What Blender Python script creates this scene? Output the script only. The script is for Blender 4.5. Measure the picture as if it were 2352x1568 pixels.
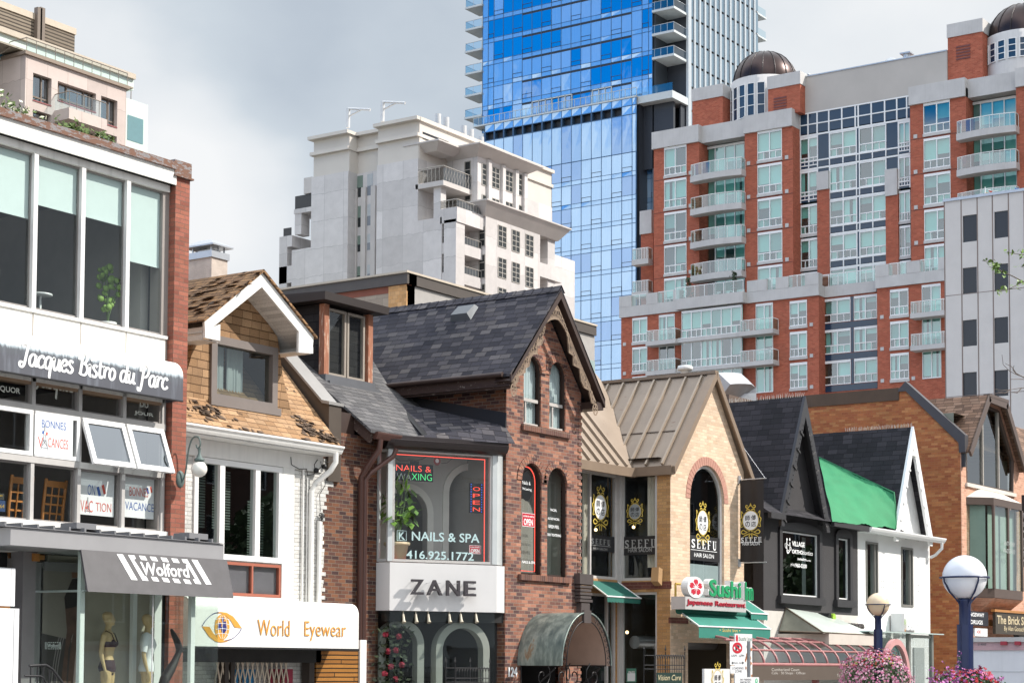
import bpy,math,random
from mathutils import Vector as V
from mathutils.geometry import tessellate_polygon
RND=random.Random(11)
rad=math.radians
for _o in list(bpy.data.objects):
 bpy.data.objects.remove(_o)
S=bpy.context.scene
COL=S.collection
FPX,YAW,PITCH,ROLL,CY,EYE=4366.6,0.597135,0.0596237,0.0048773,1268.57,2.7
CF=V((math.cos(YAW)*math.cos(PITCH),math.sin(YAW)*math.cos(PITCH),math.sin(PITCH)))
_rt=V((math.sin(YAW),-math.cos(YAW),0))
_up=_rt.cross(CF)
CA=_rt*math.cos(ROLL)+_up*math.sin(ROLL)
CU=-_rt*math.sin(ROLL)+_up*math.cos(ROLL)
CO=V((0,0,EYE))
cam=bpy.data.cameras.new('camera')
cam.sensor_width=36
cam.lens=36*FPX/2352
cam.shift_y=(CY-784)/2352
cam.clip_start=0.1
cam.clip_end=6000
camo=bpy.data.objects.new('camera',cam)
COL.objects.link(camo)
from mathutils import Matrix
mw=Matrix.Identity(4)
for i in range(3):
 mw[i][0],mw[i][1],mw[i][2],mw[i][3]=CA[i],CU[i],-CF[i],CO[i]
camo.matrix_world=mw
S.camera=camo
SUN_H=V((0.70,-1.0,0)).normalized()
SUN_EL=rad(42)
SUN=(SUN_H*math.cos(SUN_EL)+V((0,0,math.sin(SUN_EL)))).normalized()
sl=bpy.data.lights.new('sun','SUN')
sl.energy=4.4
sl.angle=rad(0.5)
sl.color=(1.0,0.945,0.87)
so=bpy.data.objects.new('sun',sl)
COL.objects.link(so)
so.rotation_euler=SUN.to_track_quat('Z','Y').to_euler()
so.location=(60,-60,120)
W=bpy.data.worlds.new('World')
S.world=W
W.use_nodes=True
def nd(nt,t,**k):
 n=nt.nodes.new(t)
 ins={}
 for a,b in k.items():
  if a.startswith('i_'):
   ins[a[2:]]=b
  else:
   setattr(n,a,b)
 for a,b in ins.items():
  sock=n.inputs[int(a)]if a.isdigit()else n.inputs[a.replace('_',' ')]
  if isinstance(b,bpy.types.NodeSocket):
   nt.links.new(b,sock)
  else:
   sock.default_value=b
 return n
def mth(nt,op,a,b=0.0,c=None,clamp=False):
 n=nt.nodes.new('ShaderNodeMath')
 n.operation=op
 n.use_clamp=clamp
 for i,x in enumerate((a,b,c)):
  if x is None:
   continue
  if isinstance(x,bpy.types.NodeSocket):
   nt.links.new(x,n.inputs[i])
  else:
   n.inputs[i].default_value=x
 return n.outputs[0]
def ramp(nt,fac,stops,interp='LINEAR'):
 n=nt.nodes.new('ShaderNodeValToRGB')
 cr=n.color_ramp
 cr.interpolation=interp
 while len(cr.elements)<len(stops):
  cr.elements.new(0.5)
 for e,(p,c)in zip(cr.elements,stops):
  e.position=p
  e.color=(c[0],c[1],c[2],1)if not isinstance(c,(int,float))else(c,c,c,1)
 nt.links.new(fac,n.inputs[0])
 return n.outputs[0]
def mixc(nt,f,a,b,blend='MIX'):
 n=nt.nodes.new('ShaderNodeMix')
 n.data_type='RGBA'
 n.blend_type=blend
 for s,x in((n.inputs[0],f),(n.inputs[6],a),(n.inputs[7],b)):
  if isinstance(x,bpy.types.NodeSocket):
   nt.links.new(x,s)
  elif isinstance(x,(int,float)):
   s.default_value=x
  else:
   s.default_value=(x[0],x[1],x[2],1)
 return n.outputs[2]
nt=W.node_tree
nt.nodes.clear()
tc=nd(nt,'ShaderNodeTexCoord').outputs['Generated']
sky=nd(nt,'ShaderNodeTexSky',sky_type='NISHITA',sun_disc=False)
sky.sun_elevation=SUN_EL
sky.sun_rotation=math.atan2(SUN_H.x,SUN_H.y)
sky.altitude=100
sky.air_density=1.0
sky.dust_density=0.3
sky.ozone_density=3.0
skc=nd(nt,'ShaderNodeHueSaturation',i_Color=sky.outputs[0],i_Saturation=1.9,i_Value=1.25)
bg_sky=nd(nt,'ShaderNodeBackground',i_Color=skc.outputs[0],i_Strength=0.15)
def dirdot(px,py,wide,soft):
 """soft disc of sky round the direction of a pixel of the photograph"""
 d=(CA*(px-1176)/FPX+CU*(CY-py)/FPX+CF).normalized()
 n=nd(nt,'ShaderNodeVectorMath',operation='DOT_PRODUCT',i_0=tc,i_1=d)
 return nd(nt,'ShaderNodeMapRange',interpolation_type='SMOOTHSTEP',i_Value=n.outputs['Value'],i_From_Min=math.cos(rad(wide)),i_From_Max=math.cos(rad(soft))).outputs[0]
mp=nd(nt,'ShaderNodeMapping',i_Vector=tc,i_Scale=(1,1,1.7))
nz=nd(nt,'ShaderNodeTexNoise',i_Vector=mp.outputs[0],i_Scale=3.1,i_Detail=7,i_Roughness=0.42,i_Distortion=0.2)
nz2=nd(nt,'ShaderNodeTexNoise',i_Vector=mp.outputs[0],i_Scale=11.0,i_Detail=7,i_Roughness=0.5)
cl=mth(nt,'ADD',mth(nt,'MULTIPLY',nz.outputs['Fac'],0.62),mth(nt,'MULTIPLY',nz2.outputs['Fac'],0.30))
grey=mth(nt,'ADD',mth(nt,'MULTIPLY',dirdot(930,260,6.5,0.5),-0.19),mth(nt,'MULTIPLY',dirdot(560,90,3.5,0.3),-0.10))
bright=mth(nt,'ADD',mth(nt,'MULTIPLY',dirdot(480,420,3.6,0.3),0.15),mth(nt,'MULTIPLY',dirdot(2000,60,8,1.0),0.13))
cl=mth(nt,'ADD',cl,mth(nt,'ADD',grey,bright))
ccol=ramp(nt,cl,[(0.20,(0.33,0.375,0.43)),(0.36,(0.405,0.45,0.495)),(0.50,(0.525,0.55,0.575)),(0.66,(0.605,0.615,0.625))])
zen=nd(nt,'ShaderNodeSeparateXYZ',i_0=tc).outputs[2]
over=nd(nt,'ShaderNodeMapRange',interpolation_type='SMOOTHSTEP',i_Value=zen,i_From_Min=0.42,i_From_Max=0.75,i_To_Min=1.14,i_To_Max=2.2).outputs[0]  # overhead clouds brightened, out of view, to lift the shaded walls
lift_dot=nd(nt,'ShaderNodeVectorMath',operation='DOT_PRODUCT',i_0=tc,i_1=V((-0.93,0.30,0.22)).normalized())
front=nd(nt,'ShaderNodeMapRange',interpolation_type='SMOOTHSTEP',i_Value=lift_dot.outputs['Value'],i_From_Min=0.05,i_From_Max=0.75,i_To_Min=1.0,i_To_Max=2.0).outputs[0]  # unseen clouds off to the left brightened to lift left-facing shaded walls
bg_cl=nd(nt,'ShaderNodeBackground',i_Color=ccol,i_Strength=mth(nt,'MULTIPLY',over,front))
sepz=nd(nt,'ShaderNodeSeparateXYZ',i_0=tc).outputs[2]
gap_d=V((-0.91*0.827+0.40*-0.562*0,0,0))
back=nd(nt,'ShaderNodeVectorMath',operation='DOT_PRODUCT',i_0=tc,i_1=V((-0.87,0.45,0.33)).normalized())
gap=nd(nt,'ShaderNodeMapRange',interpolation_type='SMOOTHSTEP',i_Value=back.outputs['Value'],i_From_Min=0.70,i_From_Max=0.88).outputs[0]
el=mth(nt,'ADD',sepz,mth(nt,'MULTIPLY',mth(nt,'SUBTRACT',nd(nt,'ShaderNodeTexNoise',i_Vector=mp.outputs[0],i_Scale=9.0,i_Detail=7,i_Roughness=0.55).outputs['Fac'],0.5),0.12))
hi=nd(nt,'ShaderNodeMapRange',interpolation_type='SMOOTHSTEP',i_Value=el,i_From_Min=0.262,i_From_Max=0.288).outputs[0]
mask=mth(nt,'MULTIPLY',gap,hi)
mx=nd(nt,'ShaderNodeMixShader',i_Fac=mask)
nt.links.new(bg_cl.outputs[0],mx.inputs[1])
nt.links.new(bg_sky.outputs[0],mx.inputs[2])
nt.links.new(mx.outputs[0],nd(nt,'ShaderNodeOutputWorld').inputs[0])
S.view_settings.view_transform='Standard'
S.view_settings.look='None'
S.view_settings.exposure=0.42
S.view_settings.gamma=1
S.render.engine='CYCLES'
S.cycles.max_bounces=7
S.cycles.diffuse_bounces=3
S.cycles.glossy_bounces=4
S.cycles.transparent_max_bounces=14
S.cycles.caustics_reflective=False
S.cycles.caustics_refractive=False
def ray(p):
 return CA*(p[0]-1176)/FPX+CU*(CY-p[1])/FPX+CF
def q(k,x,y):
 """a point read in one of the enlarged crops of the photograph, in whole-picture pixels"""
 n=int(k[1])
 y0={'A':0,'B':784.4,'C':1176}[k[0]]
 if k[0]=='A' and n>4:
  n-=4
  y0=392.2
 return((n-1)*588+x/4.0,y0+y/4.0)
class Plane:
 """a facade plane: origin o, u to the viewer's right, v upwards, n outwards"""
 def __init__(s,o,u,n,v=(0,0,1)):
  s.o,s.u,s.n,s.v=V(o),V(u).normalized(),V(n).normalized(),V(v).normalized()
 def hit(s,p):
  d=ray(p)
  return CO+d*((s.o-CO).dot(s.n)/d.dot(s.n))
 def uv(s,*p):
  if len(p)==3:
   p=(q(*p),)
  elif len(p)==2:
   p=(p,)
  w=s.hit(p[0])-s.o
  return w.dot(s.u),w.dot(s.v)
 def rect(s,a,b):
  """a, b: upper-left and lower-right picture points"""
  a=s.uv(*a)
  b=s.uv(*b)
  return min(a[0],b[0]),max(a[0],b[0]),min(a[1],b[1]),max(a[1],b[1])
 def pt(s,u,v,d=0.0):
  return s.o+s.u*u+s.v*v+s.n*d
 def off(s,d):
  return Plane(s.o+s.n*d,s.u,s.n,s.v)
def FY(y):
 return Plane((0,y,0),(1,0,0),(0,-1,0))
def FX(x):
 return Plane((x,0,0),(0,-1,0),(-1,0,0))
ORG={}
class MB:
 def __init__(s):
  s.v,s.f,s.t,s.sm=[],[],[],[]
 def face(s,pts,t=0.0,sm=False):
  i=len(s.v)
  s.v+=[V(p)for p in pts]
  s.f.append(tuple(range(i,i+len(pts))))
  s.t.append(t)
  s.sm.append(sm)
  return s
 def mesh(s,vs,fs,t=0.0,sm=False):
  i=len(s.v)
  s.v+=[V(p)for p in vs]
  for f in fs:
   s.f.append(tuple(i+k for k in f))
   s.t.append(t)
   s.sm.append(sm)
  return s
 def hexa(s,c,t=0.0):
  return s.mesh(c,((0,3,2,1),(4,5,6,7),(0,1,5,4),(1,2,6,5),(2,3,7,6),(3,0,4,7)),t)
 def box(s,x0,x1,y0,y1,z0,z1,t=0.0):
  return s.hexa([(x0,y0,z0),(x1,y0,z0),(x1,y1,z0),(x0,y1,z0),(x0,y0,z1),(x1,y0,z1),(x1,y1,z1),(x0,y1,z1)],t)
 def fb(s,F,u0,u1,v0,v1,d0,d1,t=0.0):
  return s.hexa([F.pt(*a)for a in((u0,v0,d1),(u1,v0,d1),(u1,v0,d0),(u0,v0,d0),(u0,v1,d1),(u1,v1,d1),(u1,v1,d0),(u0,v1,d0))],t)
 def fq(s,F,u0,u1,v0,v1,d=0.0,t=0.0):
  return s.face([F.pt(u0,v0,d),F.pt(u1,v0,d),F.pt(u1,v1,d),F.pt(u0,v1,d)],t)
 def fp(s,F,pts,d=0.0,t=0.0):
  return s.face([F.pt(u,v,d)for u,v in pts],t)
 def fprism(s,F,pts,d0,d1,t=0.0,back=True):
  n=len(pts)
  a=[F.pt(u,v,d1)for u,v in pts]
  b=[F.pt(u,v,d0)for u,v in pts]
  tri=tessellate_polygon([[V((u,v,0))for u,v in pts]])
  vs=a+b
  fs=[tuple(x)for x in tri]
  if back:
   fs+=[tuple(n+k for k in reversed(x))for x in tri]
  fs+=[(i,n+i,n+(i+1)%n,(i+1)%n)for i in range(n)]
  return s.mesh(vs,fs,t)
 def wall(s,F,outer,holes=(),d=0.0,th=0.3,reveal=None,sides=True):
  """a wall face with openings cut through it, reveals running inwards"""
  loops=[list(outer)]+[list(h)for h in holes]
  tri=tessellate_polygon([[V((u,v,0))for u,v in l]for l in loops])
  flat=[p for l in loops for p in l]
  s.mesh([F.pt(u,v,d)for u,v in flat],[tuple(x)for x in tri])
  for k,l in enumerate(loops):
   if k==0 and not sides:
    continue
   rd=th if k==0 or reveal is None else reveal
   n=len(l)
   vs=[F.pt(u,v,d)for u,v in l]+[F.pt(u,v,d-rd)for u,v in l]
   s.mesh(vs,[(i,n+i,n+(i+1)%n,(i+1)%n)for i in range(n)])
  return s
 def tube(s,pts,r,n=8,cap=True,t=0.0,sm=True):
  pts=[V(p)for p in pts]
  m=len(pts)
  rs=r if isinstance(r,(list,tuple))else[r]*m
  vs,fs=[],[]
  prev=None
  for i,p in enumerate(pts):
   a=(pts[min(i+1,m-1)]-pts[max(i-1,0)])
   a=a.normalized()if a.length>1e-9 else V((0,0,1))
   if prev is None:
    h=V((0,0,1))if abs(a.z)<0.9 else V((1,0,0))
    x=a.cross(h).normalized()
   else:
    x=(prev-a*prev.dot(a))
    x=x.normalized()if x.length>1e-6 else a.orthogonal().normalized()
   prev=x
   y=a.cross(x)
   for k in range(n):
    an=2*math.pi*k/n
    vs.append(p+(x*math.cos(an)+y*math.sin(an))*rs[i])
  for i in range(m-1):
   for k in range(n):
    k2=(k+1)%n
    fs.append((i*n+k,i*n+k2,(i+1)*n+k2,(i+1)*n+k))
  s.mesh(vs,fs,t,sm)
  if cap:
   s.mesh(vs[:n],[tuple(reversed(range(n)))],t)
   s.mesh(vs[-n:],[tuple(range(n))],t)
  return s
 def lathe(s,c,prof,n=24,t=0.0,sm=True,a0=0.0,a1=2*math.pi):
  c=V(c)
  vs,fs=[],[]
  full=abs(a1-a0-2*math.pi)<1e-6
  m=n if full else n+1
  for r,z in prof:
   for k in range(m):
    a=a0+(a1-a0)*k/n
    vs.append(c+V((r*math.cos(a),r*math.sin(a),z)))
  for i in range(len(prof)-1):
   for k in range(n):
    k2=(k+1)%m
    fs.append((i*m+k,i*m+k2,(i+1)*m+k2,(i+1)*m+k))
  return s.mesh(vs,fs,t,sm)
 def ball(s,c,r,n=16,m=10,t=0.0,sc=(1,1,1)):
  c=V(c)
  vs,fs=[],[]
  for i in range(m+1):
   ph=math.pi*i/m
   for k in range(n):
    a=2*math.pi*k/n
    vs.append(c+V((r*sc[0]*math.sin(ph)*math.cos(a),r*sc[1]*math.sin(ph)*math.sin(a),r*sc[2]*math.cos(ph))))
  for i in range(m):
   for k in range(n):
    k2=(k+1)%n
    fs.append((i*n+k,(i+1)*n+k,(i+1)*n+k2,i*n+k2))
  return s.mesh(vs,fs,t,True)
 def build(s,name,mat,parent=None,label=None,cat=None,group=None,kind=None):
  me=bpy.data.meshes.new(name)
  if parent is not None:
   org=ORG[parent.name]
  elif s.v:
   xs=[p.x for p in s.v]
   ys=[p.y for p in s.v]
   org=V(((min(xs)+max(xs))/2,(min(ys)+max(ys))/2,min(p.z for p in s.v)))
  else:
   org=V((0,0,0))
  me.from_pydata([p-org for p in s.v],[],s.f)
  uvl=me.uv_layers.new(name='UVMap')
  fl=uvl.data
  for poly,f in zip(me.polygons,s.f):
   n=V((0,0,0))
   p0=s.v[f[0]]
   for i in range(1,len(f)-1):
    n+=(s.v[f[i]]-p0).cross(s.v[f[i+1]]-p0)
   if n.length<1e-12:
    n=V((0,0,1))
   n.normalize()
   if abs(n.z)>0.985:
    a,b=V((1,0,0)),V((0,1,0))
   else:
    a=V((0,0,1)).cross(n).normalized()
    b=n.cross(a)
    if b.z<0:
     b=-b
    if abs(a.x)>abs(a.y):
     a=a if a.x>0 else-a
    else:
     a=a if a.y>0 else-a
   for li,vi in zip(poly.loop_indices,f):
    p=s.v[vi]
    fl[li].uv=(p.dot(a),p.dot(b))
  at=me.attributes.new('rnd','FLOAT','FACE')
  at.data.foreach_set('value',s.t)
  me.polygons.foreach_set('use_smooth',s.sm)
  for m in(mat if isinstance(mat,(list,tuple))else[mat]):
   me.materials.append(m)
  o=bpy.data.objects.new(name,me)
  COL.objects.link(o)
  if parent is not None:
   o.parent=parent
   ORG[o.name]=org
  else:
   o.location=org
   ORG[o.name]=org
  tag(o,label,cat,group,kind)
  return o
def tag(o,label=None,cat=None,group=None,kind=None):
 for k,v in(('label',label),('category',cat),('group',group),('kind',kind)):
  if v:
   o[k]=v
 return o
def thing(name,label,cat,loc,group=None):
 o=bpy.data.objects.new(name,None)
 o.empty_display_size=0.3
 COL.objects.link(o)
 o.location=loc
 ORG[o.name]=V(loc)
 return tag(o,label,cat,group)
def copy_tree(o,delta,label=None,parent=None):
 c=o.copy()
 COL.objects.link(c)
 if parent is not None:
  c.parent=parent
 else:
  c.location=o.location+V(delta)
  if label:
   c['label']=label
 ORG[c.name]=ORG[o.name]+V(delta)
 for ch in list(o.children):
  copy_tree(ch,delta,None,c)
 return c
def each(name,mat,parent,fns):
 """several like parts, each a mesh of its own"""
 out=[]
 for fn in fns:
  b=MB()
  fn(b)
  out.append(b.build(name,mat,parent))
 return out
MC={}
def new_mat(name):
 m=bpy.data.materials.new(name)
 m.use_nodes=True
 m.node_tree.nodes.clear()
 return m,m.node_tree
def finish(nt,sh):
 nt.links.new(sh,nd(nt,'ShaderNodeOutputMaterial').inputs[0])
def pbsdf(nt,col,rough=0.7,metal=0.0,normal=None,spec=0.5,**k):
 b=nd(nt,'ShaderNodeBsdfPrincipled')
 for s,x in((b.inputs['Base Color'],col),(b.inputs['Roughness'],rough),(b.inputs['Metallic'],metal),(b.inputs['Specular IOR Level'],spec)):
  if isinstance(x,bpy.types.NodeSocket):
   nt.links.new(x,s)
  elif isinstance(x,(int,float)):
   s.default_value=x
  else:
   s.default_value=(x[0],x[1],x[2],1)
 if normal is not None:
  nt.links.new(normal,b.inputs['Normal'])
 return b
def pos(nt,scale=(1,1,1)):
 g=nd(nt,'ShaderNodeNewGeometry').outputs['Position']
 return nd(nt,'ShaderNodeMapping',i_Vector=g,i_Scale=scale).outputs[0]
def mat(name,col,rough=0.65,metal=0.0,var=0.12,scale=3.0,bump=0.0,spec=0.5,streak=0.0,fine=0.0):
 """paint, metal, stone: one colour with slight uneven tone, optional run-off streaks and grain"""
 if name in MC:
  return MC[name]
 m,nt=new_mat(name)
 n1=nd(nt,'ShaderNodeTexNoise',i_Vector=pos(nt),i_Scale=scale,i_Detail=6,i_Roughness=0.6)
 f=ramp(nt,n1.outputs['Fac'],[(0.3,1-var),(0.7,1+0.0)])
 c=mixc(nt,1.0,col,f,'MULTIPLY')
 if streak:
  n2=nd(nt,'ShaderNodeTexNoise',i_Vector=pos(nt,(5,5,0.35)),i_Scale=2.0,i_Detail=5)
  c=mixc(nt,ramp(nt,n2.outputs['Fac'],[(0.5,0.0),(0.75,streak)]),c,(0.12,0.10,0.09))
 if fine:
  n3=nd(nt,'ShaderNodeTexNoise',i_Vector=pos(nt),i_Scale=60,i_Detail=3)
  c=mixc(nt,1.0,c,ramp(nt,n3.outputs['Fac'],[(0.3,1-fine),(0.7,1.0)]),'MULTIPLY')
 nrm=None
 if bump:
  n4=nd(nt,'ShaderNodeTexNoise',i_Vector=pos(nt),i_Scale=scale*8,i_Detail=4)
  nrm=nd(nt,'ShaderNodeBump',i_Strength=bump,i_Distance=0.02,i_Height=n4.outputs['Fac']).outputs[0]
 finish(nt,pbsdf(nt,c,rough,metal,nrm,spec).outputs[0])
 MC[name]=m
 return m
def brick(name,w,h,cols,mortar,mw=0.012,dirt=0.25,rough=0.85,bump=0.6,stops=None,hshadow=False,offset=0.5,vert=False,flake=None):
 """courses of bricks, blocks or shingles; each unit takes its own colour from cols"""
 if name in MC:
  return MC[name]
 m,nt=new_mat(name)
 uv=nd(nt,'ShaderNodeUVMap',uv_map='UVMap').outputs[0]
 sp=nd(nt,'ShaderNodeSeparateXYZ',i_0=uv)
 u,v=(sp.outputs[1],sp.outputs[0])if vert else(sp.outputs[0],sp.outputs[1])
 wob=nd(nt,'ShaderNodeTexNoise',i_Vector=uv,i_Scale=1.3,i_Detail=2)
 v=mth(nt,'ADD',v,mth(nt,'MULTIPLY',mth(nt,'SUBTRACT',wob.outputs['Fac'],0.5),h*0.16))
 vr=mth(nt,'DIVIDE',v,h)
 row=mth(nt,'FLOOR',vr)
 fv=mth(nt,'SUBTRACT',vr,row)
 ur=mth(nt,'ADD',mth(nt,'DIVIDE',u,w),mth(nt,'MULTIPLY',row,offset))
 if hshadow:
  jit=nd(nt,'ShaderNodeTexWhiteNoise',noise_dimensions='1D',i_W=row)
  ur=mth(nt,'ADD',ur,jit.outputs['Value'])
 colm=mth(nt,'FLOOR',ur)
 fu=mth(nt,'SUBTRACT',ur,colm)
 idv=nd(nt,'ShaderNodeCombineXYZ',i_0=colm,i_1=row)
 wn=nd(nt,'ShaderNodeTexWhiteNoise',noise_dimensions='2D',i_Vector=idv.outputs[0])
 n=len(cols)
 st=stops or[(i/n,c)for i,c in enumerate(cols)]
 bc=ramp(nt,wn.outputs['Value'],st,'CONSTANT')
 hv=nd(nt,'ShaderNodeHueSaturation',i_Color=bc)
 nt.links.new(mth(nt,'ADD',0.86,mth(nt,'MULTIPLY',nd(nt,'ShaderNodeSeparateColor',i_0=wn.outputs['Color']).outputs[1],0.28)),hv.inputs['Value'])
 bc=hv.outputs[0]
 gr=nd(nt,'ShaderNodeTexNoise',i_Vector=uv,i_Scale=38.0,i_Detail=3)
 bc=mixc(nt,1.0,bc,ramp(nt,gr.outputs['Fac'],[(0.3,0.80),(0.7,1.06)]),'MULTIPLY')
 if hshadow:
  mm=mth(nt,'MAXIMUM',mth(nt,'LESS_THAN',fv,mw/h*1.3),mth(nt,'LESS_THAN',fu,mw/w*0.6))
 else:
  mm=mth(nt,'MAXIMUM',mth(nt,'LESS_THAN',fv,mw/h),mth(nt,'LESS_THAN',fu,mw/w))
 c=mixc(nt,mm,bc,mortar)
 if dirt:
  dn=nd(nt,'ShaderNodeTexNoise',i_Vector=uv,i_Scale=0.9,i_Detail=6,i_Roughness=0.65)
  c=mixc(nt,1.0,c,ramp(nt,dn.outputs['Fac'],[(0.3,1-dirt),(0.62,1.0)]),'MULTIPLY')
 hgt=mth(nt,'SUBTRACT',1.0,mm)
 if hshadow:
  hgt=mth(nt,'SUBTRACT',hgt,mth(nt,'MULTIPLY',fv,0.6))
 if flake:
  fn=nd(nt,'ShaderNodeTexNoise',i_Vector=uv,i_Scale=flake[1],i_Detail=7,i_Roughness=0.62)
  fm=ramp(nt,fn.outputs['Fac'],[(flake[0],0.0),(flake[0]+0.03,1.0)])
  c=mixc(nt,fm,c,(0.035,0.028,0.024))
  hgt=mth(nt,'SUBTRACT',hgt,mth(nt,'MULTIPLY',fm,1.2))
 bp=nd(nt,'ShaderNodeBump',i_Strength=bump,i_Distance=0.012,i_Height=hgt)
 finish(nt,pbsdf(nt,c,rough,0,bp.outputs[0],0.3).outputs[0])
 MC[name]=m
 return m
def glass(name,tint=(0.75,0.82,0.82),refl=0.10,edge=0.55,rough=0.0,wavy=0.0):
 """a thin window pane: clear with a tint, and mirror-like at an angle"""
 if name in MC:
  return MC[name]
 m,nt=new_mat(name)
 lw=nd(nt,'ShaderNodeLayerWeight',i_Blend=0.35)
 fac=mth(nt,'ADD',refl,mth(nt,'MULTIPLY',lw.outputs['Facing'],edge*0.5),clamp=True)
 t=nd(nt,'ShaderNodeBsdfTransparent',i_Color=(*tint,1))
 g=nd(nt,'ShaderNodeBsdfGlossy',i_Roughness=rough,i_Color=(0.9,0.95,1,1))
 if wavy:
  w=nd(nt,'ShaderNodeTexNoise',i_Vector=pos(nt),i_Scale=0.9,i_Detail=2)
  b=nd(nt,'ShaderNodeBump',i_Strength=wavy,i_Distance=0.05,i_Height=w.outputs['Fac'])
  nt.links.new(b.outputs[0],g.inputs['Normal'])
 mx=nd(nt,'ShaderNodeMixShader',i_Fac=fac)
 nt.links.new(t.outputs[0],mx.inputs[1])
 nt.links.new(g.outputs[0],mx.inputs[2])
 finish(nt,mx.outputs[0])
 MC[name]=m
 return m
def emis(name,col,s):
 if name in MC:
  return MC[name]
 m,nt=new_mat(name)
 finish(nt,nd(nt,'ShaderNodeEmission',i_Color=(*col,1),i_Strength=s).outputs[0])
 MC[name]=m
 return m
def text(s,F,r,m,parent,name='lettering',d=0.01,ext=0.004,off=0.0,shear=0.0,keep=False,rot=False):
 """lettering fitted into the rectangle r = (u0, u1, v0, v1) of a plane"""
 cu=bpy.data.curves.new('t','FONT')
 cu.body=s
 cu.size=1
 cu.extrude=0.0
 cu.offset=off
 cu.shear=shear
 cu.align_x='CENTER'
 cu.resolution_u=3
 o=bpy.data.objects.new('t',cu)
 COL.objects.link(o)
 dg=bpy.context.evaluated_depsgraph_get()
 me=bpy.data.meshes.new_from_object(o.evaluated_get(dg))
 vs=[v.co.copy()for v in me.vertices]
 fs=[tuple(p.vertices)for p in me.polygons]
 bpy.data.objects.remove(o)
 bpy.data.curves.remove(cu)
 bpy.data.meshes.remove(me)
 if not vs:
  return None
 if rot:
  vs=[V((v.y,-v.x,0))for v in vs]
 x0,x1=min(v.x for v in vs),max(v.x for v in vs)
 y0,y1=min(v.y for v in vs),max(v.y for v in vs)
 u0,u1,v0,v1=r
 mb=MB()
 def mp(v,dd):
  a=(v.x-x0)/max(x1-x0,1e-6)
  b=(v.y-y0)/max(y1-y0,1e-6)
  return F.pt(u0+a*(u1-u0),v0+b*(v1-v0),dd)
 mb.mesh([mp(v,d+ext)for v in vs],fs)
 if ext>0.004:
  cnt={}
  for f in fs:
   for i in range(len(f)):
    a,b=f[i],f[(i+1)%len(f)]
    k=(min(a,b),max(a,b))
    cnt[k]=cnt.get(k,0)+1
  for(a,b),c in cnt.items():
   if c==1:
    mb.face([mp(vs[a],d+ext),mp(vs[b],d+ext),mp(vs[b],d),mp(vs[a],d)])
 return mb.build(name,m,parent)
def arch(u0,u1,v0,v1,n=14,rise=None):
 """an opening with a round head: list of points, counter-clockwise"""
 c=(u0+u1)/2
 r=(u1-u0)/2
 h=r if rise is None else rise
 pts=[(u0,v0),(u1,v0)]
 for i in range(n+1):
  a=math.pi*i/n
  pts.append((c+r*math.cos(a),v1-h+h*math.sin(a)))
 return pts
def rectp(r):
 return[(r[0],r[2]),(r[1],r[2]),(r[1],r[3]),(r[0],r[3])]
def shrink(r,k):
 return(r[0]+k,r[1]-k,r[2]+k,r[3]-k)
def window(parent,F,r,fm,gm,fw=0.06,d=-0.08,dep=0.06,mull=(),trans=(),mw=None,name='window',pane=True,ggap=0.02):
 """frame as a part, its pane as a sub-part; mull and trans are fractions of width and height"""
 u0,u1,v0,v1=r
 mw=mw or fw*0.8
 b=MB()
 b.fb(F,u0,u1,v1-fw,v1,d-dep,d)
 b.fb(F,u0,u1,v0,v0+fw,d-dep,d)
 b.fb(F,u0,u0+fw,v0+fw,v1-fw,d-dep,d-0.001)
 b.fb(F,u1-fw,u1,v0+fw,v1-fw,d-dep,d-0.001)
 for m_ in mull:
  c=u0+(u1-u0)*m_
  b.fb(F,c-mw/2,c+mw/2,v0+fw,v1-fw,d-dep,d-0.002)
 for t_ in trans:
  c=v0+(v1-v0)*t_
  b.fb(F,u0+fw,u1-fw,c-mw/2,c+mw/2,d-dep,d-0.003)
 o=b.build(name,fm,parent)
 if pane:
  MB().fq(F,u0+fw*0.5,u1-fw*0.5,v0+fw*0.5,v1-fw*0.5,d-dep*0.5-ggap*0).build('pane',gm,o)
 return o
def room(parent,F,r,depth,m,d=-0.3,name='interior',left=True):
 """the dark inside of a building seen through its windows"""
 u0,u1,v0,v1=r
 b=MB()
 b.fq(F,u0,u1,v0,v1,d-depth)
 b.face([F.pt(u0,v0,d),F.pt(u1,v0,d),F.pt(u1,v0,d-depth),F.pt(u0,v0,d-depth)])
 b.face([F.pt(u0,v1,d),F.pt(u1,v1,d),F.pt(u1,v1,d-depth),F.pt(u0,v1,d-depth)])
 if left:
  b.face([F.pt(u0,v0,d),F.pt(u0,v1,d),F.pt(u0,v1,d-depth),F.pt(u0,v0,d-depth)])
 b.face([F.pt(u1,v0,d),F.pt(u1,v1,d),F.pt(u1,v1,d-depth),F.pt(u1,v0,d-depth)])
 return b.build(name,m,parent)
def ribbon(mb,F,pts,w,d,nib=None):
 """a flat brush stroke along pts; nib gives the slanted edge of a broad pen"""
 n=len(pts)
 L,Rr=[],[]
 for i,(x,y)in enumerate(pts):
  if nib:
   ox,oy=nib[0]/2,nib[1]/2
  else:
   a=pts[min(i+1,n-1)]
   b=pts[max(i-1,0)]
   tx,ty=a[0]-b[0],a[1]-b[1]
   l=math.hypot(tx,ty)or 1
   ww=w[i]if isinstance(w,(list,tuple))else w
   ox,oy=-ty/l*ww/2,tx/l*ww/2
  L.append(F.pt(x+ox,y+oy,d))
  Rr.append(F.pt(x-ox,y-oy,d))
 mb.mesh(L+Rr,[(i,i+1,n+i+1,n+i)for i in range(n-1)])
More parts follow.
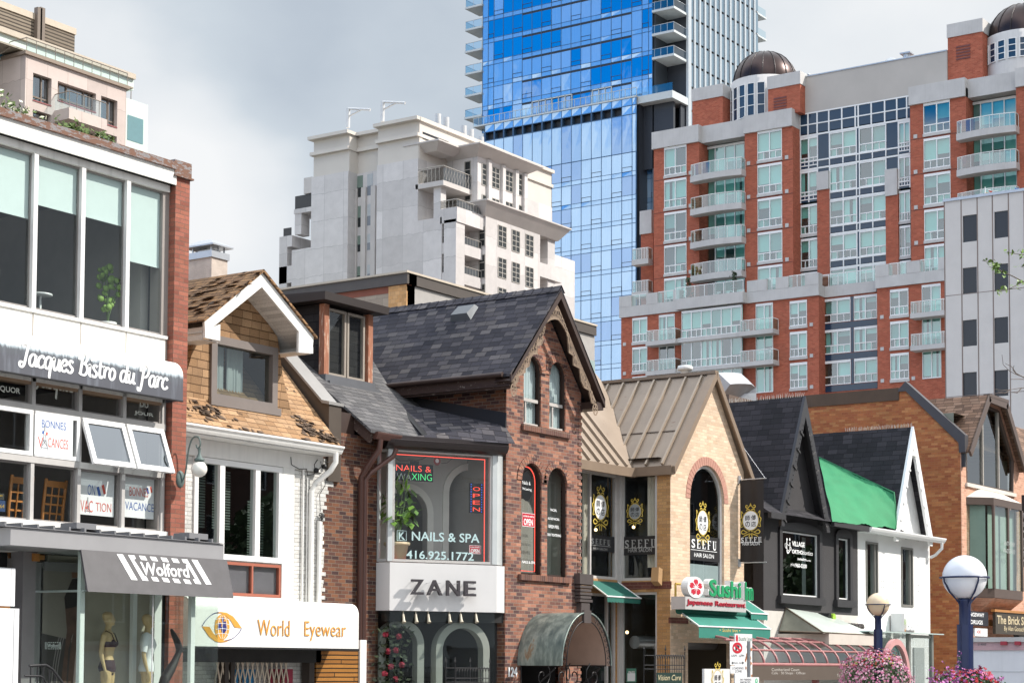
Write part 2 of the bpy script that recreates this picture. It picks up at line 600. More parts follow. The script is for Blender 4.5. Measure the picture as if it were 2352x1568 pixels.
def spline(pts,k=6,closed=False):
 """Catmull-Rom through pts"""
 out=[]
 n=len(pts)
 rng=range(n if closed else n-1)
 for i in rng:
  if closed:
   p0,p1,p2,p3=pts[(i-1)%n],pts[i],pts[(i+1)%n],pts[(i+2)%n]
  else:
   p0,p1,p2,p3=pts[max(i-1,0)],pts[i],pts[i+1],pts[min(i+2,n-1)]
  for j in range(k):
   t=j/k
   out.append(tuple(0.5*((2*b)+(c-a)*t+(2*a-5*b+4*c-d)*t*t+(3*b-a-3*c+d)*t**3)for a,b,c,d in zip(p0,p1,p2,p3)))
 out.append(pts[0]if closed else pts[-1])
 return out
WHITE=mat('white_paint',(0.78,0.77,0.74),0.5,var=0.10,scale=1.5,streak=0.10)
WHITE2=mat('white_frame',(0.80,0.80,0.79),0.4,var=0.05)
ALU=mat('grey_aluminium',(0.55,0.55,0.56),0.4,0.2,var=0.08)
DARK=mat('dark_interior',(0.028,0.027,0.027),0.9,var=0.3)
ROOM=mat('grey_interior',(0.16,0.15,0.14),0.9,var=0.2)
BLACKM=mat('black_metal',(0.02,0.02,0.022),0.45,0.3)
GLASS=glass('window_glass',(0.88,0.93,0.92),0.035,0.25)
GLASSD=glass('dark_window_glass',(0.60,0.66,0.64),0.05,0.3)
BLIND=mat('pale_blind',(0.62,0.70,0.70),0.8,var=0.06)
LETW=mat('white_lettering',(0.85,0.86,0.86),0.5,var=0.02)
LETK=mat('black_lettering',(0.015,0.015,0.017),0.5)
GR=mat('paving',(0.30,0.29,0.28),0.9,var=0.25,scale=0.7,bump=0.2)
MB().box(-900,1500,-900,1500,-0.6,-0.155).build('ground',mat('far_ground',(0.16,0.15,0.14),0.95),kind='structure')
MB().box(-200,400,8.6,16.4,-0.15,-0.13).build('road',mat('asphalt',(0.05,0.05,0.052),0.9,var=0.3,fine=0.4),kind='structure')
MB().box(-200,400,16.4,60,-0.15,0.0).build('pavement',GR,kind='structure')
MB().box(-200,400,-40,8.6,-0.15,0.0).build('park_path',GR,kind='structure')
BR_RED=brick('red_pier_brick',0.225,0.0765,[(0.30,0.105,0.07),(0.36,0.13,0.085),(0.27,0.09,0.062),(0.33,0.115,0.08)],(0.17,0.10,0.075),0.011,0.15)
FJ=FY(22.5)
J=thing('bistro_building','white panelled building with tall blinds above the dark bistro awning','building',(19,24,0))
WPAN=mat('white_enamel_panel',(0.80,0.78,0.74),0.42,var=0.10,scale=1.2,streak=0.22)
XL,XR=13.0,22.86
mcent=[XL+0.0]+[15.92,16.92,17.91,18.905,19.9,20.885,21.87]
b=MB()
b.box(XL,XR,28,36,0,10.95)
b.box(22.62,XR,22.95,28,0,10.95)
b.box(XL,XR,22.9,28,10.7,10.9)
b.fb(FJ,XL,22.84,10.72,10.97,-0.6,0.10)
b.build('wall',mat('bistro_side_wall',(0.5,0.47,0.44),0.8),J)
b=MB()
b.fb(FJ,XL,22.84,10.72,10.975,-0.3,0.13)
b.fb(FJ,XL,22.80,10.60,10.72,-0.3,0.02)
b.build('fascia_panel',WPAN,J)
m,nt=new_mat('peeling_flashing')
nn=nd(nt,'ShaderNodeTexNoise',i_Vector=pos(nt,(3,3,9)),i_Scale=2.2,i_Detail=8,i_Roughness=0.7)
cc=ramp(nt,nn.outputs['Fac'],[(0.40,(0.19,0.18,0.185)),(0.46,(0.27,0.25,0.25)),(0.48,(0.15,0.075,0.05)),(0.7,(0.19,0.095,0.06))])
finish(nt,pbsdf(nt,cc,0.8).outputs[0])
PEEL=m
b=MB()
b.fb(FJ,XL,22.80,10.985,11.10,-0.35,0.16)
b.fb(FJ,XL,22.80,10.972,10.990,-0.35,0.175)
b.build('roof_flashing',PEEL,J)
b=MB()
u0,u1,v0,v1=FY(22.36).rect(('A1',1620,1465),('A5',1757,85))
b.fb(FY(22.36),u0-0.03,u1+0.01,v0+0.02,v1,-1.2,0.0)
b.fb(FY(22.36),u0-0.04,u1+0.04,v0-0.01,v0+0.018,-1.2,0.03)
b.build('pier_cap',PEEL,J)
MB().fb(FJ,22.84,23.18,0,v0-0.01,-0.75,0.11).build('brick_pier',BR_RED,J)
b=MB()
for a,c in zip(mcent,mcent[1:]+[22.78]):
 b.fb(FJ,a+0.012,c-0.012,7.05,8.12,-0.12,0.0)
b.build('spandrel_panel',WPAN,J)
MB().fb(FJ,XL,22.8,7.0,8.10,-0.2,-0.025).build('panel_backing',mat('rusty_joint',(0.35,0.24,0.16),0.9),J)
b=MB()
b.fb(FJ,XL,22.8,8.115,8.165,-0.2,0.03)
b.build('sill',WHITE,J)
b=MB()
b.fb(FJ,22.69,22.84,4.7,10.6,-0.3,-0.03)
b.build('end_frame',mat('brown_grey_frame',(0.30,0.27,0.25),0.6),J)
MULL=mat('bright_mullion',(0.74,0.73,0.72),0.4,var=0.1,streak=0.15)
GFR=mat('grey_brown_frame',(0.27,0.25,0.24),0.55)
ENDS=mcent[1:]+[22.74]
STARTS=mcent
blz={0:9.2,1:9.3,2:9.7,3:9.5,4:9.61,5:9.87,6:9.88,7:9.34}
SHEER=mat('pale_green_blind',(0.60,0.68,0.66),0.85,var=0.05)
for i,(a,c)in enumerate(zip(STARTS,ENDS)):
 if c<17:
  continue
 w=window(J,FJ,(a+0.035,c-0.005,8.16,10.62),GFR,GLASS,0.05,-0.05,0.04,name='window')
 bl=MB()
 bl.fq(FJ,a+0.09,c-0.05,blz[i],10.6,-0.105)
 bl.fb(FJ,a+0.09,c-0.05,blz[i]-0.03,blz[i],-0.112,-0.10)
 bl.build('blind',SHEER,w)
 if i:
  MB().fb(FJ,a-0.045,a+0.04,8.13,10.62,-0.10,0.015).build('mullion',MULL,J)
room(J,FJ,(XL,22.8,7.9,10.65),4.0,mat('office_interior',(0.035,0.037,0.04),0.9,var=0.3),d=-0.2)
t=thing('potted_orchid','green orchid in a white pot behind the last tall window of the bistro building','plant',(22.0,23.1,8.05))
MB().lathe((22.05,23.12,8.05),[(0.0,0),(0.11,0),(0.15,0.3),(0.13,0.3),(0.0,0.28)],14).build('pot',WHITE,t)
b=MB()
st=MB()
r_=random.Random(4)
for k in range(7):
 x,y,z=22.05,23.12,8.3
 ps=[]
 dx,dy=r_.uniform(-0.35,0.45),r_.uniform(-0.1,0.1)
 for j in range(6):
  ps.append((x+dx*(j/5)**1.6,y+dy*j/5,z+(0.75+0.2*r_.random())*j/5))
 st.tube(ps,0.008,5)
 for j in range(7):
  p=V(ps[r_.randrange(2,6)])+V((r_.uniform(-.1,.1),r_.uniform(-.05,.05),r_.uniform(-.05,.1)))
  b.ball(p,r_.uniform(0.04,0.075),7,5,sc=(1,.5,.8))
st.build('stem',mat('stem_green',(0.10,0.16,0.05),0.7),t)
b.build('leaves',mat('leaf_yellow_green',(0.22,0.36,0.06),0.6),t)
b=MB()
pts=[(18.3,8.1),(18.3,8.75),(18.9,8.95),(19.4,8.93),(19.66,8.8),(19.64,8.35),(19.4,8.33),(19.1,8.15)]
b.fprism(FY(23.0),pts,-0.2,0.0)
tag(b.build('furniture_cover',WHITE2),'white dust sheet draped over furniture behind a window of the bistro building','dust sheet')
t=thing('display_table','small white pedestal table behind the second full window of the bistro building','table',(20.75,23.3,8.0))
MB().lathe((20.75,23.3,8.0),[(0.15,0),(0.15,0.02),(0.02,0.03),(0.02,0.6)],12).build('leg',WHITE2,t)
MB().lathe((20.75,23.3,8.6),[(0.0,0),(0.19,0),(0.19,0.03),(0.0,0.03)],16).build('top',WHITE2,t)
ROW=[(6.64,7.35),(5.84,6.64),(4.90,5.84)]
FRM=mat('restaurant_frame',(0.50,0.48,0.46),0.5,var=0.15)
LM=[15.9,16.92,17.93,18.94,19.95,20.91,21.87,22.76]
DKGLASS=glass('restaurant_glass',(0.92,0.93,0.92),0.03,0.2)
for x in LM:
 MB().fb(FJ,x-0.035,x+0.035,4.75,7.2,-0.16,0.0).build('post',FRM,J)
b=MB()
for z in(6.64,5.84):
 b.fb(FJ,XL,22.8,z-0.05,z+0.05,-0.15,0.012)
b.build('transom',FRM,J)
b=MB()
b.fb(FJ,XL,22.86,4.4,4.90,-0.2,0.06)
b.build('window_ledge',WHITE,J)
for a,c in zip(LM,LM[1:]):
 if c<18.5:
  continue
 w=window(J,FJ,(a+0.035,c-0.035,6.69,7.2),GFR,DKGLASS,0.03,-0.05,0.06,name='fanlight')
 w=window(J,FJ,(a+0.035,c-0.035,4.90,5.79),GFR,DKGLASS,0.03,-0.05,0.06,name='lower_window')
 if a<20.5:
  w=window(J,FJ,(a+0.02,c-0.02,5.895,6.60),WHITE2,DKGLASS,0.065,0.02,0.09,name='casement_window')
 else:
  h,th=0.79,math.asin(0.28/0.79)
  P=Plane((0,22.5-0.02,6.60),(1,0,0),(0,-math.cos(th),math.sin(th)),(0,math.sin(th),math.cos(th)))
  w=window(J,P,(a+0.03,c-0.02,-h,0.0),WHITE2,glass('sash_glass',(0.35,0.4,0.42),0.32,0.5),0.085,0.0,0.05,name='open_sash')
  MB().tube([P.pt(a+0.3,-h,0),(a+0.22,22.5,5.92)],0.008,5).build('stay',ALU,w)
  MB().tube([P.pt(c-0.3,-h,0),(c-0.22,22.5,5.92)],0.008,5).build('stay',ALU,w)
room(J,FJ,(XL,22.8,4.8,7.4),5.0,DARK,d=-0.2)
PAINTED=mat('cream_window_lettering',(0.66,0.69,0.62),0.7)
for s,k,a,c,rr in(('BIERE','B1',(30,275),(205,380),1),('QUOR','B1',(0,400),(185,490),1),('PLAT','B1',(1243,470),(1395,530),0),('DU','B1',(1285,545),(1362,612),0),('JOUR','B1',(1235,632),(1410,700),0)):
 r=FJ.off(-0.05).rect((k,*a),(k,*c))
 text(s,FJ,r,PAINTED,J,d=-0.05,ext=0.001,off=0.02)
GL={'J':[[(.05,.93),(.22,1.0),(.62,.98),(.74,.95)],[(.52,.97),(.42,.5),(.30,.02),(.14,-.12),(0,-.02),(.06,.12),(.2,.1)]],'a':[[(.42,.5),(.25,.56),(.06,.38),(.05,.1),(.2,.0),(.36,.14),(.44,.5)],[(.44,.54),(.40,.18),(.46,.02),(.58,.06)]],'c':[[(.44,.44),(.32,.56),(.1,.42),(.04,.16),(.18,.0),(.36,.04),(.46,.14)]],'q':[[(.42,.5),(.25,.56),(.06,.38),(.05,.1),(.2,.0),(.36,.14),(.44,.5)],[(.44,.54),(.40,.05),(.36,-.36),(.44,-.40)]],'u':[[(.02,.46),(.1,.55),(.08,.2),(.16,.0),(.32,.1),(.42,.3)],[(.44,.54),(.40,.15),(.46,.0),(.58,.06)]],'n':[[(.02,.48),(.1,.54),(.08,.02)],[(.09,.3),(.25,.54),(.38,.5),(.36,.14),(.42,.0),(.54,.06)]],'e':[[(.06,.26),(.30,.3),(.42,.42),(.28,.57),(.08,.4),(.05,.14),(.2,.0),(.36,.05),(.46,.14)]],'s':[[(.36,.48),(.22,.57),(.08,.45),(.2,.3),(.34,.18),(.26,.02),(.1,-.01),(.0,.08)]],'i':[[(.04,.46),(.12,.54),(.09,.14),(.16,.0),(.26,.07)],[(.15,.76),(.20,.80)]],'t':[[(.16,.88),(.11,.3),(.14,.03),(.26,.02),(.34,.1)],[(.0,.56),(.32,.58)]],'r':[[(.02,.48),(.1,.54),(.08,.02)],[(.09,.28),(.2,.5),(.34,.55),(.38,.46)]],'o':[[(.26,.56),(.08,.42),(.05,.14),(.2,.0),(.38,.12),(.42,.4),(.26,.56)]],'d':[[(.42,.46),(.25,.56),(.06,.38),(.05,.1),(.2,.0),(.36,.14),(.44,.46)],[(.18,.88),(.4,.86),(.5,.80),(.44,.4),(.40,.1),(.46,.0),(.58,.06)]],'B':[[(.24,.98),(.16,.4),(.12,.02)],[(.0,.70),(.05,.98),(.4,1.06),(.56,.84),(.4,.58),(.24,.54)],[(.26,.54),(.5,.48),(.58,.2),(.4,.0),(.14,.02),(.02,.1)]],'P':[[(.30,.98),(.22,.5),(.14,.0),(.04,-.28),(-.10,-.26),(-.10,-.12)],[(.04,.66),(.06,.92),(.26,1.08),(.52,1.04),(.66,.82),(.56,.52),(.36,.40),(.24,.44)]],' ':[]}
ADV={'J':.62,'a':.56,'c':.48,'q':.54,'u':.56,'n':.53,'e':.48,'s':.44,'i':.27,'t':.36,'r':.42,'o':.48,'d':.56,'B':.66,'P':.70,' ':.34}
def brush(s,F,p0,p1,xh,w,m,parent,d):
 """brush-script lettering: p0, p1 are the ends of the base line in plane coordinates"""
 tot=sum(ADV[c]for c in s)
 k=(p1[0]-p0[0])/tot
 mb=MB()
 x=0
 for ch in s:
  for g,stroke in enumerate(GL[ch]):
   pp=spline(stroke,5)
   pts=[(p0[0]+(x+a+0.06*c)*k,p0[1]+c*xh)for a,c in pp]
   n=len(pts)
   ribbon(mb,F,pts,[w*(0.62+0.5*abs(math.sin(math.atan2(pts[min(i+1,n-1)][1]-pts[max(i-1,0)][1],pts[min(i+1,n-1)][0]-pts[max(i-1,0)][0]))))for i in range(n)],d+0.0012*g)
  x+=ADV[ch]
 return mb.build('lettering',m,parent)
r=FJ.off(-0.05).rect(('B1',295,330),('B1',680,520))
brush('Jacques',FJ.off(-0.05),(r[0]+0.05,r[2]+0.10),(r[1],r[2]+0.10),0.36,0.035,PAINTED,J,0.0)
PAPER=mat('white_paper',(0.74,0.77,0.78),0.8,var=0.03)
INKR=mat('red_ink',(0.62,0.09,0.06),0.7)
INKB=mat('blue_ink',(0.05,0.13,0.42),0.7)
INKG=mat('grey_ink',(0.25,0.26,0.28),0.7)
def flagquad(mb_list,F,c,w,h,rot,d):
 ca,sa=math.cos(rot),math.sin(rot)
 for k,m_ in enumerate(mb_list):
  x0,x1=-w/2+w*k/3,-w/2+w*(k+1)/3
  m_.face([F.pt(c[0]+x*ca-y*sa,c[1]+x*sa+y*ca,d)for x,y in((x0,-h/2),(x1,-h/2),(x1,h/2),(x0,h/2))])
def tower_doodle(mb,F,c,h,d):
 x,y=c
 for pts in([(-.25,0),(-.1,.4),(-.03,.75),(0,1)],[(.25,0),(.1,.4),(.03,.75),(0,1)],[(-.2,.12),(.2,.12)],[(-.1,.42),(.1,.42)],[(-.15,.2),(.09,.42)],[(.15,.2),(-.09,.42)]):
  ribbon(mb,F,[(x+a*h*0.8,y+bb*h)for a,bb in pts],0.012,d)
def poster(label,r,lines,d,flag=None,doodle=None):
 t=thing('paper_poster',label,'poster',FJ.pt((r[0]+r[1])/2,r[2],d),group='hand-drawn posters in the bistro windows')
 MB().fb(FJ,*r,d-0.004,d).build('sheet',PAPER,t)
 for s,m_,rr in lines:
  text(s,FJ,FJ.off(d).rect(*rr),m_,t,d=d+0.002,ext=0.001,off=-0.006)
 if flag:
  f=[MB(),MB(),MB()]
  for(cx,w,h,ro)in flag:
   flagquad(f,FJ,cx,w,h,ro,d+0.003)
  f[0].build('flag_blue',INKB,t)
  f[1].build('flag_white',WHITE2,t)
  f[2].build('flag_red',INKR,t)
 if doodle:
  mb=MB()
  tower_doodle(mb,FJ,doodle[0],doodle[1],d+0.002)
  mb.build('tower_drawing',INKG,t)
 return t
o=FJ.off(0.03)
r=o.rect(('B1',325,660),('B1',668,1075))
poster('white poster reading Bonnes Vacances in the closed upper window left of the open sashes',r,[('BONNES',INKB,(('B1',385,715),('B1',605,815))),('V',INKR,(('B1',350,872),('B1',395,975))),('CANCES',INKR,(('B1',440,880),('B1',625,990)))],0.025,flag=[(o.uv('B1',415,838),0.11,0.05,-0.2)],doodle=((o.uv('B1',410,1000)),0.38))
r=FJ.rect(('B1',722,1190),('C1',1075,40))
poster('white poster reading On Vacation below the left open sash',(20.95,21.78,r[2],5.76),[('ON',INKB,(('B1',805,1310),('B1',872,1412))),('VAC',INKR,(('B1',740,1450),('B1',850,1568))),('TION',INKR,(('B1',880,1475),('B1',1020,1568)))],-0.12,flag=[(FJ.uv('B1',978,1362),0.17,0.15,0.35)],doodle=(FJ.uv('B1',852,1568),0.25))
r=FJ.rect(('B1',1140,1240),('C1',1475,65))
poster('white poster reading Bonnes Vacances with flags below the right open sash',(21.93,22.68,r[2],5.76),[('BONNES',INKR,(('B1',1190,1330),('B1',1360,1430))),('VACANCES!',INKB,(('B1',1150,1465),('B1',1450,1568)))],-0.12,flag=[(FJ.uv('B1',1420,1360),0.12,0.10,0.3)])
OAK=mat('golden_oak',(0.46,0.20,0.055),0.45,var=0.2)
def chair(x,y,label,k=1.0):
 """ladder-back dining chair standing with its back to the street"""
 z0=4.36
 t=thing('wooden_chair',label,'chair',(x,y,z0),'wooden chairs at the bistro window')
 for sx in(-0.21,0.21):
  MB().tube([(x+sx,y,z0),(x+sx,y,z0+0.45),(x+sx*0.98,y-0.02,z0+0.8),(x+sx,y-0.09,z0+1.26)],0.028,8).build('leg',OAK,t)
  MB().tube([(x+sx,y+0.42,z0),(x+sx,y+0.42,z0+0.45)],0.024,8).build('leg',OAK,t)
 b=MB()
 b.box(x-0.24,x+0.24,y-0.02,y+0.45,z0+0.44,z0+0.475)
 b.build('seat',mat('maroon_seat',(0.16,0.02,0.03),0.7),t)
 b=MB()
 for z,h in((1.18,0.10),(1.0,0.03),(0.86,0.03),(0.72,0.03),(0.56,0.06)):
  yy=y-0.09*max(0,(z-0.7)/0.5)
  b.box(x-0.21,x+0.21,yy-0.014,yy+0.014,z0+z-h/2,z0+z+h/2)
 for sx in(-0.07,0.07):
  b.tube([(x+sx,y-0.01,z0+0.56),(x+sx,y-0.085,z0+1.18)],0.014,6)
 b.build('backrest',OAK,t)
 return t
x1_,_=FY(22.95).uv('B1',160,1400)
chair(x1_+0.02,22.95,'golden wooden lattice-back chair beside the small gilt sign in the bistro window')
x2_,_=FY(22.95).uv('B1',480,1400)
chair(x2_,22.95,'golden wooden lattice-back chair behind the window under the Bonnes Vacances poster')
r=FJ.rect(('B1',0,1380),('B1',105,1568))
t=thing('gilt_sign','small dark sign with gilt script hanging inside the bistro window','sign',FJ.pt(r[0],r[2]))
MB().fb(FJ,r[0]-0.5,r[1],r[2]+0.2,r[3],-0.2,-0.17).build('board',mat('dark_green_board',(0.03,0.035,0.03),0.5),t)
MB().fb(FJ,r[0]-0.5,r[1]+0.02,r[2]+0.02,r[2]+0.19,-0.2,-0.165).build('strip',mat('navy_strip',(0.02,0.05,0.13),0.5),t)
text('bourg',FJ,(r[0]-0.18,r[1]-0.03,r[2]+0.27,r[3]-0.05),mat('gilt',(0.5,0.33,0.06),0.4),t,d=-0.168,ext=0.002)
text('R SINCE 1664',FJ,(r[0]-0.3,r[1],r[2]+0.07,r[2]+0.13),MC["gilt"],t,d=-0.163,ext=0.001)
m,nt=new_mat('bleached_sunlit_awning_cloth')
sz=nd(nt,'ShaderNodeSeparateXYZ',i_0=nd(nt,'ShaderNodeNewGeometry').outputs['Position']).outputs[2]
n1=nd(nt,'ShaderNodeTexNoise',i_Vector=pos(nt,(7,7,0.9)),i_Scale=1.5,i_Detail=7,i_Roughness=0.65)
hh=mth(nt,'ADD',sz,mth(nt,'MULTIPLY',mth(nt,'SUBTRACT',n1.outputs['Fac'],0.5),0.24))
cc=ramp(nt,nd(nt,'ShaderNodeMapRange',i_Value=hh,i_From_Min=7.30,i_From_Max=7.56).outputs[0],[(0.0,(0.075,0.078,0.095)),(0.45,(0.09,0.10,0.115)),(0.62,(0.40,0.46,0.50)),(0.78,(0.80,0.77,0.72))])  # sunlit white of the curved top painted by height, with bleached streaks
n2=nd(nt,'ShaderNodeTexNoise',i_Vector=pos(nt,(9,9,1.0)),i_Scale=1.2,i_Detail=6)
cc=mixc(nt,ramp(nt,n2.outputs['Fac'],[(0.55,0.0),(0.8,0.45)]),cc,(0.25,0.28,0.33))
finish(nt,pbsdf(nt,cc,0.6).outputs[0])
t=thing('awning','dark rounded awning with a sunlit white painted into its bleached top and brush lettering Jacques Bistro du Parc','awning',(18,22.3,7.05))
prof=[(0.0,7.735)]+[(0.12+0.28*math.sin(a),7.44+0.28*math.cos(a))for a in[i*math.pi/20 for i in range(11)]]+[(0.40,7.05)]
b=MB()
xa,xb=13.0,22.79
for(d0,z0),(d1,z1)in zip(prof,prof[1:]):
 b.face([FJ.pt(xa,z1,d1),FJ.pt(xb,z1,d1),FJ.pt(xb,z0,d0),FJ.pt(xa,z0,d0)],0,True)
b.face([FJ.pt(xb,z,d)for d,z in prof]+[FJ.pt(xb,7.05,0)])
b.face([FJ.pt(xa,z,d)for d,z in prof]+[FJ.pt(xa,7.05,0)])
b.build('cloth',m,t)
MB().fb(FJ,xa,xb+0.005,7.035,7.055,0.36,0.408).build('hem_bar',BLACKM,t)
fo=FJ.off(0.405)
brush('Jacques Bistro du Parc',fo,(fo.uv('B1',178,205)[0],7.20),(fo.uv('B1',1540,470)[0],7.18),0.325,0.047,LETW,t,0.0)
CAN=mat('grey_canopy_metal',(0.36,0.355,0.365),0.45,0.3,var=0.1,scale=1.5)
t=thing('shop_canopy','flat grey metal canopy with standing seams and two grey boxes above the hosiery shop','canopy',(20.8,22,4.4))
b=MB()
b.box(18.5,22.96,21.3,22.46,4.405,4.66)
b.build('fascia',CAN,t)
b=MB()
for k in range(15):
 x=18.52+k*0.306
 b.hexa([(x-.15,21.27,4.665),(x+.15,21.27,4.665),(x+.15,22.4,4.70),(x-.15,22.4,4.70),(x-.15,21.27,4.68),(x+.15,21.27,4.675),(x+.15,22.4,4.715),(x-.15,22.4,4.715)])
 b.box(x-0.155,x-0.12,21.275,22.4,4.675,4.735)
b.build('seam_roof',mat('grey_seam_metal',(0.22,0.22,0.23),0.5,0.3),t)
for k,a,c in(('C1',(705,92),(930,172)),('C1',(1740,185),(1950,262))):
 r=FY(21.35).rect((k,*a),(k,*c))
 MB().fb(FY(21.35),r[0],r[1]-0.1,r[2]+0.01,r[3],-0.35,0).build('lamp_box',mat('dark_grey_box',(0.20,0.20,0.21),0.5),t)
th=math.atan2(0.16,0.63)
PW=Plane((0,21.29,4.41),(1,0,0),(0,-math.cos(th),-math.sin(th)),(0,-math.sin(th)*-1,math.cos(th)))
t=thing('shop_sign_board','slanted charcoal sign board reading Wolford in white film-strip lettering','sign',(21.4,21.2,3.78))
MB().fb(PW,19.85,23.03,-0.65,0.0,-0.04,0.0).build('board',mat('charcoal_board',(0.085,0.08,0.085),0.5,var=0.25,scale=4),t)
b=MB()
def par(mb,k,p):
 mb.face([PW.pt(*PW.uv(k,*a),0.004)for a in p])
par(b,'C1',[(1065,383),(1120,388),(1166,658),(1110,655)])
par(b,'C1',[(1750,435),(1803,440),(1846,697),(1795,695)])
par(b,'C1',[(1168,392),(1226,397),(1228,430),(1205,440),(1247,615),(1262,620),(1266,665),(1212,660)])
par(b,'C1',[(1658,430),(1710,433),(1752,694),(1698,690),(1690,645),(1713,640),(1685,475),(1662,470)])
for i in range(4):
 x,y=1268+i*98.3,398+i*8.5
 par(b,'C1',[(x,y),(x+55,y+5),(x+63,y+50),(x+8,y+45)])
 x,y=1303+i*98,620+i*8
 par(b,'C1',[(x,y),(x+55,y+5),(x+63,y+50),(x+8,y+45)])
b.build('emblem',LETW,t)
text('Wolford',PW,PW.rect(('C1',1255,462),('C1',1665,628)),LETW,t,d=0.003,ext=0.002,off=0.018)
t=thing('display_bay','glass display bay of the hosiery shop with white posts','shop window',(21.3,21.8,0))
SG=glass('shop_glass',(0.90,0.94,0.92),0.02,0.16)
b=MB()
b.box(19.88,22.86,21.30,21.312,0.3,4.40)
b.build('front_pane',SG,t)
MB().box(22.848,22.86,21.315,22.26,0.3,4.40).build('side_pane',SG,t)
MB().box(19.88,19.892,21.315,22.42,0.3,4.40).build('side_pane',SG,t)
for x,y in((20.02,21.42),(22.40,21.42),(21.9,22.22)):
 MB().box(x-0.045,x+0.045,y,y+0.07,0.3,4.40).build('post',WHITE2,t)
MB().box(21.36,21.375,21.29,21.30,0.3,4.40).build('joint',ALU,t)
b=MB()
b.box(20.2,22.45,22.40,22.44,0.3,4.38)
b.build('back_wall',mat('warm_grey_backdrop',(0.42,0.38,0.31),0.9),t)
MB().box(22.40,22.56,22.28,22.43,0.3,4.38).build('back_column',WHITE2,t)
MB().box(19.88,22.86,21.315,22.42,0.0,0.3).build('plinth',ALU,t)
def far_house(x0,x1,y,h,col,label,bk=None):
 t=thing('street_house',label,'building',((x0+x1)/2,y,0),'houses across the street')
 m_=bk or mat('far_wall_%d'%int(x0),col,0.9,var=0.2)
 F=Plane((0,y,0),(1,0,0),(0,1,0))
 holes=[]
 n=max(2,int((x1-x0)/2.6))
 for k in range(n):
  for zz in[1.0+3.3*i for i in range(int(h/3.3))]:
   c=x0+(x1-x0)*(k+.5)/n
   holes.append((c-.6,c+.6,zz,zz+1.9))
 MB().wall(F,[(x0,0),(x1,0),(x1,h),(x0,h)],[rectp(r)for r in holes],th=12,reveal=0.2).build('wall',m_,t)
 for r in holes:
  window(t,F,r,WHITE2,MC['dark_window_glass'],0.07,-0.1,0.06,mull=(.5,),name='window')
 MB().box(x0+.3,x1-.3,y-3,y-2.9,0.3,h-.2).build('interior',DARK,t)
 MB().box(x0-.15,x1+.15,y-12.2,y+.2,h,h+.25).build('roof',DARK,t)
far_house(34,47,-12,13,(0.10,0.05,0.035),'brown brick house across the street, behind the photographer')
far_house(47.4,62,-11,16,(0.13,0.115,0.10),'stone house across the street, behind the photographer')
far_house(62.4,80,-12,13.5,(0.11,0.055,0.04),'red brick house across the street, behind the photographer')
far_house(80.4,104,-11.5,17,(0.12,0.12,0.12),'grey corner house across the street, behind the photographer')
far_house(104.4,140,-12.5,15,(0.10,0.06,0.045),'long brick house across the street, behind the photographer')
def park_tree(x,y,h,seed,label):
 r_=random.Random(seed)
 t=thing('park_tree',label,'tree',(x,y,0),'trees across the street')
 b=MB()
 b.tube([(x,y,0),(x+.1,y,h*.4),(x,y+.1,h*.8)],[.22,.16,.05],8)
 b.build('trunk',mat('bark',(0.09,0.07,0.05),0.95,var=0.4),t)
 b=MB()
 for _ in range(2600):
  a,ph,rr=r_.uniform(0,6.283),r_.uniform(-1,1),r_.random()**.4
  c=V((x+math.cos(a)*math.sqrt(1-ph*ph)*rr*h*.32,y+math.sin(a)*math.sqrt(1-ph*ph)*rr*h*.32,h*.68+ph*rr*h*.32))
  e1=V((r_.uniform(-1,1),r_.uniform(-1,1),r_.uniform(-1,1))).normalized()*.22
  e2=e1.orthogonal().normalized()*.16
  b.face([c-e1,c-e2,c+e1,c+e2],r_.random())
 b.build('crown',mat('park_leaf',(0.075,0.12,0.03),0.7,var=0.5,scale=1.0),t)
park_tree(52,3,9,1,'leafy street tree across the street, behind the photographer, nearest')
park_tree(71,2,10,2,'taller leafy street tree across the street, behind the photographer')
park_tree(90,3,9,3,'leafy street tree across the street, behind the photographer, far along')
SKIN=mat('mannequin_shell',(0.56,0.39,0.20),0.45,var=0.08)
def loft(mb,rings,n=18):
 vs,fs=[],[]
 for z,cx,cy,rx,ry in rings:
  for k in range(n):
   a=2*math.pi*k/n
   vs.append((cx+rx*math.cos(a),cy+ry*math.sin(a),z))
 for i in range(len(rings)-1):
  for k in range(n):
   k2=(k+1)%n
   fs.append((i*n+k,i*n+k2,(i+1)*n+k2,(i+1)*n+k))
 fs.append(tuple(reversed(range(n))))
 fs.append(tuple((len(rings)-1)*n+k for k in range(n)))
 mb.mesh(vs,fs,0,True)
def remesh(mb,vox):
 me=bpy.data.meshes.new('t')
 me.from_pydata(mb.v,[],mb.f)
 o=bpy.data.objects.new('t',me)
 COL.objects.link(o)
 md=o.modifiers.new('r','REMESH')
 md.mode='VOXEL'
 md.voxel_size=vox
 sm=o.modifiers.new('s','SMOOTH')
 sm.iterations=3
 dg=bpy.context.evaluated_depsgraph_get()
 m2=bpy.data.meshes.new_from_object(o.evaluated_get(dg))
 out=MB()
 out.mesh([v.co.copy()for v in m2.vertices],[tuple(p.vertices)for p in m2.polygons],0,True)
 bpy.data.objects.remove(o)
 bpy.data.meshes.remove(me)
 bpy.data.meshes.remove(m2)
 return out
TORSO=[(.86,0,0,.06,.06),(.90,0,.0,.155,.11),(.97,0,.005,.178,.125),(1.05,0,0,.15,.105),(1.14,0,0,.118,.085),(1.25,0,-.005,.138,.098),(1.36,0,-.02,.155,.125),(1.44,0,-.005,.165,.105),(1.50,0,0,.165,.085),(1.545,0,.005,.09,.065)]
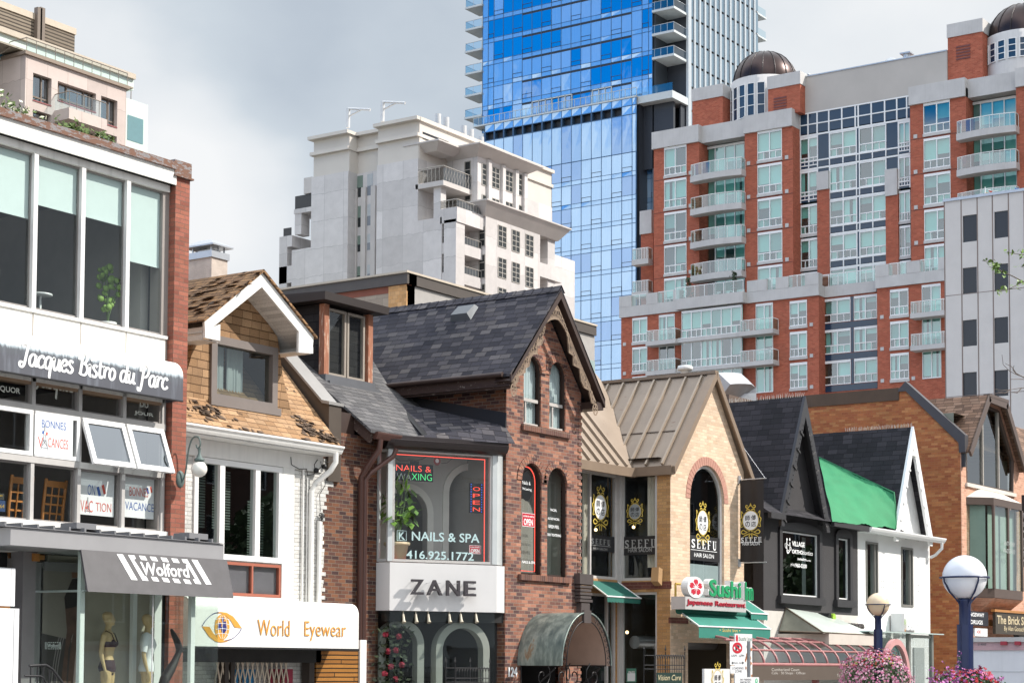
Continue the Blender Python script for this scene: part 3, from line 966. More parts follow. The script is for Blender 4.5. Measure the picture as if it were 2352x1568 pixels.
HEAD=[(1.53,0,.005,.062,.058),(1.58,0,0,.047,.05),(1.625,0,-.01,.046,.052),(1.645,0,-.03,.052,.066),(1.68,0,-.02,.064,.085),(1.74,0,-.005,.073,.094),(1.79,0,.005,.072,.092),(1.83,0,.01,.052,.068),(1.85,0,.01,.02,.03)]
def mannequin(x,y,z,turn,label,cloth,head_turn=0.0):
 t=thing('mannequin',label,'mannequin',(x,y,z),'mannequins in the hosiery shop window')
 ct,s_=math.cos(turn),math.sin(turn)
 def tr(p):
  return V((x+p[0]*ct-p[1]*s_,y+p[0]*s_+p[1]*ct,z+p[2]))
 b=MB()
 loft(b,TORSO)
 hb=MB()
 loft(hb,HEAD)
 hb.ball((0,-.105,1.715),.016,8,6,sc=(.8,1.1,1.6))
 hb.ball((0,-.098,1.675),.017,8,6,sc=(1.4,.7,.6))
 hb.ball((0,-.088,1.648),.02,8,6)
 for sx in(-1,1):
  hb.ball((.03*sx,-.09,1.745),.014,8,6,sc=(1.3,.6,.6))
  hb.ball((.074*sx,.005,1.72),.02,8,6,sc=(.4,.8,1.4))
 ch,sh=math.cos(head_turn),math.sin(head_turn)
 hb.v=[V((p.x*ch-p.y*sh,p.x*sh+p.y*ch,p.z))for p in hb.v]
 b.mesh(hb.v,hb.f)
 for sx in(-1,1):
  b.tube([(sx*.14,.005,1.49),(sx*.19,.01,1.46),(sx*.215,.03,1.34),(sx*.225,.045,1.20),(sx*.22,.02,1.08),(sx*.215,-.015,.95),(sx*.212,-.03,.90)],[.05,.052,.042,.037,.033,.024,.024],10)
  for f in range(4):
   o=(f-1.5)*.015
   ln=(.085,.10,.105,.085)[f]
   b.tube([(sx*.212,-.03+o,.91),(sx*.21,-.035+o,.86),(sx*.202,-.04+o,.86-ln*.5),(sx*.19,-.042+o,.86-ln)],[.011,.010,.009,.006],6)
  b.tube([(sx*.21,-.045,.90),(sx*.20,-.065,.86),(sx*.195,-.07,.82)],[.012,.010,.007],6)
  b.tube([(sx*.085,0,.93),(sx*.095,-.005,.80),(sx*.092,-.015,.52),(sx*.09,.01,.36),(sx*.088,.015,.08),(sx*.09,-.06,.03),(sx*.092,-.14,.02)],[.09,.088,.054,.054,.034,.034,.022],12)
 r=remesh(b,.011)
 r.v=[tr(p)for p in r.v]
 r.build('body',SKIN,t)
 def shell(name,za,zb,m_,k=1.06,sleeves=False,low=None):
  c=MB()
  rr=[]
  prev=None
  zs=[za+(zb-za)*i/10 for i in range(11)]
  for zz in zs:
   for a,c2 in zip(TORSO,TORSO[1:]):
    if a[0]<=zz<=c2[0]:
     f=(zz-a[0])/(c2[0]-a[0])
     rr.append((zz,)+tuple(p+(w-p)*f for p,w in zip(a[1:],c2[1:])))
     break
  n=20
  vs,fs=[],[]
  for zz,cx,cy,rx,ry in rr:
   for k_ in range(n):
    a=2*math.pi*k_/n
    vs.append((cx+(rx*k+.004)*math.cos(a),cy+(ry*k+.004)*math.sin(a),zz))
  for i in range(len(rr)-1):
   for k_ in range(n):
    k2=(k_+1)%n
    fs.append((i*n+k_,i*n+k2,(i+1)*n+k2,(i+1)*n+k_))
  c.mesh(vs,fs,0,True)
  if sleeves:
   for sx in(-1,1):
    c.tube([(sx*.12,.005,1.50),(sx*.19,.01,1.47),(sx*.218,.03,1.34),(sx*.226,.045,1.24)],[.062,.062,.054,.054],12,cap=False)
  if low:
   c.mesh([(-.172,-.06,.97),(.172,-.06,.97),(.0,-.10,.85),(-.172,.06,.97),(.172,.06,.97),(.0,.09,.85)],[(0,1,2),(5,4,3),(0,2,5,3),(1,4,5,2)],0,True)
  c.v=[tr(p)for p in c.v]
  return c.build(name,m_,t)
 cloth(shell,t,tr)
 return t
PLUM=mat('plum_lace',(0.045,0.016,0.022),0.8,var=0.3,scale=40)
def bra(shell,t,tr):
 shell('bra',1.29,1.375,PLUM,1.06)
 c=MB()
 for sx in(-1,1):
  c.ball((sx*.075,-.105,1.355),.062,12,9,sc=(1,.75,.9))
  c.tube([(sx*.085,-.13,1.39),(sx*.10,-.085,1.50),(sx*.105,.0,1.545),(sx*.10,.08,1.48)],.007,6)
 c.v=[tr(p)for p in c.v]
 c.build('bra_cup',PLUM,t)
 shell('briefs',.905,1.09,PLUM,1.05,low=True)
def tee(shell,t,tr):
 w=mat('white_jersey',(0.78,0.78,0.80),0.8)
 shell('bodysuit',.93,1.53,w,1.07,True,low=True)
 F=Plane(tr((0,-.170,0)),tr((1,0,0))-tr((0,0,0)),tr((0,-1,0))-tr((0,0,0)))
 text('SALE',F,(-.06,.13,1.37-0,1.44),INKR,t,d=0.004+.0,ext=0.002)
 text('SOLDES',F,(-.055,.10,1.30,1.345),INKG,t,d=0.004,ext=0.002)
z0=3.53-1.85
mannequin(21.18,22.08,z0,0.55,'mannequin in dark lace bra and briefs behind the shop glass',bra,0.45)
mannequin(21.98,22.02,z0-.02,0.75,'mannequin in white printed bodysuit behind the shop glass',tee,0.35)
MB().box(19.95,22.8,21.4,22.38,0.3,z0+0.005).build('display_plinth',ALU,bpy.data.objects['display_bay'])
F=FY(21.9)
t=thing('leg_form','upturned leg form in a dark stocking at the end of the shop window','display leg',(22.2,21.9,1.7))
pp=[F.pt(*F.uv('C1',*a))for a in((1572,1072),(1590,1110),(1625,1180),(1648,1245),(1640,1290),(1605,1370),(1568,1440),(1515,1530),(1500,1600))]
b=MB()
b.tube(pp[:1]+pp[1:],[.022,.04,.055,.062,.05,.06,.078,.085,.09],14)
b.ball(F.pt(*F.uv('C1',1668,1272)),.032,10,8)
r=remesh(b,.008)
r.build('leg',mat('dark_stocking',(0.02,0.014,0.015),0.6),t)
b=MB()
b.tube([pp[-1],(pp[-1].x,pp[-1].y,1.69)],.02,8)
b.build('stand',ALU,t)
P2=FY(22.36)
t=thing('tights_poster','tall printed poster of legs in sheer dark tights beside the shop glass','poster',(20.5,22.36,1.5))
r=P2.rect(('C1',380,505),('C1',742,1568))
r=(r[0],r[1]+0.06,1.6,r[3])
MB().fb(P2,*r,-0.03,0.0).build('sheet',mat('poster_taupe',(0.24,0.21,0.185),0.6,var=0.1),t)
def fpx(mb,F,k,pts,d):
 pl=[F.uv(k,*a)for a in pts]
 tri=tessellate_polygon([[V((u,v,0))for u,v in pl]])
 mb.mesh([F.pt(u,v,d)for u,v in pl],[tuple(x)for x in tri])
b=MB()
fpx(b,P2,'C1',[(378,1108),(735,1190),(742,1640),(378,1640)],0.003)
b.build('dark_ground',mat('poster_shadow_brown',(0.055,0.045,0.045),0.6),t)
b=MB()
fpx(b,P2,'C1',[(655,1180),(735,1060),(742,1640),(662,1640)],0.005)
b.build('pale_ground',mat('poster_pink',(0.40,0.30,0.28),0.6),t)
b=MB()
fpx(b,P2,'C1',[(660,600),(742,600),(742,505),(650,505)],0.006)
b.build('torso',mat('poster_skin',(0.22,0.11,0.07),0.6),t)
b=MB()
fpx(b,P2,'C1',[(660,612),(742,600),(742,950),(660,1130),(625,1260),(600,1640),(548,1640),(588,1300),(612,1080),(595,860),(588,780)],0.007)
fpx(b,P2,'C1',[(690,1000),(742,930),(720,1120),(690,1300),(660,1640),(615,1640),(640,1280)],0.0085)
b.build('legs',mat('poster_tights',(0.13,0.07,0.055),0.6,var=0.4,scale=6),t)
b=MB()
fpx(b,P2,'C1',[(660,612),(742,600),(742,850),(655,875),(598,885),(588,780)],0.010)
b.build('tights_top',mat('poster_black',(0.022,0.016,0.016),0.6),t)
b=MB()
for x in(410,424,540,549):
 fpx(b,P2,'C1',[(x,1190),(x+5,1190),(x+5,1255),(x,1255)],0.010)
for i in range(5):
 for y in(1190,1248):
  fpx(b,P2,'C1',[(440+i*20,y),(452+i*20,y),(452+i*20,y+7),(440+i*20,y+7)],0.010)
b.build('emblem',LETW,t)
text('Wolford',P2,P2.rect(('C1',432,1203),('C1',534,1242)),LETW,t,d=0.009,ext=0.001,off=0.02)
b=MB()
for k in range(3):
 x=540+k*22
 ribbon(b,P2,[P2.uv('C1',x-yy*0.28+(yy/300)**2*25-0,1145+yy)for yy in range(0,480,40)],0.02,0.009)
b.build('film_strips',mat('poster_grey_line',(0.22,0.19,0.19),0.6),t)
t=thing('shop_entrance','dark recessed shop entrance with grey metal column and frame','entrance',(19,22.4,0))
b=MB()
r=P2.rect(('C1',195,370),('C1',300,1568))
b.fb(P2,r[0],r[1],0,4.42,-0.2,0.05)
r2=P2.rect(('C1',300,455),('C1',378,1568))
b.fb(P2,r2[0]+0.003,r2[1]-0.003,0,r2[3],-0.2,0.0)
b.fb(P2,r2[1],20.98,r2[3]-0.12,r2[3]+0.02,-0.2,0.02)
b.build('column',mat('grey_door_frame',(0.26,0.245,0.25),0.5,0.2),t)
b=MB()
b.box(14,19.75,22.8,22.9,0,4.4)
b.box(19.75,23.0,22.48,22.55,0,4.4)
b.build('back_wall',DARK,t)
b=MB()
b.tube([P2.pt(*P2.uv('C1',312,728),0.03),(20.02,21.36,3.80)],0.018,8)
b.build('tie_bar',ALU,t)
r=P2.rect(('C1',268,378),('C1',368,455))
b=MB()
b.fb(P2,r[0],r[0]+0.11,r[2],r[3],0.06,0.12)
b.fb(P2,r[0]+0.12,r[1],r[2]+0.03,r[3]-0.02,0.06,0.10)
b.build('wood_packing',OAK,t)
F=FY(21.6)
CABM=mat('white_cabinet_steel',(0.76,0.77,0.78),0.45,var=0.06)
ru=F.rect(('C1',0,505),('C1',135,862))
rl=F.rect(('C1',0,884),('C1',155,1568))
t=thing('steel_cabinet','white steel cabinet in two tiers at the lower left edge of the picture','cabinet',(ru[0],21.9,0))
MB().fb(F,ru[0]-0.8,ru[1],ru[2],ru[3],-0.5,0).build('upper_door',CABM,t)
MB().fb(F,ru[0]-0.8,ru[1]-0.06,ru[2]-0.06,ru[2]-0.001,-0.5,-0.03).build('packing_wood',OAK,t)
MB().fb(F,rl[0]-0.8,rl[1],0.0,rl[3]+0.01,-0.55,0.02).build('lower_door',CABM,t)
b=MB()
b.fb(F,ru[1]-0.08,ru[1]-0.074,ru[2],ru[3],0,0.004)
b.fb(F,rl[1]-0.10,rl[1]-0.09,0.0,rl[3],0.02,0.026)
b.build('door_joint',ALU,t)
F=FY(21.2)
t=thing('stair_railing','black iron stair railing with a wrapped handrail at the shop steps','railing',(19.3,21.2,0))
b=MB()
pt=lambda x,y:F.pt(*F.uv('C1',x,y))
b.tube([pt(270,1408),pt(420,1400),pt(480,1440),pt(600,1600),(20.6,21.2,1.4)],0.022,8)
b.build('handrail',BLACKM,t)
b=MB()
b.tube([pt(225,1500),pt(370,1502),pt(400,1520),pt(440,1600)],0.016,8)
b.build('lower_rail',BLACKM,t)
for x in(282,345,400,455,505):
 a=pt(x,1410)
 b=MB()
 b.tube([(a.x,a.y,0),(a.x,a.y,a.z-max(0,(x-440))*0.0018)],0.012,6)
 b.build('baluster',BLACKM,t)
b=MB()
r_=random.Random(3)
for k in range(50):
 f=r_.random()
 x,y=(270+150*f,1405)if r_.random()<.4 else(430+150*f,1410+170*f)
 a=pt(x,y)
 b.tube([a,a+V((r_.uniform(-.03,.05),r_.uniform(-.03,.03),r_.uniform(-.05,.02)))],0.004,4)
b.build('frayed_wrap',BLACKM,t)
F=FY(22.3)
t=thing('wall_lamp','curled iron wall lamp with a pearl glass globe on the red brick pier','wall lamp',(23.0,22.39,5.5))
GRN=mat('verdigris_iron',(0.10,0.14,0.13),0.6)
pw=FY(22.39)
c=pw.pt(*pw.uv('B1',1655,1262),0)
b=MB()
b.ball(c,0.10,14,10,sc=(1,.45,1.45))
b.build('rosette',GRN,t)
b=MB()
out=V((0.0,-0.27,0))
pts=[c+V((0,-.04,-.05)),c+V((.02,-.10,.1)),c+V((.03,-.16,.5)),c+V((.03,-.25,.68)),c+V((.03,-.38,.68)),c+V((.03,-.42,.55)),c+V((.03,-.36,.50)),c+V((.03,-.33,.56))]
b.tube(spline([tuple(p)for p in pts],5),0.014,7)
b.build('arm',GRN,t)
g=c+V((.03,-.40,.12))
MB().lathe(g,[(.03,.38),(.02,.3),(.05,.22),(.085,.2),(.085,.16),(.0,.15)],14).build('cap',GRN,t)
MB().ball(g+V((0,0,.03)),0.135,18,12).build('globe',mat('pearl_glass',(0.78,0.76,0.70),0.25,var=0.05),t)
YW=23.87
FW=FY(YW)
HW=thing('shingled_house','narrow house with tan shingled dormer, white gable boards and white painted brick','house',(26,27,0))
WBR=brick('white_painted_brick',0.225,0.0765,[(0.66,0.65,0.62),(0.70,0.69,0.66),(0.62,0.61,0.58)],(0.38,0.36,0.33),0.008,0.25,bump=0.9)
r_=random.Random(5)
pa,pb=FW.uv('B2',735,1120),FW.uv('B2',608,1500)
edge=[]
z=0.0
h=0.0765
while z<6.72:
 if z>pb[1]:
  f=(z-pb[1])/(pa[1]-pb[1])
  xe=pb[0]+(pa[0]-pb[0])*min(1.0,f)if f<1 else pa[0]+0.02
 else:
  xe=pb[0]
 xe+=r_.choice((0,0.05,0.1))*r_.random()+(0.045 if int(z/h)%2 else 0)
 edge+=[(xe,z),(xe,z+h)]
 z+=h
outer=[(22.9,0)]+edge+[(22.9,edge[-1][1])]
hole1=(24.9,27.28,4.62,6.44)
hole2=(25.75,27.29,3.97,4.59)
b=MB()
b.wall(FW,outer,[rectp(hole1),rectp(hole2)],d=0.012,th=0.25,reveal=0.12)
b.build('wall',WBR,HW)
MB().box(22.9,28.3,27.3,33,0,7.2).build('rear_wall',mat('grey_render',(0.4,0.39,0.37),0.9),HW)
w=window(HW,FW,hole1,WHITE2,GLASSD,0.10,0.05,0.14,mull=(0.305,0.71),mw=0.13,name='casement_window')
for k in range(3):
 xs=(25.05,25.72,26.68)[k]
 b=MB()
 for j in range(22):
  b.fb(FW,xs,xs+(0.48 if k<2 else 0.45),5.2+j*0.05-0.5*(k==2),5.2+j*0.05+0.03-0.5*(k==2),-0.30,-0.29)
 b.build('venetian_blind',mat('dim_green_blind',(0.16,0.19,0.17),0.8),w)
REDF=mat('brick_red_frame',(0.33,0.10,0.06),0.6)
w=window(HW,FW,hole2,REDF,glass('frosted_pane',(0.6,0.6,0.62),0.15,0.3,0.15),0.055,0.03,0.08,mull=(0.48,),name='low_window')
MB().fq(FW,25.8,27.25,4.0,4.57,-0.055).build('blind',mat('grey_low_blind',(0.42,0.42,0.43),0.8),w)
room(HW,FW,(24.8,27.4,3.9,6.5),3.0,DARK,d=-0.3)
b=MB()
b.fb(FW,22.9,28.45,6.45,6.76,0.013,0.06)
b.fb(FW,27.29,27.62,3.9,6.45,0.013,0.05)
b.fb(FW,25.6,27.7,3.84,3.96,0.013,0.07)
b.build('white_trim',WHITE,HW)
TAN=brick('tan_shingle',0.27,0.155,[(0.41,0.25,0.135),(0.37,0.22,0.115),(0.44,0.275,0.15),(0.33,0.195,0.10)],(0.10,0.05,0.022),0.013,0.35,bump=1.0,hshadow=True)
TANF=brick('flaking_tan_shingle',0.27,0.135,[(0.43,0.265,0.145),(0.39,0.235,0.125),(0.46,0.29,0.165),(0.35,0.205,0.105)],(0.13,0.075,0.04),0.013,0.3,bump=1.0,hshadow=True,flake=(0.655,1.9))
k=1.1
b=MB()
y0_,z0_=23.42,6.93
b.face([(22.9,y0_,z0_),(28.55,y0_,z0_),(28.55,25.9,z0_+k*(25.9-y0_)),(22.9,25.9,z0_+k*(25.9-y0_))])
b.face([(22.9,25.9,z0_+k*(25.9-y0_)),(28.55,25.9,z0_+k*(25.9-y0_)),(28.55,30,7),(22.9,30,7)])
b.face([(22.9,y0_,z0_),(22.9,30,7),(22.9,25.9,z0_+k*(25.9-y0_))])
b.build('roof',TANF,HW)
b=MB()
P3=Plane((0,y0_,z0_),(1,0,0),(0,-k,1),(0,1,k))
r_=random.Random(9)
def tear(cx,cy,sx,sy,n):
 for _ in range(n):
  u,v=r_.gauss(cx,sx),r_.gauss(cy,sy)
  if not 0.03<v<0.95 or u>28.45:
   continue
  w_,h_=r_.uniform(.06,.2),r_.uniform(.04,.1)
  a=r_.uniform(-.3,.3)
  l=r_.uniform(.015,.05)
  P_=P3
  q_=[P_.pt(u,v,l),P_.pt(u+w_,v+a*w_,l*r_.uniform(.3,1.2)),P_.pt(u+w_*.8,v+h_,.004),P_.pt(u+.02,v+h_,.004)]
  b.face(q_,r_.random())
tear(25.0,0.42,.28,.12,60)
tear(27.75,0.42,.13,.16,55)
tear(28.15,0.2,.16,.1,60)
tear(26.4,0.03,.8,.03,25)
b.build('torn_shingles',mat('tar_shingle',(0.17,0.115,0.08),0.9,var=0.5,scale=9),HW,kind='stuff')
b=MB()
b.box(22.9,28.5,23.44,23.86,6.765,6.785)
b.build('soffit',mat('white_soffit',(0.72,0.71,0.69),0.6),HW)
prof=[(23.46,6.79),(23.40,6.79),(23.375,6.83),(23.36,6.87),(23.325,6.90),(23.325,6.935),(23.345,6.935),(23.36,6.915),(23.44,6.91),(23.46,6.93)]
b=MB()
vs=[(22.9,y,z)for y,z in prof]+[(28.52,y,z)for y,z in prof]
n=len(prof)
b.mesh(vs,[(i,(i+1)%n,n+(i+1)%n,n+i)for i in range(n)]+[tuple(range(n)),tuple(n+i for i in reversed(range(n)))])
b.build('gutter',WHITE,HW)
b=MB()
F=FY(23.62)
pp=[(28.36,23.42,6.80),(28.36,23.42,6.62),(28.30,23.5,6.45),(27.62,23.74,5.92),(27.56,23.78,5.75),(27.56,23.78,3.8)]
uA,vA=FY(23.78).uv('B2',510,1350)
pp[3]=(uA+0.08,23.74,vA+0.12)
pp[4]=(uA,23.78,vA-0.05)
pp[5]=(uA,23.78,3.7)
b.tube(pp,0.055,10)
b.build('downspout',WHITE,HW)
b=MB()
for x,ztop in((418,1075),(455,1250)):
 u,v=FW.uv('B2',x,ztop)
 b.tube([(u,YW-0.05,v),(u,YW-0.05,3.75)],0.022 if x==418 else 0.014,7)
u,v=FW.uv('C2',560,80)
b.tube([(u,YW-0.06,v),(u,YW-0.06,3.7)],0.045,8)
b.build('conduit',WHITE,HW)
b=MB()
for pts in([(295,1060),(300,1130),(370,1170),(440,1170),(450,1230)],[(440,1230),(500,1220),(560,1170),(590,1120),(600,1070)],[(520,1190),(510,1130),(540,1085)],[(580,1160),(570,1100)],[(600,1200),(610,1320),(560,1400),(565,1560)],[(690,1075),(640,1110),(600,1100)]):
 b.tube([FW.pt(*FW.uv('B2',*p),0.07)for p in pts],0.008,5)
for p in((520,1185),(595,1150)):
 b.ball(FW.pt(*FW.uv('B2',*p),0.09),0.055,8,6)
u,v=FW.uv('C2',570,50)
r_=random.Random(2)
for j in range(14):
 c0=V((u,YW-0.08,v))
 b.tube([c0+V((r_.uniform(-.08,.08),r_.uniform(-.04,.02),r_.uniform(-.08,.1)))for _ in range(4)],0.006,4)
b.build('service_wires',BLACKM,HW)
b=MB()
YD=23.95
FD=FY(YD)
fl=[(24.55,7.46),(27.74,7.46),(27.62,7.62),(27.40,8.2),(27.28,8.75),(27.22,8.95),(26.13,9.84),(25.04,8.95),(25.0,8.75),(24.88,8.2),(24.66,7.62)]
win=(25.47,27.15,7.52,8.66)
b.wall(FD,fl,[rectp(win)],d=0,th=2.2,reveal=0.2)
b.build('dormer',TAN,HW)
FRW=mat('brown_grey_window',(0.20,0.17,0.155),0.5)
w=window(HW,FD,(25.38,27.2,7.50,8.72),FRW,GLASSD,0.15,0.05,0.2,name='dormer_window')
MB().fb(FD,25.32,27.24,7.42,7.56,0.051,0.11).build('sill',FRW,w)
b=MB()
vs=[]
n=40
for i in range(n+1):
 x=25.6+0.95*i/n
 dd=-0.28+0.035*math.sin(i*1.9)
 vs+=[FD.pt(x,7.6,dd),FD.pt(x,8.6,dd)]
b.mesh(vs,[(2*i,2*i+2,2*i+3,2*i+1)for i in range(n)if not 17<i<21],0,True)
b.build('curtain',mat('white_curtain',(0.62,0.66,0.67),0.9),w)
room(HW,FD,(25.4,27.2,7.45,8.75),1.6,DARK,d=-0.25)
FG=FY(23.38)
ap,lf,rt_=(26.13,9.93),(24.62,8.80),(27.62,8.95)
b=MB()
b.fprism(FG,[ap,(lf[0],lf[1]+.0),(lf[0]+.03,lf[1]-.22),(ap[0],ap[1]-.27)],-0.05,0.0)
b.fprism(FG,[ap,(ap[0],ap[1]-.27),(rt_[0]-.03,rt_[1]-.22),rt_],-0.05,0.0)
b.fprism(FG,[(lf[0]+.02,lf[1]-.20),(lf[0]+.02,lf[1]-.30),(25.03,lf[1]-.30),(25.03,8.80),(lf[0]+.12,lf[1]-.13)],-0.05,0.004)
b.fprism(FG,[(rt_[0]-.02,rt_[1]-.20),(rt_[0]-.12,rt_[1]-.14),(27.18,9.02),(27.18,rt_[1]-.36),(rt_[0]-.02,rt_[1]-.32)],-0.05,0.004)
b.build('barge_board',WHITE,HW)
b=MB()
for s_,tip in((-1,lf),(1,rt_)):
 x1,zt=tip
 zb=zt-0.20
 b.face([(ap[0],23.44,ap[1]-.25),(x1,23.44,zb),(x1,26,zb),(ap[0],26,ap[1]-.25)])
 xa,xb=sorted((x1-s_*.02,26.13+s_*1.10))
 b.box(xa,xb,23.44,26,zb-0.13,zb-0.115)
 b.box(*sorted((x1-s_*.02,x1-s_*.035)),23.44,26,zb-0.12,zb+0.1)
b.build('white_soffit',brick('perforated_soffit',0.9,0.10,[(0.66,0.64,0.60),(0.69,0.67,0.63)],(0.45,0.43,0.40),0.008,0.1,0.5,0.3),HW)
WORN=brick('worn_brown_shingle',0.24,0.12,[(0.26,0.15,0.075),(0.30,0.17,0.08),(0.22,0.12,0.06),(0.34,0.19,0.09)],(0.05,0.03,0.018),0.02,0.4,bump=1.0,hshadow=True,flake=(0.64,2.6))
b=MB()
for tip in(lf,rt_):
 s_=-1 if tip is lf else 1
 x1=tip[0]+s_*.05
 z1=tip[1]-.03
 b.hexa([(ap[0],23.33,ap[1]+.01),(x1,23.33,z1),(x1,27.5,z1),(ap[0],27.5,ap[1]+.01),(ap[0],23.33,ap[1]+.06),(x1,23.33,z1+.045),(x1,27.5,z1+.045),(ap[0],27.5,ap[1]+.06)])
b.build('dormer_roof',WORN,HW)
b=MB()
r_=random.Random(21)
P4=Plane((ap[0],23.33,ap[1]+.055),(0,-1,0),(-(ap[1]-lf[1]),0,1.5),(ap[0]-lf[0],0,ap[1]-lf[1]))
for _ in range(150):
 u,v=-r_.uniform(0,3.8),-r_.uniform(0.05,1.8)
 w_=r_.uniform(.08,.25)
 l=r_.uniform(.01,.05)
 b.face([P4.pt(u,v,l),P4.pt(u+w_,v+r_.uniform(-.02,.02),l),P4.pt(u+w_,v+.09,.003),P4.pt(u,v+.09,.003)])
b.build('curled_shingles',mat('curled_brown_shingle',(0.22,0.125,0.065),0.9,var=0.6,scale=12),HW,kind='stuff')
FCH=FY(26.0)
zs1,zf1,zh0,zh1=[FCH.uv((487,y))[1]for y in(590,575,563,545)]
ch=MB()
ch.box(27.56,28.02,26.0,26.62,6.5,zs1)
cho=ch.build('chimney',mat('stucco',(0.55,0.47,0.41),0.9,var=0.25,scale=5,bump=0.5),HW)
SILV=mat('galvanised_metal',(0.50,0.52,0.55),0.35,0.6,var=0.12)
b=MB()
b.box(27.53,28.05,25.97,26.65,zs1,zf1)
b.build('flashing',SILV,cho)
b=MB()
for x in(27.60,27.79,27.97):
 for y in(26.05,26.55):
  b.box(x-.012,x+.012,y-.012,y+.012,zf1,zh0)
b.box(27.66,27.92,26.1,26.5,zf1-.02,zf1+.06)
b.build('cap_posts',SILV,cho)
b=MB()
c0=[(27.48,25.9),(28.09,25.9),(28.09,26.72),(27.48,26.72)]
c1=[(27.68,26.15),(27.90,26.15),(27.90,26.47),(27.68,26.47)]
vs=[(x,y,zh0)for x,y in c0]+[(x,y,zh0+.03)for x,y in c0]+[(x,y,zh1)for x,y in c1]
b.mesh(vs,[(3,2,1,0)]+[(i,(i+1)%4,4+(i+1)%4,4+i)for i in range(4)]+[(4+i,4+(i+1)%4,8+(i+1)%4,8+i)for i in range(4)]+[(8,9,10,11)])
b.build('chimney_hood',SILV,cho)
t=thing('awning','white rounded vinyl awning reading World Eyewear with an eye and globe emblem','awning',(26.5,23.2,3.0))
VIN=mat('white_vinyl',(0.82,0.81,0.78),0.35,var=0.06,scale=1.0,streak=0.06)
prof=[(0.0,3.90)]+[(0.77+0.2*math.sin(a)-0.0,3.66+0.22*math.cos(a))for a in[i*math.pi/16 for i in range(9)]]+[(0.97,3.02)]
b=MB()
xa,xb=23.9,28.47
for(d0,z0),(d1,z1)in zip(prof,prof[1:]):
 b.face([FW.pt(xa,z1,d1),FW.pt(xb,z1,d1),FW.pt(xb,z0,d0),FW.pt(xa,z0,d0)],0,abs(z0-z1)<.2)
b.face([FW.pt(xb,z,d)for d,z in prof]+[FW.pt(xb,3.02,0)])
b.face([FW.pt(xa,z,d)for d,z in prof]+[FW.pt(xa,3.02,0)])
b.build('vinyl',VIN,t)
MB().fb(FW,xa,xb+.01,2.985,3.02,0.90,0.985).build('hem_bar',BLACKM,t)
fo=FW.off(0.975)
ORL=mat('orange_lettering',(0.72,0.33,0.06),0.5)
text('World',fo,fo.rect(('C2',15,982),('C2',305,1138)),ORL,t,d=0.002,ext=0.012,off=-0.012)
text('Eyewear',fo,fo.rect(('C2',445,998),('C2',822,1185)),ORL,t,d=0.002,ext=0.012,off=-0.012)
b=MB()
fpx(b,fo,'C1',[(1855,1045),(1925,1050),(1960,1110),(2010,1160),(2060,1175),(2120,1160),(2085,1185),(2030,1195),(1980,1185),(1920,1140)],0.004)
fpx(b,fo,'C1',[(2220,1062),(2155,1055),(2120,995),(2075,945),(2030,925),(1985,925),(2020,912),(2080,920),(2140,955),(2185,1010)],0.004)
c=fo.uv('C1',2040,1052)
el_=[(c[0]+0.20*math.cos(a)*0.95,c[1]+0.225*math.sin(a))for a in[i*math.pi/16 for i in range(32)]]
b.fp(fo,el_,0.004)
b.build('eye_emblem',mat('amber_print',(0.68,0.33,0.05),0.5),t)
b=MB()
ribbon(b,fo,spline([fo.uv('C1',*p)for p in((1855,1045),(1890,990),(1950,935),(2010,915))],6),0.012,0.005)
ribbon(b,fo,spline([fo.uv('C1',*p)for p in((2220,1062),(2190,1110),(2130,1160),(2060,1180))],6),0.012,0.005)
for sx in(-.12,-.02,.08):
 pass
rr=random.Random(8)
for _ in range(9):
 a,q_=rr.uniform(0,6.28),rr.uniform(0.0,.10)
 x,y=c[0]+q_*math.cos(a),c[1]+1.4*q_*math.sin(a)
 b.fp(fo,[(x+rr.uniform(.03,.07)*math.cos(i)*.8,y+rr.uniform(.04,.08)*math.sin(i))for i in(0,.8,1.7,2.6,3.5,4.4,5.4)],0.0065+_*.0004)
b.build('globe_print',mat('navy_print',(0.02,0.025,0.16),0.5),t)
b=MB()
for sx in(-.10,0.0,.10):
 ribbon(b,fo,[(c[0]+sx*1.1*math.cos(j),c[1]+.21*math.sin(j))for j in[-1.3+i*.26 for i in range(11)]],0.007,0.012)
for sy in(-.13,-.045,.045,.13):
 ribbon(b,fo,[(c[0]+x*.17,c[1]+sy+.02*(1-x*x))for x in[-1+i*.25 for i in range(9)]],0.007,0.0125)
b.build('globe_lines',LETW,t)
t=thing('eyewear_shopfront','dark eyewear shop front with lattice gate and slatted timber panel','shop front',(26.5,23.9,0))
b=MB()
b.box(23.2,28.2,23.60,23.75,2.75,3.0)
b.build('header',DARK,t)
FS=FY(23.6)
SLAT=brick('slatted_timber',2.0,0.085,[(0.36,0.16,0.035),(0.42,0.19,0.045),(0.32,0.135,0.03)],(0.02,0.010,0.005),0.022,0.2,0.5,0.8,offset=0.3)
r=FS.rect(('C2',555,1258),('C2',982,1568))
MB().fb(FS,r[0],r[1],0.2,r[3],-0.06,0).build('slat_panel',SLAT,t)
r2=FS.rect(('C2',945,1170),('C2',998,1568))
MB().fb(FS.off(.04),r2[0],r2[1],0.0,r2[3],-0.1,0).build('white_post',WHITE,t)
r3=FS.rect(('C2',385,1290),('C2',505,1568))
MB().fb(FS,r3[0],r3[1],0.2,r3[3],-0.8,-0.6).build('inner_slats',SLAT,t)
b=MB()
for k,m_ in(('C2',330),):
 pass
u0_,_=FS.uv('C1',2000,1300)
u1_,v1_=FS.uv('C2',320,1300)
nl=15
for i in range(nl):
 x0=u0_+(u1_-u0_)*i/nl
 x1=x0+(u1_-u0_)/nl
 for(a,bb)in((x0,x1),(x1,x0)):
  for seg in range(3):
   b.tube([FS.pt(a,v1_-seg*.5,-0.06),FS.pt(bb,v1_-(seg+1)*.5,-0.06)],0.016,5)
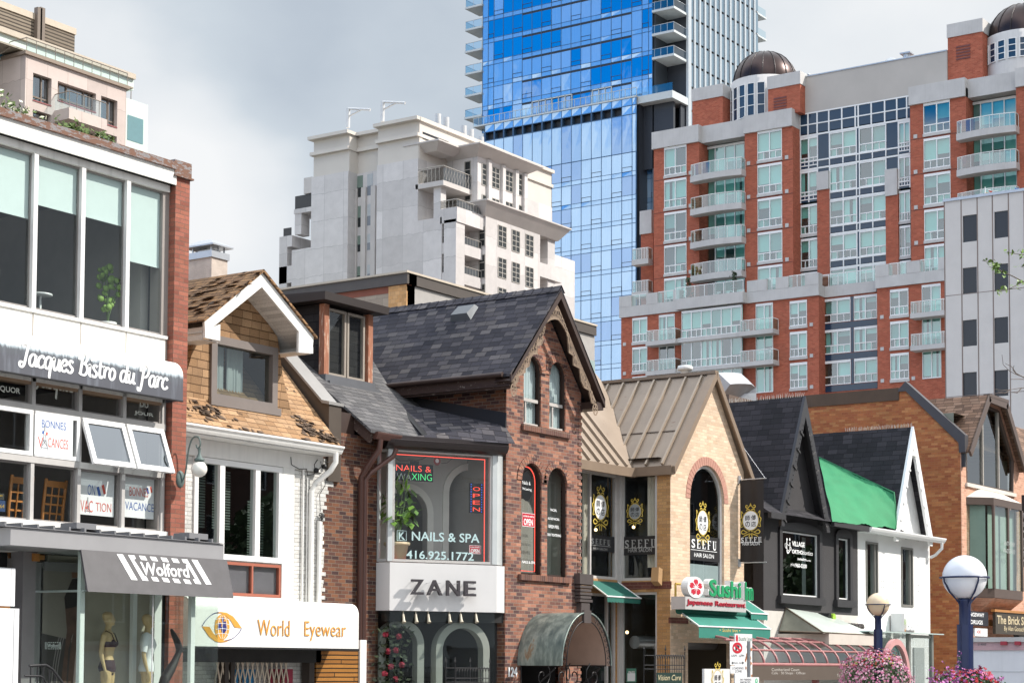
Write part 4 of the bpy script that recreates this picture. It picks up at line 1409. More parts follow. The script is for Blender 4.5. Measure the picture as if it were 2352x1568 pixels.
b.build('lattice_gate',mat('pale_gate_steel',(0.62,0.53,0.42),0.5,0.1),t)
b=MB()
for x in((2095,'C1'),(2150,'C1')):
 u,_=FS.uv(x[1],x[0],1300)
 MB().fb(FS,u-.05,u+.05,0.2,2.8,-0.2,-0.02).build('dark_post',mat('dark_bronze',(0.04,0.03,0.025),0.5),t)
u,_=FS.uv('C2',520,1400)
MB().fb(FS,u-.08,u+.07,0.2,2.9,-0.2,-0.01).build('dark_post',MC['dark_bronze'],t)
MB().fb(FS,23.2,28.2,0.2,2.8,-1.8,-1.75).build('shop_back',mat('dim_shop_wall',(0.05,0.042,0.035),0.9),t)
for y in(1318,1500):
 p=FS.pt(*FS.uv('C2',462,y),-0.5)
 MB().ball(p,0.03,8,6).build('spotlight',emis('warm_lamp',(1.0,0.72,0.35),3.0),t)
PRN=[('pink_poster','crimson poster of a couple in sunglasses behind the gate',('C2',(132,1437),(338,1600)),(0.30,0.02,0.05)),('blue_poster','blue poster with a woman in sunglasses behind the gate',('C1',(2150,1440),(2345,1640)),(0.03,0.22,0.45))]
for nm,lb,(k,a,c),col in PRN:
 r=FS.off(-.1).rect((k,*a),(k,*c))
 t2=thing('shop_poster',lb,'poster',FS.pt(r[0],r[2]))
 MB().fb(FS,*r,-0.13,-0.10).build('sheet',mat(nm,col,0.5,var=0.3,scale=5),t2)
 b=MB()
 w_,h_=r[1]-r[0],r[3]-r[2]
 for fx in((.25,.55)if 'pink' in nm else(.3,)):
  c0=(r[0]+w_*fx,r[2]+h_*.42)
  b.fp(FS,[(c0[0]+.055*math.cos(a),c0[1]+.085*math.sin(a))for a in[i*math.pi/8 for i in range(16)]],-0.097)
  b.fp(FS,[(c0[0]-.12,r[2]+.01),(c0[0]+.12,r[2]+.01),(c0[0]+.05,c0[1]-.05),(c0[0]-.05,c0[1]-.05)],-0.0965)
 b.build('printed_face',mat('printed_skin',(0.32,0.17,0.11),0.6),t2)
 b=MB()
 for fx in((.25,.55)if 'pink' in nm else(.3,)):
  c0=(r[0]+w_*fx,r[2]+h_*.42)
  for sx in(-.025,.025):
   b.fp(FS,[(c0[0]+sx+.022*math.cos(a),c0[1]+.01+.016*math.sin(a))for a in[i*math.pi/5 for i in range(10)]],-0.094)
  b.fp(FS,[(c0[0]-.055,c0[1]+.03),(c0[0]+.055,c0[1]+.03),(c0[0]+.04,c0[1]+.10),(c0[0]-.04,c0[1]+.10)],-0.0945)
 b.build('printed_sunglasses',mat('printed_black',(0.02,0.012,0.012),0.5),t2)
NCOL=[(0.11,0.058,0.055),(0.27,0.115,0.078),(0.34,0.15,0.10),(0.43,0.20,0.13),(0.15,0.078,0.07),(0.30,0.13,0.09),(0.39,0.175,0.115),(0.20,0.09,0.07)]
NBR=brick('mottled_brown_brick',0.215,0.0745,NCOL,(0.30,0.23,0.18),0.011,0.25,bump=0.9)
NBR2=brick('shaded_mottled_brick',0.215,0.0745,[(0.06,0.03,0.028),(0.14,0.058,0.036),(0.18,0.075,0.042),(0.09,0.042,0.033),(0.20,0.085,0.045),(0.12,0.05,0.035)],(0.20,0.155,0.12),0.011,0.25,bump=0.9)  # same brick as the gable, shade of the dimmer walls painted in
SOLD=brick('soldier_brick',0.0745,0.30,[(0.17,0.075,0.055),(0.12,0.055,0.045),(0.21,0.09,0.06)],(0.24,0.19,0.15),0.010,0.2,offset=0.0)
SH_N=brick('charcoal_shingle',0.27,0.155,[(0.035,0.034,0.044),(0.058,0.055,0.066),(0.085,0.079,0.088),(0.046,0.044,0.055),(0.115,0.105,0.108)],(0.014,0.013,0.016),0.014,0.2,rough=0.92,bump=1.0,hshadow=True)
YG=22.4
FG2=FY(YG)
HN=thing('gabled_brick_house','mottled brown brick house with a steep dark gable and carved brown gable boards','building',(32,26,0))
b=MB()
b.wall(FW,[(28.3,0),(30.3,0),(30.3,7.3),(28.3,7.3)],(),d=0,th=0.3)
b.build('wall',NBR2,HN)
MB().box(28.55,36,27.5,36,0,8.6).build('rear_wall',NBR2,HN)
wins=[(33.36,34.03,7.84,9.33),(34.36,35.01,7.85,9.34),(33.28,34.07,4.65,7.03),(34.29,35.07,4.64,7.02)]
door=(33.3,34.95,0.3,2.9)
b=MB()
b.wall(FG2,[(32.71,0),(35.65,0),(35.65,8.76),(34.18,10.46),(32.71,8.76)],[arch(*w_)for w_ in wins]+[rectp(door)],th=6.0,reveal=0.13)
b.build('gable_wall',NBR,HN)
b=MB()
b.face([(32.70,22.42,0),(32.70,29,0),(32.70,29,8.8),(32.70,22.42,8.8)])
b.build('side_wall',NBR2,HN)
b=MB()
for i in range(0,116,2):
 b.fb(FG2,35.52,35.665,i*.149/2,i*.149/2+.07,-0.02,0.02)
b.build('corner_bricks',NBR,HN)
for w_ in wins:
 b=MB()
 c,r=(w_[0]+w_[1])/2,(w_[1]-w_[0])/2
 zc=w_[3]-r
 n=17
 for i in range(n):
  a0,a1=math.pi*(i+.07)/n,math.pi*(i+.93)/n
  p=[(c+rr*math.cos(a),zc+rr*math.sin(a))for rr,a in((r,a0),(r+.17,a0),(r+.17,a1),(r,a1))]
  b.fprism(FG2,p,-0.02,0.022,t=RND.random(),back=False)
 b.build('arch_bricks',NBR,HN)
MB().fb(FG2,33.26,35.16,7.70,7.83,-0.05,0.07).build('brick_sill',SOLD,HN)
MB().fb(FG2,33.17,35.2,4.52,4.64,-0.05,0.07).build('brick_sill',SOLD,HN)
DKW=mat('dark_brown_wood',(0.045,0.024,0.018),0.55,var=0.3)
PALEG=mat('pale_curtain',(0.52,0.57,0.58),0.9,var=0.1)
SASH=mat('grey_sash',(0.50,0.47,0.44),0.5)
for i,w_ in enumerate(wins):
 u0,u1,v0,v1=w_
 ob=MB()
 pts_o,pts_i=arch(u0,u1,v0,v1),arch(u0+.05,u1-.05,v0+.05,v1-.05)
 vs=[FG2.pt(a,c,-0.10)for a,c in pts_o]+[FG2.pt(a,c,-0.10)for a,c in pts_i]
 n=len(pts_o)
 ob.mesh(vs,[(k,(k+1)%n,n+(k+1)%n,n+k)for k in range(n)])
 vs=[FG2.pt(a,c,-0.012)for a,c in pts_o]+[FG2.pt(a,c,-0.235)for a,c in pts_o]
 off=0.012
 cx,cz=(u0+u1)/2,(v0+v1)/2
 vs=[FG2.pt(cx+(a-cx)*.975,cz+(c-cz)*.99,-0.03)for a,c in pts_o]+[FG2.pt(cx+(a-cx)*.975,cz+(c-cz)*.99,-0.125)for a,c in pts_o]
 ob.mesh(vs,[(k,(k+1)%n,n+(k+1)%n,n+k)for k in range(n)])
 if i<2:
  ob.fb(FG2,u0+.03,u1-.03,v0+.52,v0+.57,-0.10,-0.06)
 w=ob.build('arched_window',DKW,HN)
 MB().fp(FG2,pts_i,-0.115).build('pane',GLASS,w)
 if i<2:
  b=MB()
  b.fb(FG2,u0+.04,u1-.04,v0+.51,v0+.58,-0.11,-0.055)
  b.fb(FG2,u0+.04,u1-.04,v0+.01,v0+.05,-0.11,-0.055)
  b.fb(FG2,u0+.16+.06*i,u0+.20+.06*i,v0+.05,v0+.51,-0.11,-0.07)
  b.build('sash_bar',SASH,w)
  b=MB()
  n2=30
  vs=[]
  for k in range(n2+1):
   x=u0+(u1-u0)*k/n2
   dd=-0.17+.015*math.sin(k*1.3+i)
   vs+=[FG2.pt(x,v0,dd),FG2.pt(x,v1,dd)]
  b.mesh(vs,[(2*k,2*k+2,2*k+3,2*k+1)for k in range(n2)],0,True)
  b.build('curtain',PALEG,w)
room(HN,FG2,(33.1,35.3,4.4,7.2),2.2,mat('salon_wall',(0.34,0.34,0.30),0.9),d=-0.3)
MB().fq(FG2,34.72,36.2,4.5,7.1,-0.55).build('partition',mat('pale_salon_wall',(0.56,0.57,0.50),0.9),HN)
MB().fq(FG2,33.2,34.72,4.5,7.1,-0.6).build('partition',mat('taupe_salon_wall',(0.30,0.28,0.25),0.9),HN)
room(HN,FG2,(33.1,35.3,7.6,9.5),1.2,mat('salon_wall',(0,0,0)),d=-0.32)
room(HN,FG2,(33.2,35.1,0.2,3.0),2.0,DARK,d=-0.3,name='doorway')
RX,RZ=34.17,10.86
b=MB()
for s_,ex,ez in((-1,32.30,8.76),(1,35.98,8.66)):
 for yA,yB in((21.98,29.5),):
  b.hexa([(RX,yA,RZ-.07),(ex,yA,ez-.07),(ex,yB,ez-.07),(RX,yB,RZ-.07),(RX,yA,RZ),(ex,yA,ez),(ex,yB,ez),(RX,yB,RZ)])
b.build('roof',SH_N,HN)
b=MB()
P5=[(RX-.14,RZ-.12),(RX,RZ+.035),(RX+.14,RZ-.12)]
for j in range(32):
 y0,y1=21.97+j*.235,21.97+(j+1)*.235
 zz=.012
 b.mesh([(P5[0][0],y0,P5[0][1]+zz),(P5[1][0],y0,P5[1][1]+zz),(P5[2][0],y0,P5[2][1]+zz),(P5[0][0],y1-.004,P5[0][1]),(P5[1][0],y1-.004,P5[1][1]),(P5[2][0],y1-.004,P5[2][1])],[(0,1,4,3),(1,2,5,4)],RND.random())
b.build('ridge_cap',SH_N,HN)
PEELW=None
m,nt=new_mat('peeling_brown_paint')
nn=nd(nt,'ShaderNodeTexNoise',i_Vector=pos(nt,(3,3,6)),i_Scale=3.0,i_Detail=8,i_Roughness=0.75)
cc=ramp(nt,nn.outputs['Fac'],[(0.0,(0.045,0.025,0.02)),(0.60,(0.06,0.034,0.027)),(0.63,(0.36,0.31,0.26)),(0.8,(0.42,0.37,0.32))])
finish(nt,pbsdf(nt,cc,0.75).outputs[0])
PEELW=m
b=MB()
b.box(32.36,32.42,22.05,28,8.46,8.72)
b.build('eave_fascia',PEELW,HN)
b=MB()
b.box(32.30,32.70,22.05,28,8.50,8.515)
b.box(35.62,35.98,22.02,28,8.40,8.56)
b.build('eave_soffit',DKW,HN)
b=MB()
b.tube([(32.27,22.2,8.74),(32.27,28,8.74)],0.055,8)
b.build('eave_gutter',DKW,HN)
b=MB()
FV=FY(21.98)
b.fprism(FV,[(RX,RZ-.05),(32.27,8.73),(32.27,8.56),(RX,RZ-.24)],-0.04,0.0)
b.fprism(FV,[(RX,RZ-.05),(RX,RZ-.24),(36.0,8.46),(36.0,8.65)],-0.04,0.0)
for s_,ex,ez in((1,35.98,8.60),):
 b.face([(RX,22.0,RZ-.2),(ex,22.0,ez-.14),(ex,22.42,ez-.14),(RX,22.42,RZ-.2)])
b.face([(RX,22.0,RZ-.2),(32.27,22.0,8.6),(32.27,22.42,8.6),(RX,22.42,RZ-.2)])
b.build('verge_board',DKW,HN)
CARV=mat('carved_tan_wood',(0.30,0.215,0.15),0.75,var=0.45,scale=9)
FB=FY(22.02)
z3=lambda x,y:((2000+x/2.6125)/1.7415,(1200+y/2.6125)/1.7415)
INL=[(572,195),(520,205),(475,240),(450,300),(440,385),(452,400),(432,462),(392,478),(390,560),(338,568),(318,600),(300,690),(270,705),(262,752),(195,790),(182,850),(150,880)]
OUL=[(120,850),(150,745),(260,555),(380,345),(480,170),(572,15)]
INR=[(572,195),(612,205),(652,258),(690,325),(708,372),(718,480),(722,548),(766,582),(770,680),(832,712),(850,842),(882,915),(930,942),(962,1080)]
OUR=[(1015,1085),(940,905),(860,720),(770,500),(680,270),(620,110),(572,15)]
for s_,inn,out_,star in((-1,INL,OUL,(143,935)),(1,INR,OUR,(995,1140))):
 b=MB()
 pin=[FB.uv(z3(*p))for p in inn]
 pou=[FB.uv(z3(*p))for p in out_]
 b.fprism(FB,pin+pou,-0.03,0.0)
 ribbon(b,FB,pin,.022,0.012)
 ribbon(b,FB,pou[1:],.022,0.012)
 for i in range(24):
  f=(i+.5)/24
  def along(pl,f):
   L_=[0]
   for p0,p1 in zip(pl,pl[1:]):
    L_.append(L_[-1]+math.hypot(p1[0]-p0[0],p1[1]-p0[1]))
   x=f*L_[-1]
   for k_ in range(len(pl)-1):
    if L_[k_]<=x<=L_[k_+1]+1e-9:
     g=(x-L_[k_])/max(1e-9,L_[k_+1]-L_[k_])
     return(pl[k_][0]+(pl[k_+1][0]-pl[k_][0])*g,pl[k_][1]+(pl[k_+1][1]-pl[k_][1])*g)
  a,c=along(pin,f),along(list(reversed(pou)),f)
  w_=math.hypot(a[0]-c[0],a[1]-c[1])
  m_=((a[0]+c[0])/2,(a[1]+c[1])/2)
  q_=w_*.30
  ribbon(b,FB,[(m_[0]+q_*(.25+.09*j)*math.cos(j*.85+i),m_[1]+q_*(.25+.09*j)*math.sin(j*.85+i))for j in range(9)],.02,0.016)
 c=FB.uv(z3(*star))
 ribbon(b,FB,[(c[0]+.10*math.cos(j*math.pi/10),c[1]+.125*math.sin(j*math.pi/10))for j in range(21)],.035,0.002)
 for j in range(5):
  a=math.pi*2*j/5+math.pi/2
  ribbon(b,FB,[c,(c[0]+.09*math.cos(a),c[1]+.115*math.sin(a))],.03,0.006)
 b.build('gable_board',CARV,HN)
 dk=MB()
 for i in range(30):
  f=(i+.5)/30
  a,c2=along(pin,f),along(list(reversed(pou)),f)
  g=.35+.3*((i*7)%5)/4
  p=(a[0]+(c2[0]-a[0])*g,a[1]+(c2[1]-a[1])*g)
  w_=math.hypot(a[0]-c2[0],a[1]-c2[1])*.13
  dk.fp(FB,[(p[0]+w_*math.cos(t_+i),p[1]+w_*1.5*math.sin(t_+i))for t_ in(0,1.3,2.4,3.6,5)],0.004)
 dk.build('carved_openings',DKW,HN)
PS=Plane((RX,0,RZ),(0,-1,0),(-(RZ-8.76),0,RX-32.3),(RX-32.30,0,RZ-8.76))
t0,t1=PS.uv('A6',1790,1385),PS.uv('A6',1955,1265)
b=MB()
b.hexa([PS.pt(t0[0],t0[1]-.02,0),PS.pt(t0[0]+.55,t0[1]-.02,0),PS.pt(t0[0]+.55,t0[1]+.42,0),PS.pt(t0[0],t0[1]+.42,0),PS.pt(t0[0]+.06,t0[1]+.03,.16),PS.pt(t0[0]+.5,t0[1]+.03,.16),PS.pt(t0[0]+.5,t0[1]+.40,.10),PS.pt(t0[0]+.06,t0[1]+.40,.10)])
b.build('roof_vent',mat('grey_vent_metal',(0.13,0.14,0.15),0.6,0.2),HN)
kN=0.76
zr=lambda y:7.40+kN*(y-23.44)
SH_M=brick('grey_shingle',0.27,0.155,[(0.10,0.098,0.10),(0.12,0.116,0.118),(0.085,0.083,0.087),(0.135,0.13,0.13)],(0.032,0.03,0.033),0.014,0.2,rough=0.85,bump=1.0,hshadow=True)
b=MB()
b.hexa([(29.42,23.40,zr(23.40)-.06),(33,23.40,zr(23.40)-.06),(33,28,zr(28)-.06),(29.42,28,zr(28)-.06),(29.42,23.40,zr(23.40)),(33,23.40,zr(23.40)),(33,28,zr(28)),(29.42,28,zr(28))])
b.build('main_roof',SH_M,HN)
b=MB()
b.hexa([(29.50,23.52,zr(23.52)-.34),(29.58,23.52,zr(23.52)-.34),(29.58,27,zr(27)-.34),(29.50,27,zr(27)-.34),(29.50,23.44,zr(23.44)-.06),(29.58,23.44,zr(23.44)-.06),(29.58,27,zr(27)-.06),(29.50,27,zr(27)-.06)])
b.build('rake_board',PEELW,HN)
PARTY=mat('brown_flashing_metal',(0.085,0.066,0.052),0.5,0.2,var=0.15)
b=MB()
pr=[(23.80,6.3),(23.80,7.80),(23.95,7.84),(25.15,9.02),(27.5,11.2),(27.5,6.3)]
vs=[(28.60,y,z)for y,z in pr]+[(28.98,y,z)for y,z in pr]
n=len(pr)
b.mesh(vs,[tuple(range(n)),tuple(n+i for i in reversed(range(n)))]+[(i,(i+1)%n,n+(i+1)%n,n+i)for i in range(n)])
b.build('party_wall',PARTY,HN)
b=MB()
pr=[(23.77,7.80),(23.77,7.86),(23.95,7.90),(25.15,9.08),(27.5,11.26),(27.5,11.2),(25.15,9.02),(23.95,7.84)]
vs=[(28.56,y,z)for y,z in pr]+[(29.02,y,z)for y,z in pr]
n=len(pr)
b.mesh(vs,[tuple(range(n)),tuple(n+i for i in reversed(range(n)))]+[(i,(i+1)%n,n+(i+1)%n,n+i)for i in range(n)])
b.build('party_wall_coping',mat('grey_coping_metal',(0.30,0.29,0.28),0.5,0.3),HN)
MB().box(29.02,29.52,23.9,27,7.0,7.72).build('roof_gap',DKW,HN)
b=MB()
prof=[(23.46,7.20),(23.38,7.20),(23.35,7.26),(23.33,7.31),(23.33,7.34),(23.46,7.34)]
vs=[(29.56,y,z)for y,z in prof]+[(31.3,y,z)for y,z in prof]
n=len(prof)
b.mesh(vs,[(i,(i+1)%n,n+(i+1)%n,n+i)for i in range(n)]+[tuple(range(n)),tuple(n+i for i in reversed(range(n)))])
b.build('main_gutter',mat('brown_gutter',(0.085,0.040,0.032),0.4,0.1),HN)
b=MB()
b.tube([(29.72,23.40,7.2),(29.72,23.42,7.0),(29.60,23.66,6.62),(29.60,23.78,6.45),(29.60,23.78,0.2)],0.062,8)
b.tube([(30.12,23.30,7.05),(30.1,23.36,6.9),(29.72,23.62,6.55),(29.66,23.72,6.4),(29.66,23.74,0.2)],0.05,8)
b.build('downspout',MC['brown_gutter'],HN)
YDN=25.0
FDN=FY(YDN)
SH_D=brick('black_slate_siding',0.26,0.16,[(0.026,0.022,0.022),(0.034,0.03,0.03),(0.022,0.019,0.02)],(0.008,0.007,0.007),0.012,0.2,hshadow=True)
x0,x1,zb,zt=29.82,31.42,zr(25.0)+.02,10.12
b=MB()
b.box(x0+.02,x1-.02,25.1,28.2,7.9,zt)
b.build('dormer_cheek',SH_D,HN)
b=MB()
b.hexa([(x0-.28,24.72,zt+.02),(x1+.22,24.72,zt+.02),(x1+.22,29,zt+.05),(x0-.28,29,zt+.05),(x0-.30,24.70,zt+.18),(x1+.24,24.70,zt+.18),(x1+.24,29,zt+.35),(x0-.30,29,zt+.35)])
b.build('dormer_roof',mat('dark_fascia',(0.030,0.022,0.02),0.6),HN)
m,nt=new_mat('weathered_red_wood')
nn=nd(nt,'ShaderNodeTexNoise',i_Vector=pos(nt,(6,6,1.2)),i_Scale=3.0,i_Detail=7,i_Roughness=0.7)
cc=ramp(nt,nn.outputs['Fac'],[(0.3,(0.26,0.10,0.055)),(0.55,(0.34,0.14,0.08)),(0.62,(0.50,0.36,0.27)),(0.8,(0.42,0.22,0.14))])
finish(nt,pbsdf(nt,cc,0.8).outputs[0])
MB().fb(FDN,x0,x0+.15,zb,zt,-0.1,0.04).build('dormer_post',m,HN)
MB().fb(FDN,x1-.15,x1,zb,zt,-0.1,0.04).build('dormer_post',m,HN)
TAUPE=mat('taupe_frame',(0.33,0.285,0.24),0.5)
for a,c in((x0+.16,x0+.76),(x0+.80,x1-.22)):
 w=window(HN,FDN,(a,c,zb+.06,zt-.06),TAUPE,GLASS,0.055,0.0,0.08,name='dormer_casement')
 MB().fq(FDN,a+.05,c-.05,zb+.1,zt-.1,-0.25).build('curtain',mat('grey_dormer_curtain',(0.22,0.225,0.21),0.9),w)
MB().box(x0+.15,x1-.15,25.05,25.09,zb,zt).build('dormer_back',DARK,HN)if False else None
b=MB()
b.fb(FDN,x0-.02,x1+.02,zb-.10,zb+.05,-0.1,0.10)
b.fb(FDN,x0+.05,x1+.1,zb-.30,zb-.08,-0.3,0.16)
b.build('dormer_flashing',mat('grey_flashing',(0.16,0.165,0.18),0.45,0.4),HN)
c28,s28=math.cos(rad(28)),math.sin(rad(28))
PB=Plane((32.36,22.4,0),(c28,-s28,0),(-s28,-c28,0))
PA=FX(30.22)
bay_l=-2.42
A2=PB.pt(bay_l,0,0)
b=MB()
g0,g1=PB.pt(bay_l-.15,7.31,.22),PB.pt(.32,7.31,.22)
pv=V((31.05,23.45,7.40))
b.face([g1,V((32.70,22.42,7.73)),V((32.70,24.96,8.30)),V((32.0,24.6,8.28)),pv,V((30.6,23.32,7.34))])
b.build('bay_roof',SH_N,HN)
b=MB()
b.hexa([(32.64,22.38,7.70),(32.69,22.38,7.70),(32.69,25.0,8.25),(32.64,25.0,8.25),(32.67,22.38,8.0),(32.69,22.38,8.0),(32.69,25.0,8.55),(32.67,25.0,8.55)])
b.face([V((31.05,23.36,7.43)),V((31.22,23.33,7.43)),V((32.12,24.7,8.34)),V((31.95,24.8,8.34))])
b.build('bay_flashing',mat('black_flashing',(0.018,0.018,0.02),0.5,0.2),HN)
b=MB()
pr=[(0.0,7.06),(.10,7.08),(.18,7.12),(.23,7.18),(.25,7.24),(.19,7.26),(.0,7.24)]
for(d0,z0),(d1,z1)in zip(pr,pr[1:]):
 b.face([PB.pt(bay_l-.15,z0,d0),PB.pt(.16,z0,d0),PB.pt(.16,z1,d1),PB.pt(bay_l-.15,z1,d1)],0,True)
b.face([PB.pt(.16,z,d)for d,z in pr])
b.face([PB.pt(bay_l-.15,z,d)for d,z in pr])
b.fb(PB,bay_l-.02,.22,7.24,7.34,-0.3,0.12)
b.build('bay_gutter',mat('dark_chrome_gutter',(0.055,0.045,0.045),0.3,0.5),HN)
BF=mat('bay_frame',(0.50,0.48,0.46),0.45,0.1)
BG=glass('bay_glass',(0.90,0.93,0.92),0.03,0.2)
w=window(HN,PB,(bay_l+.06,-.10,4.80,7.08),BF,BG,0.05,0.0,0.08,name='bay_window')
for u in(bay_l+.0,-.05):
 MB().fb(PB,u-.05,u+.05,4.80,7.08,-0.06,0.02).build('bay_post',mat('silver_bay_post',(0.60,0.63,0.63),0.35,0.3),HN)
SIDE=FX(30.22+.001)
b=MB()
ys=sorted((-A2.y,-23.86))
w=window(HN,SIDE,(-23.86,-A2.y-.02,4.80,7.08),MC['silver_bay_post'],BG,0.05,0.0,0.06,name='side_window')
P7=Plane(PB.pt(0,0,0),(32.70-32.36,22.47-22.4,0),(0.07,-0.34,0))
MB().fb(P7,.03,.34,4.8,7.08,-0.05,0.0).build('corner_panel',mat('silver_bay_post',(0,0,0)),HN)
b=MB()
b.face([(30.3,25.6,4.75),(32.68,25.6,4.75),(32.68,25.6,7.1),(30.3,25.6,7.1)])
b.face([(30.25,23.9,4.78),(32.68,22.5,4.78),(32.68,25.6,4.78),(30.25,25.6,4.78)])
b.face([(32.66,22.55,4.79),(32.66,25.6,4.79),(32.66,25.6,7.08),(32.66,22.55,7.08)])
b.face([(30.25,23.5,7.09),(32.4,22.4,7.09),(32.68,25.6,7.09),(30.25,25.6,7.09)])
b.build('salon_interior',mat('salon_grey',(0.30,0.295,0.275),0.9),HN)
PI=PB.off(-1.0)
b=MB()
al=[(u0,4.8,u1,v1)for u0,u1,v1 in((-2.05,-1.12,6.35),(-.62,.42,6.85))]
b.wall(PI,[(-2.6,4.79),(.9,4.79),(.9,7.08),(-2.6,7.08)],[arch(a[0],a[2],a[1]+.05,a[3])for a in al],th=.01,reveal=0.22)
b.build('arched_screen',mat('white_salon_brick',(0.46,0.45,0.43),0.9,var=.1),HN)
b=MB()
for a in al:
 c,r=(a[0]+a[2])/2,(a[2]-a[0])/2
 for j in range(16):
  a0,a1=math.pi*j/16,math.pi*(j+1)/16
  b.fprism(PI,[(c+rr*math.cos(t_),a[3]-r+rr*math.sin(t_))for rr,t_ in((r,a0),(r+.14,a0),(r+.14,a1),(r,a1))],0.0,0.03,back=False)
 for u in(a[0]-.14,a[2]):
  b.fb(PI,u,u+.14,4.85,a[3]-r,0.0,0.03)
b.build('arch_trim',mat('pale_arch_trim',(0.64,0.63,0.59),0.9),HN)
NEON=emis('red_neon',(1.0,0.10,0.07),1.5)
t=thing('neon_light','thin red neon tube running round the nail salon bay window','neon light',PB.pt(-1.2,4.85,-.1))
u0,v1=PB.uv('B2',1262,1025)
u1,v0=PB.uv('C2',2120,468)
b=MB()
b.tube([PB.pt(*p,-.12)for p in((u0,v0),(u0,v1),(u1,v1),(u1,v0),(u0,v0))],0.011,6)
b.build('tube',NEON,t)
t=thing('neon_sign','black neon sign reading NAILS & WAXING hanging in the bay window','sign',PB.pt(-2,6.4,-.15))
r=PB.rect(('B2',1282,1105),('B2',1652,1283))
MB().fb(PB,*r,-0.16,-0.13).build('board',mat('sign_black',(0.008,0.008,0.009),0.35),t)
MB().fb(PB,r[0]+.4,r[0]+.58,r[3],r[3]+.06,-0.16,-0.13).build('hanger',MC['sign_black'],t)
text('NAILS &',PB,PB.rect(('B2',1312,1122),('B2',1632,1195)),emis('neon_red_text',(1.0,0.12,0.09),1.3),t,d=-0.128,ext=0.003,off=-0.012)
text('WA',PB,PB.rect(('B2',1318,1200),('B2',1448,1268)),mat('unlit_tube',(0.5,0.52,0.52),0.4),t,d=-0.128,ext=0.003,off=-0.014)
text('XING',PB,PB.rect(('B2',1455,1203),('B2',1640,1273)),emis('neon_green_text',(0.12,0.9,0.30),1.0),t,d=-0.128,ext=0.003,off=-0.014)
t=thing('led_sign','tall black LED sign with OPEN written downwards in red dots','sign',PB.pt(-.4,5.9,-.15))
r=PB.rect(('B2',1993,1290),('C2',2112,5))
MB().fb(PB,*r,-0.18,-0.14).build('board',MC['sign_black'],t)
hh=(r[3]-r[2])/4.4
for i,ch_ in enumerate('OPEN'):
 text(ch_,PB,(r[0]+.07,r[1]-.07,r[3]-.05-hh*(i+1)+.03,r[3]-.05-hh*i-.03),emis('led_red',(1.0,0.08,0.05),1.4),t,d=-0.138,ext=0.003,off=-0.005,name='letter')
b=MB()
for j in range(12):
 z=r[2]+.03+(r[3]-r[2]-.06)*j/11
 for u in(r[0]+.03,r[1]-.03):
  b.fb(PB,u-.008,u+.008,z-.008,z+.008,-0.14,-0.135)
b.build('border_lights',emis('led_blue',(0.05,0.15,0.9),1.2),t)
t=thing('red_medallion','small red octagonal medallion hanging beside the neon sign','ornament',PB.pt(-1.2,6.6,-.2))
c=PB.uv('B2',1702,1085)
MB().fp(PB,[(c[0]+.085*math.cos(i*math.pi/4+.4),c[1]+.10*math.sin(i*math.pi/4+.4))for i in range(8)],-.2).build('plate',mat('medallion_red',(0.20,0.03,0.03),0.5),t)
MB().fp(PB,[(c[0]+.04*math.cos(i*math.pi/8),c[1]+.045*math.sin(i*math.pi/8))for i in range(16)],-.195).build('mirror',ALU,t)
b=MB()
for pts in([(1430,1075),(1500,1085),(1560,1070),(1640,1025),(1702,1050)],[(1735,1110),(1790,1105),(1840,1060),(1885,1040)],[(1300,1050),(1350,1085),(1430,1085)]):
 b.tube([PB.pt(*PB.uv('B2',*p),-.17)for p in pts],0.005,4)
b.build('cable',BLACKM,t)
t=thing('window_lettering','pale blue window lettering of the nail salon with its phone number','lettering',PB.pt(-1.2,4.9,-.1))
PALEB=mat('pale_blue_vinyl',(0.58,0.74,0.76),0.6,var=0.02)
text('NAILS & SPA',PB,PB.rect(('C2',1443,172),('C2',2065,280)),PALEB,t,d=-0.06,ext=0.001,off=0.012)
text('K',PB,PB.rect(('C2',1322,178),('C2',1380,248)),PALEB,t,d=-0.06,ext=0.001,off=0.03)
r=PB.rect(('C2',1308,165),('C2',1392,258))
b=MB()
ribbon(b,PB,[(r[0],r[2]),(r[1],r[2]),(r[1],r[3]),(r[0],r[3]),(r[0],r[2])],.014,-.058)
b.build('logo_frame',PALEB,t)
text('416.925.1772',PB,PB.rect(('C2',1392,345),('C2',2012,443)),PALEB,t,d=-0.06,ext=0.001,off=0.014)
def open_sign(F,r,d,label):
 t=thing('open_sign',label,'sign',F.pt(r[0],r[2],d))
 MB().fb(F,*r,d-.006,d).build('board',mat('sign_red',(0.50,0.012,0.03),0.5),t)
 w_,h_=r[1]-r[0],r[3]-r[2]
 text('OPEN',F,(r[0]+w_*.14,r[1]-w_*.14,r[2]+h_*.12,r[2]+h_*.58),LETW,t,d=d+.001,ext=.001,off=.02)
 text("come in we're",F,(r[0]+w_*.1,r[1]-w_*.08,r[2]+h_*.70,r[2]+h_*.86),LETW,t,d=d+.001,ext=.001,off=.02)
 b=MB()
 ribbon(b,F,[(r[0]+.008,r[2]+.008),(r[1]-.008,r[2]+.008),(r[1]-.008,r[3]-.008),(r[0]+.008,r[3]-.008),(r[0]+.008,r[2]+.008)],.010,d+.003)
 b.build('border',LETW,t)
open_sign(PB,PB.rect(('C2',1978,297),('C2',2088,382)),-0.10,'small red OPEN sign in the corner of the bay window lettering')
t=thing('potted_plant','leafy climbing plant in a cream pot inside the bay window','plant',PB.pt(-2.35,4.8,-.35))
pc=PB.pt(-2.13,4.8,-.28)
MB().lathe(pc,[(0,0),(.17,0),(.24,.34),(.27,.34),(.27,.40),(.235,.40),(.0,.36)],18).build('pot',mat('cream_pot',(0.55,0.44,0.28),0.6),t)
b=MB()
st=MB()
r_=random.Random(14)
